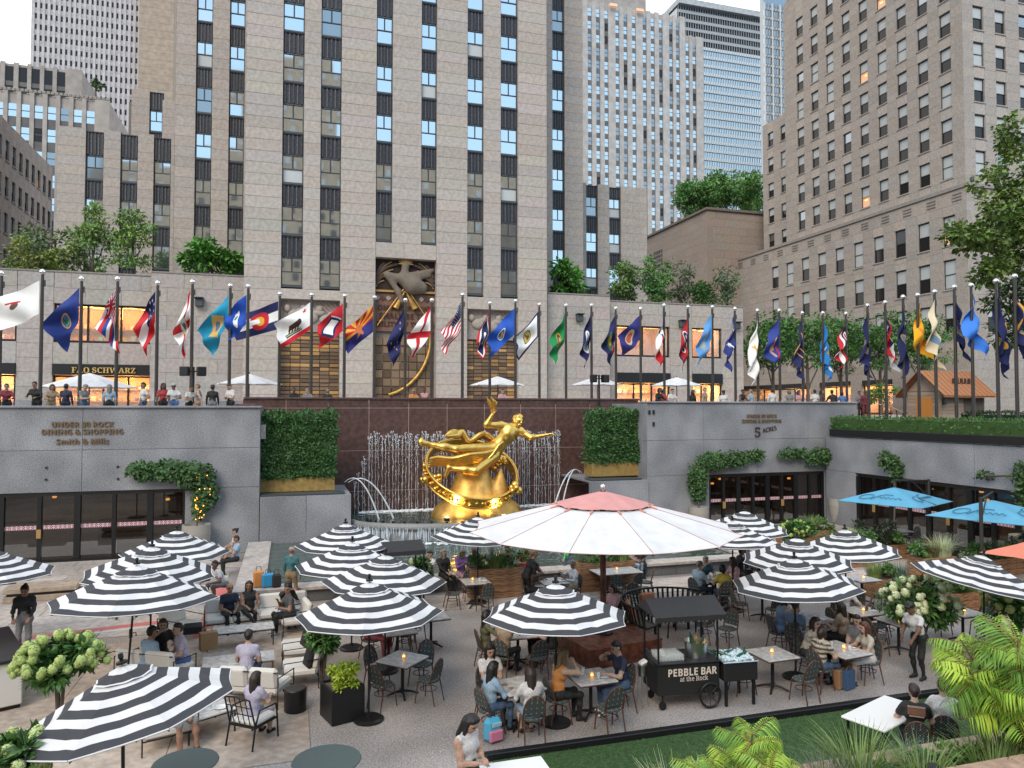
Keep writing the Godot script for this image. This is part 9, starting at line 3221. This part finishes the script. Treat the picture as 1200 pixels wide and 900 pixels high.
	vine("loose vine hanging on the side wall beside the corner", [[V(26.85, 3.57, -28.33), V(0.3, 0.5, 0.8)], [V(26.85, 3.15, -27.62), V(0.3, 0.6, 0.5)]], 600, V(26.7, 0.0, -27.5), 0.0, 0.4, 0, "")
	vine("thin yellowing vine at the far end of the side wall", [[V(26.85, 3.29, -23.28), V(0.3, 0.2, 0.8)], [V(26.85, 3.46, -21.62), V(0.35, 0.6, 0.9)], [V(26.85, 2.66, -21.43), V(0.35, 0.9, 0.5)]], 700, V(26.5, 0.0, -21.06), 0.5, 1.2, 30, "at the far end of the side wall")
	rng.seed = 80
	var fescue := blades(220, 0.5, 0.55, Color(0.10, 0.16, 0.13), 0.9, 0.008)
	var gr := blades(240, 0.5, 0.75, Color(0.16, 0.24, 0.07), 0.9, 0.011)
	var pale := blades(320, 0.6, 0.8, Color(0.42, 0.47, 0.27), 1.1, 0.011)
	var bronze := blades(240, 0.5, 0.7, Color(0.16, 0.12, 0.05), 0.8, 0.009)
	var bush := shrub_mesh(V(0.55, 0.4, 0.45), 520, 0.13, Color(0.07, 0.16, 0.035))
	var dark_bush := shrub_mesh(V(0.7, 0.75, 0.6), 700, 0.15, Color(0.045, 0.06, 0.032))
	var boxes := [
		["cedar box planter beside the laid table by the pool kerb", V(6.29, 0.0, -22.72), 0.0, V(1.7, 0.95, 0.6), 5, [[-0.5, bush], [0.0, gr], [0.5, bush]]],
		["cedar box planter behind the long empty table", V(10.03, 0.0, -22.63), 0.0, V(2.0, 0.95, 0.6), 5, [[-0.6, bush], [0.0, bush], [0.6, gr]]],
		["cedar box planter behind the striped umbrella at the corner", V(20.2, 0.0, -23.12), 0.0, V(2.1, 0.85, 0.6), 5, [[-0.6, bush], [0.2, gr], [0.7, bush]]],
		["low cedar planter with blue fescue beside the hydrangeas", V(18.42, 0.0, -19.28), 0.0, V(1.5, 0.6, 0.7), 3, [[-0.5, gr], [0.0, bush], [0.5, fescue]]],
		["tall cedar planter with bronze grasses below the blue umbrellas", V(20.83, 0.0, -19.86), 0.0, V(1.4, 1.0, 0.7), 5, [[-0.4, bush], [0.0, bronze], [0.45, pale]]],
		["long cedar planter behind the table under the tilted umbrella", V(19.25, 0.0, -17.06), 0.05, V(2.6, 0.65, 0.7), 3, [[-0.9, bush], [-0.3, gr], [0.3, gr], [0.9, bush]]],
		["cedar planter of mixed shrubs in front of the corner doors", V(21.51, 0.0, -27.02), 0.05, V(2.6, 0.7, 0.8), 3, [[-0.9, bush], [-0.3, bush], [0.3, gr], [0.9, bush]]],
		["cedar planter of dark shrubs below the first blue umbrella", V(22.45, 0.0, -23.91), 0.05, V(2.4, 0.6, 0.8), 3, [[-0.6, dark_bush], [0.1, dark_bush], [0.8, bush]]],
		["cedar planter at the side wall end below the second blue umbrella", V(24.49, 0.0, -20.62), 0.05, V(3.0, 0.6, 0.8), 3, [[-1.0, bush], [-0.2, bush], [0.6, gr], [1.2, dark_bush]]],
	]
	for q: Array in boxes:
		var p: Vector3 = q[1]
		box_planter(q[0], V(p.x, 0, p.z), q[2], q[3], M.cedar, q[4])
		for s: Array in q[5]:
			var kind := "bush" if s[1] == bush or s[1] == dark_bush else "grass_tuft"
			var o := single(kind, s[1], M.leaf, ("bush" if s[1] == bush else ("dark bush" if s[1] == dark_bush else ("blue fescue" if s[1] == fescue else ("pale grass" if s[1] == pale else ("bronze grass" if s[1] == bronze else "grass"))))) + " in the " + q[0], "plant", "planter greenery", V(p.x + s[0], q[3].y - 0.05 + (0.28 if kind == "bush" else 0.0), p.z), R(0, 6))
			o.scale = Vector3.ONE * R(0.9, 1.2)
	var lp: Vector3 = V(1.02, 0.0, -14.8)
	box_planter("square black panelled planter overflowing with lime leaves", V(lp.x, 0, lp.z), 0.3, V(0.66, 0.66, 0.66), M.black_metal, 1)
	single("lime_plant", shrub_mesh(V(0.42, 0.24, 0.42), 800, 0.1, Color(0.30, 0.42, 0.03)), M.leaf, "trailing lime green leaves in the square black planter", "plant", "", V(lp.x, 0.76, lp.z))
	hydrangea("hydrangea bush with green white heads by the white bar counter", V(-3.99, 1.35, -15.4), V(0.78, 0.48, 0.62), 70, Color(0.46, 0.56, 0.20), 90, 1.35)
	hydrangea("hydrangea sprig at the near railing corner", V(-3.05, 1.9, -9.94), V(0.4, 0.3, 0.4), 24, Color(0.50, 0.58, 0.26), 91, 1.9)
	hydrangea("large white hydrangea bush beside the waiter", V(14.7, 1.25, -14.38), V(0.95, 0.6, 0.8), 50, Color(0.66, 0.70, 0.46), 92, 1.25)
	hydrangea("lime hydrangea in the planter before the 5 ACRES doors", V(19.07, 1.15, -24.49), V(0.8, 0.42, 0.6), 36, Color(0.46, 0.56, 0.16), 93, 1.15)
	hydrangea("greenish hydrangea under the tilted umbrella by the wall", V(17.14, 1.2, -13.92), V(0.8, 0.55, 0.7), 44, Color(0.40, 0.46, 0.14), 94, 1.2)
	hydrangea("pale hydrangea between the pool kerb and the black service canopy", V(3.91, 0.95, -22.89), V(0.34, 0.36, 0.34), 16, Color(0.5, 0.58, 0.3), 96, 1.1)
	hydrangea("small hydrangea beside the lime planter umbrella", V(0.72, 1.0, -16.61), V(0.3, 0.25, 0.3), 7, Color(0.42, 0.52, 0.16), 95, 1.0)
	rng.seed = 110
	var np := thing("stone_planter", "long stone edged planter along the near side of the turf", "planter")
	bx(np, "front_wall", P(9.0, 0.42, 8.85), V(10.0, 0.84, 0.18), M.paving, 0.02, Color(0.7, 0.62, 0.55))
	bx(np, "back_wall", P(9.0, 0.42, 6.9), V(10.0, 0.84, 0.18), M.paving, 0.02, Color(0.7, 0.62, 0.55))
	bx(np, "soil", P(9.0, 0.7, 7.88), V(9.9, 0.1, 1.76), M.bark)
	for k in 7:
		bx(np, "coping_slab", P(4.7 + k * 1.43, 0.88, 8.85), V(1.42, 0.07, 0.34), M.paving, 0.015, Color(0.95, 0.78, 0.66))
	var cp: Vector3 = V(8.59, 1.35, -7.36)
	var lw := thing("stone_ledge", "pinkish stone ledge corner in front of the near planter", "ledge")
	for k in 3:
		var o := bx(lw, "coping_slab", V(cp.x - 0.75 + 0.9 * k, 1.32, cp.z + 0.12 * 0), V(0.88, 0.08, 0.5), M.paving, 0.015, Color(0.95, 0.72, 0.58))
		o.rotation.y = 0.0
	bx(lw, "ledge_wall", V(cp.x + 0.15, 0.64, cp.z), V(2.7, 1.27, 0.4), M.paving, 0.01, Color(0.8, 0.65, 0.55))
	sumac("large feathery lime leaved shrub beside the seated boy", P(9.95, 0.75, 8.0), 2.15, 1.15, 230, 120)
	sumac("smaller feathery lime leaved shrub at the turf edge", P(5.35, 0.75, 7.95), 1.35, 0.85, 130, 121)
	rng.seed = 130
	var i := 0
	for q: Array in [[4.55, 8.0, pale, "pale striped grass tuft arching over the turf"], [4.9, 7.6, pale, "second pale striped grass tuft by the smaller feathery shrub"], [6.0, 8.2, gr, "green grass tuft beside the smaller feathery shrub"], [6.5, 7.8, bronze, "bronze seed grass tuft between the feathery shrubs"], [6.9, 8.3, fescue, "blue fescue tuft in front of the boy in black"], [7.3, 7.9, fescue, "second blue fescue tuft next to the bronze grass"], [7.5, 8.4, gr, "green grass tuft in front of the white table"], [8.1, 7.9, gr, "dark grass tuft under the large feathery shrub"], [9.3, 7.9, gr, "grass tuft at the stone ledge"], [9.9, 8.2, gr, "grass tuft beyond the stone ledge"], [10.5, 8.1, bronze, "bronze grass tuft at the planter end"], [8.6, 8.6, fescue, "blue fescue tuft behind the large feathery shrub"]]:
		var o := single("grass_tuft", q[2], M.leaf, q[3], "grass", "grasses in the near planter", P(q[0], 0.74, q[1]), R(0, 6))
		o.scale = Vector3.ONE * R(1.0, 1.35)
		i += 1
	for q: Array in [[6.3, 7.7], [7.0, 7.6], [7.9, 8.3], [8.5, 7.8], [9.6, 7.7], [10.2, 7.6], [5.8, 7.7], [9.0, 8.5]]:
		var o := single("bush", bush, M.leaf, "low green leafy bush among the grasses of the near planter", "plant", "low bushes in the near planter", P(q[0], 0.95, q[1]), R(0, 6))
		o.scale = Vector3.ONE * R(0.9, 1.3)
	g = G.new()
	g.box(P(8.3, 0.01, 10.2), V(9.9, 0.02, 4.0))
	var tf := struct("turf", g.mesh(), M.turf, "strip of green artificial turf")
	bx(tf, "edge_board", P(8.3, 0.06, 12.27), V(10.1, 0.12, 0.1), M.black_metal, 0.01)
	bx(tf, "edge_board", P(8.3, 0.035, 12.4), V(10.1, 0.07, 0.14), M.black_metal, 0.01)
	bx(tf, "edge_board", P(13.3, 0.09, 10.2), V(0.1, 0.18, 4.0), M.black_metal, 0.01)
	g = G.new()
	for k in 26000:
		var p := P(R(3.4, 13.2), 0.02, R(8.9, 12.2))
		g.col = tint(Color(0.055, 0.135, 0.03), 0.4)
		var s := V(R(-1, 1), 0, R(-1, 1)).normalized() * 0.005
		g.tri(p - s, p + s, p + V(R(-0.015, 0.015), R(0.02, 0.04), R(-0.015, 0.015)))
	put(tf, "grass_blades", g.mesh(), M.leaf).set_meta("kind", "stuff")

# ---------------------------------------------------------------- terrace fittings
func terrace_fittings() -> void:
	rng.seed = 1200
	for q: Array in [["black loudspeaker pair on a pole above the wall lettered Smith and Mills", V(-4.17, 6.3, -35.5), 2.35], ["black loudspeaker pair on a pole in front of the lit shop bays", V(15.92, 6.37, -36.5), 2.3]]:
		var p: Vector3 = q[1]
		var t := thing("speaker_pole", q[0], "loudspeaker", "terrace loudspeakers", V(p.x, TY, p.z))
		var g := G.new()
		g.tube([Vector3.ZERO, V(0, q[2] + 0.2, 0)], 0.06, 8)
		put(t, "pole", g.mesh(), M.black_metal)
		for s: float in [-1.0, 1.0]:
			var b := bx(t, "speaker", V(0.34 * s, q[2], 0.05), V(0.38, 0.42, 0.32), M.black_metal, 0.03)
			b.rotation.y = 0.3 * s
		bx(t, "bracket", V(0, q[2], 0), V(0.5, 0.06, 0.08), M.black_metal)
	bx(thing("stone_block", "low red granite block on the terrace beside the teal flag", "block", "", V(-1.92, 0.0, -34.4) + V(0, TY, 0)), "block", V(0, 0.45, 0), V(0.9, 0.9, 0.6), M.red_granite, 0.03)
	var st := thing("terrace_steps", "short flight of granite steps down from the terrace by the kiosk", "steps")
	for k in 6:
		bx(st, "step", P(35.5, TY - 0.1 - k * 0.19, 39.6 - k * 0.42), V(9.0, 0.2, 0.46), M.granite, 0.01)
	bx(st, "step_base", P(35.5, 4.2, 40.4), V(9.0, 2.2, 1.4), M.granite)
	for q: Array in [["brass handrail at the head of the steps beside the maroon coat", 31.0], ["brass handrail in the middle of the terrace steps", 34.5], ["brass handrail in front of the kiosk's dark end", 37.9]]:
		var t := thing("handrail", q[0], "handrail", "brass handrails")
		var g := G.new()
		g.tube([P(q[1], TY + 0.95, 40.2), P(q[1], TY + 0.95, 39.6), P(q[1], 5.1, 36.4), P(q[1], 5.1, 35.8)], 0.035, 6)
		put(t, "rail", g.mesh(), M.brass)
		for k in 9:
			var u := k / 8.0
			var d := lerpf(40.1, 36.2, u)
			var yt := lerpf(TY + 0.92, 5.05, clampf((39.6 - d) / 3.2, 0, 1))
			bx(t, "baluster", P(q[1], yt - 0.5, d), V(0.035, 1.0, 0.035), M.black_metal)
	var kp: Vector3 = V(40.19, 6.44, -37.0)
	var t := thing("timber_kiosk", "small pale timber kiosk with copper coloured pitched roof and orange door", "kiosk", "", V(kp.x, 4.2, kp.z), 0.12)
	var w := 2.4
	var l := 3.9
	for k in 12:
		var y := 0.12 + k * 0.235
		var v := R(0.85, 1.1)
		bx(t, "wall_board", V(0, y, w / 2), V(l, 0.225, 0.06), M.matte, 0.008, Color(0.36 * v, 0.27 * v, 0.20 * v))
		bx(t, "wall_board", V(-l / 2, y, 0), V(0.06, 0.225, w - 0.06), M.matte, 0.008, Color(0.36 * v, 0.27 * v, 0.20 * v))
		bx(t, "wall_board", V(0, y, -w / 2), V(l, 0.225, 0.06), M.matte, 0.008, Color(0.36 * v, 0.27 * v, 0.20 * v))
	bx(t, "wall_end", V(l / 2, 1.4, 0), V(0.06, 2.8, w - 0.1), M.matte, 0.0, Color(0.36, 0.27, 0.20))
	bx(t, "dark_hatch", V(0.9, 1.35, w / 2 + 0.03), V(1.9, 2.0, 0.05), M.matte, 0.01, Color(0.10, 0.075, 0.06))
	bx(t, "door", V(-l / 2 - 0.04, 1.25, 0.0), V(0.06, 2.4, 1.1), M.paint, 0.01, Color(0.42, 0.17, 0.035))
	var g := G.new()
	g.col = Color(0.42, 0.19, 0.09)
	var ov := 0.5
	for s: float in [-1.0, 1.0]:
		var a := V(-l / 2 - ov, 2.55, s * (w / 2 + ov)); var b := V(l / 2 + ov, 2.55, s * (w / 2 + ov))
		var c := V(l / 2 + ov, 4.15, 0); var d := V(-l / 2 - ov, 4.15, 0)
		g.out4(a, b, c, d, V(0, 1, s))
		g.out4(a + V(0, -0.1, 0), b + V(0, -0.1, 0), c + V(0, -0.1, 0), d + V(0, -0.1, 0), V(0, -1, -s))
		for k in 12:
			var x := lerpf(-l / 2 - ov, l / 2 + ov, k / 11.0)
			g.tube([V(x, 2.57, s * (w / 2 + ov)), V(x, 4.17, 0)], 0.035, 4)
	put(t, "roof", g.mesh(), M.matte)
	g = G.new()
	g.col = Color(0.36, 0.27, 0.20)
	g.tri(V(-l / 2, 2.85, w / 2), V(-l / 2, 4.05, 0), V(-l / 2, 2.85, -w / 2))
	put(t, "gable", g.mesh(), M.matte)
	var sg := bx(t, "roof_sign", V(0.5, 3.3, 0.86), V(2.2, 0.16, 0.08), M.letter_dark)
	for k in 6:
		bx(sg, "sign_stroke", V(-0.9 + 0.36 * k, 0.22, 0), V(0.12 if k % 2 else 0.2, 0.3, 0.07), M.letter_dark)
	bx(t, "lamp", V(-l / 2 - 0.1, 2.2, w / 2 + 0.2), V(0.25, 0.4, 0.2), M.black_metal, 0.02)
	var s := dine("under the first blue umbrella", V(25.01, 0.75, -25.41), 0.0, [0, 90, 270], false)
	s = dine("under the second blue umbrella", V(23.39, 0.75, -22.26), 0.0, [[8, 0.72], 180], false)
	sitter("person in pale blue shirt with back turned under the blue umbrellas", "sit", s[0], 3, "sky", "navy", "short", "grey", 1)

func _ready() -> void:
	rng.seed = 1
	surroundings()
	materials()
	more_materials()
	furniture_materials()
	mat("porcelain", lin(0.72, 0.72, 0.71), 0.25)
	mat("bottle_green", lin(0.01, 0.07, 0.035), 0.08)
	mat("brass", lin(0.62, 0.42, 0.22), 0.3, 0.8)
	ground()
	plaza_walls()
	tower()
	podium()
	corner_building()
	background()
	fountain()
	flags()
	terrace_fittings()
	terrace_people()
	umbrellas()
	dining()
	lounge()
	cart()
	curved_bench(V(9.74, 0.0, -17.47), 0.3)
	bar_counter()
	low_bench()
	planting()
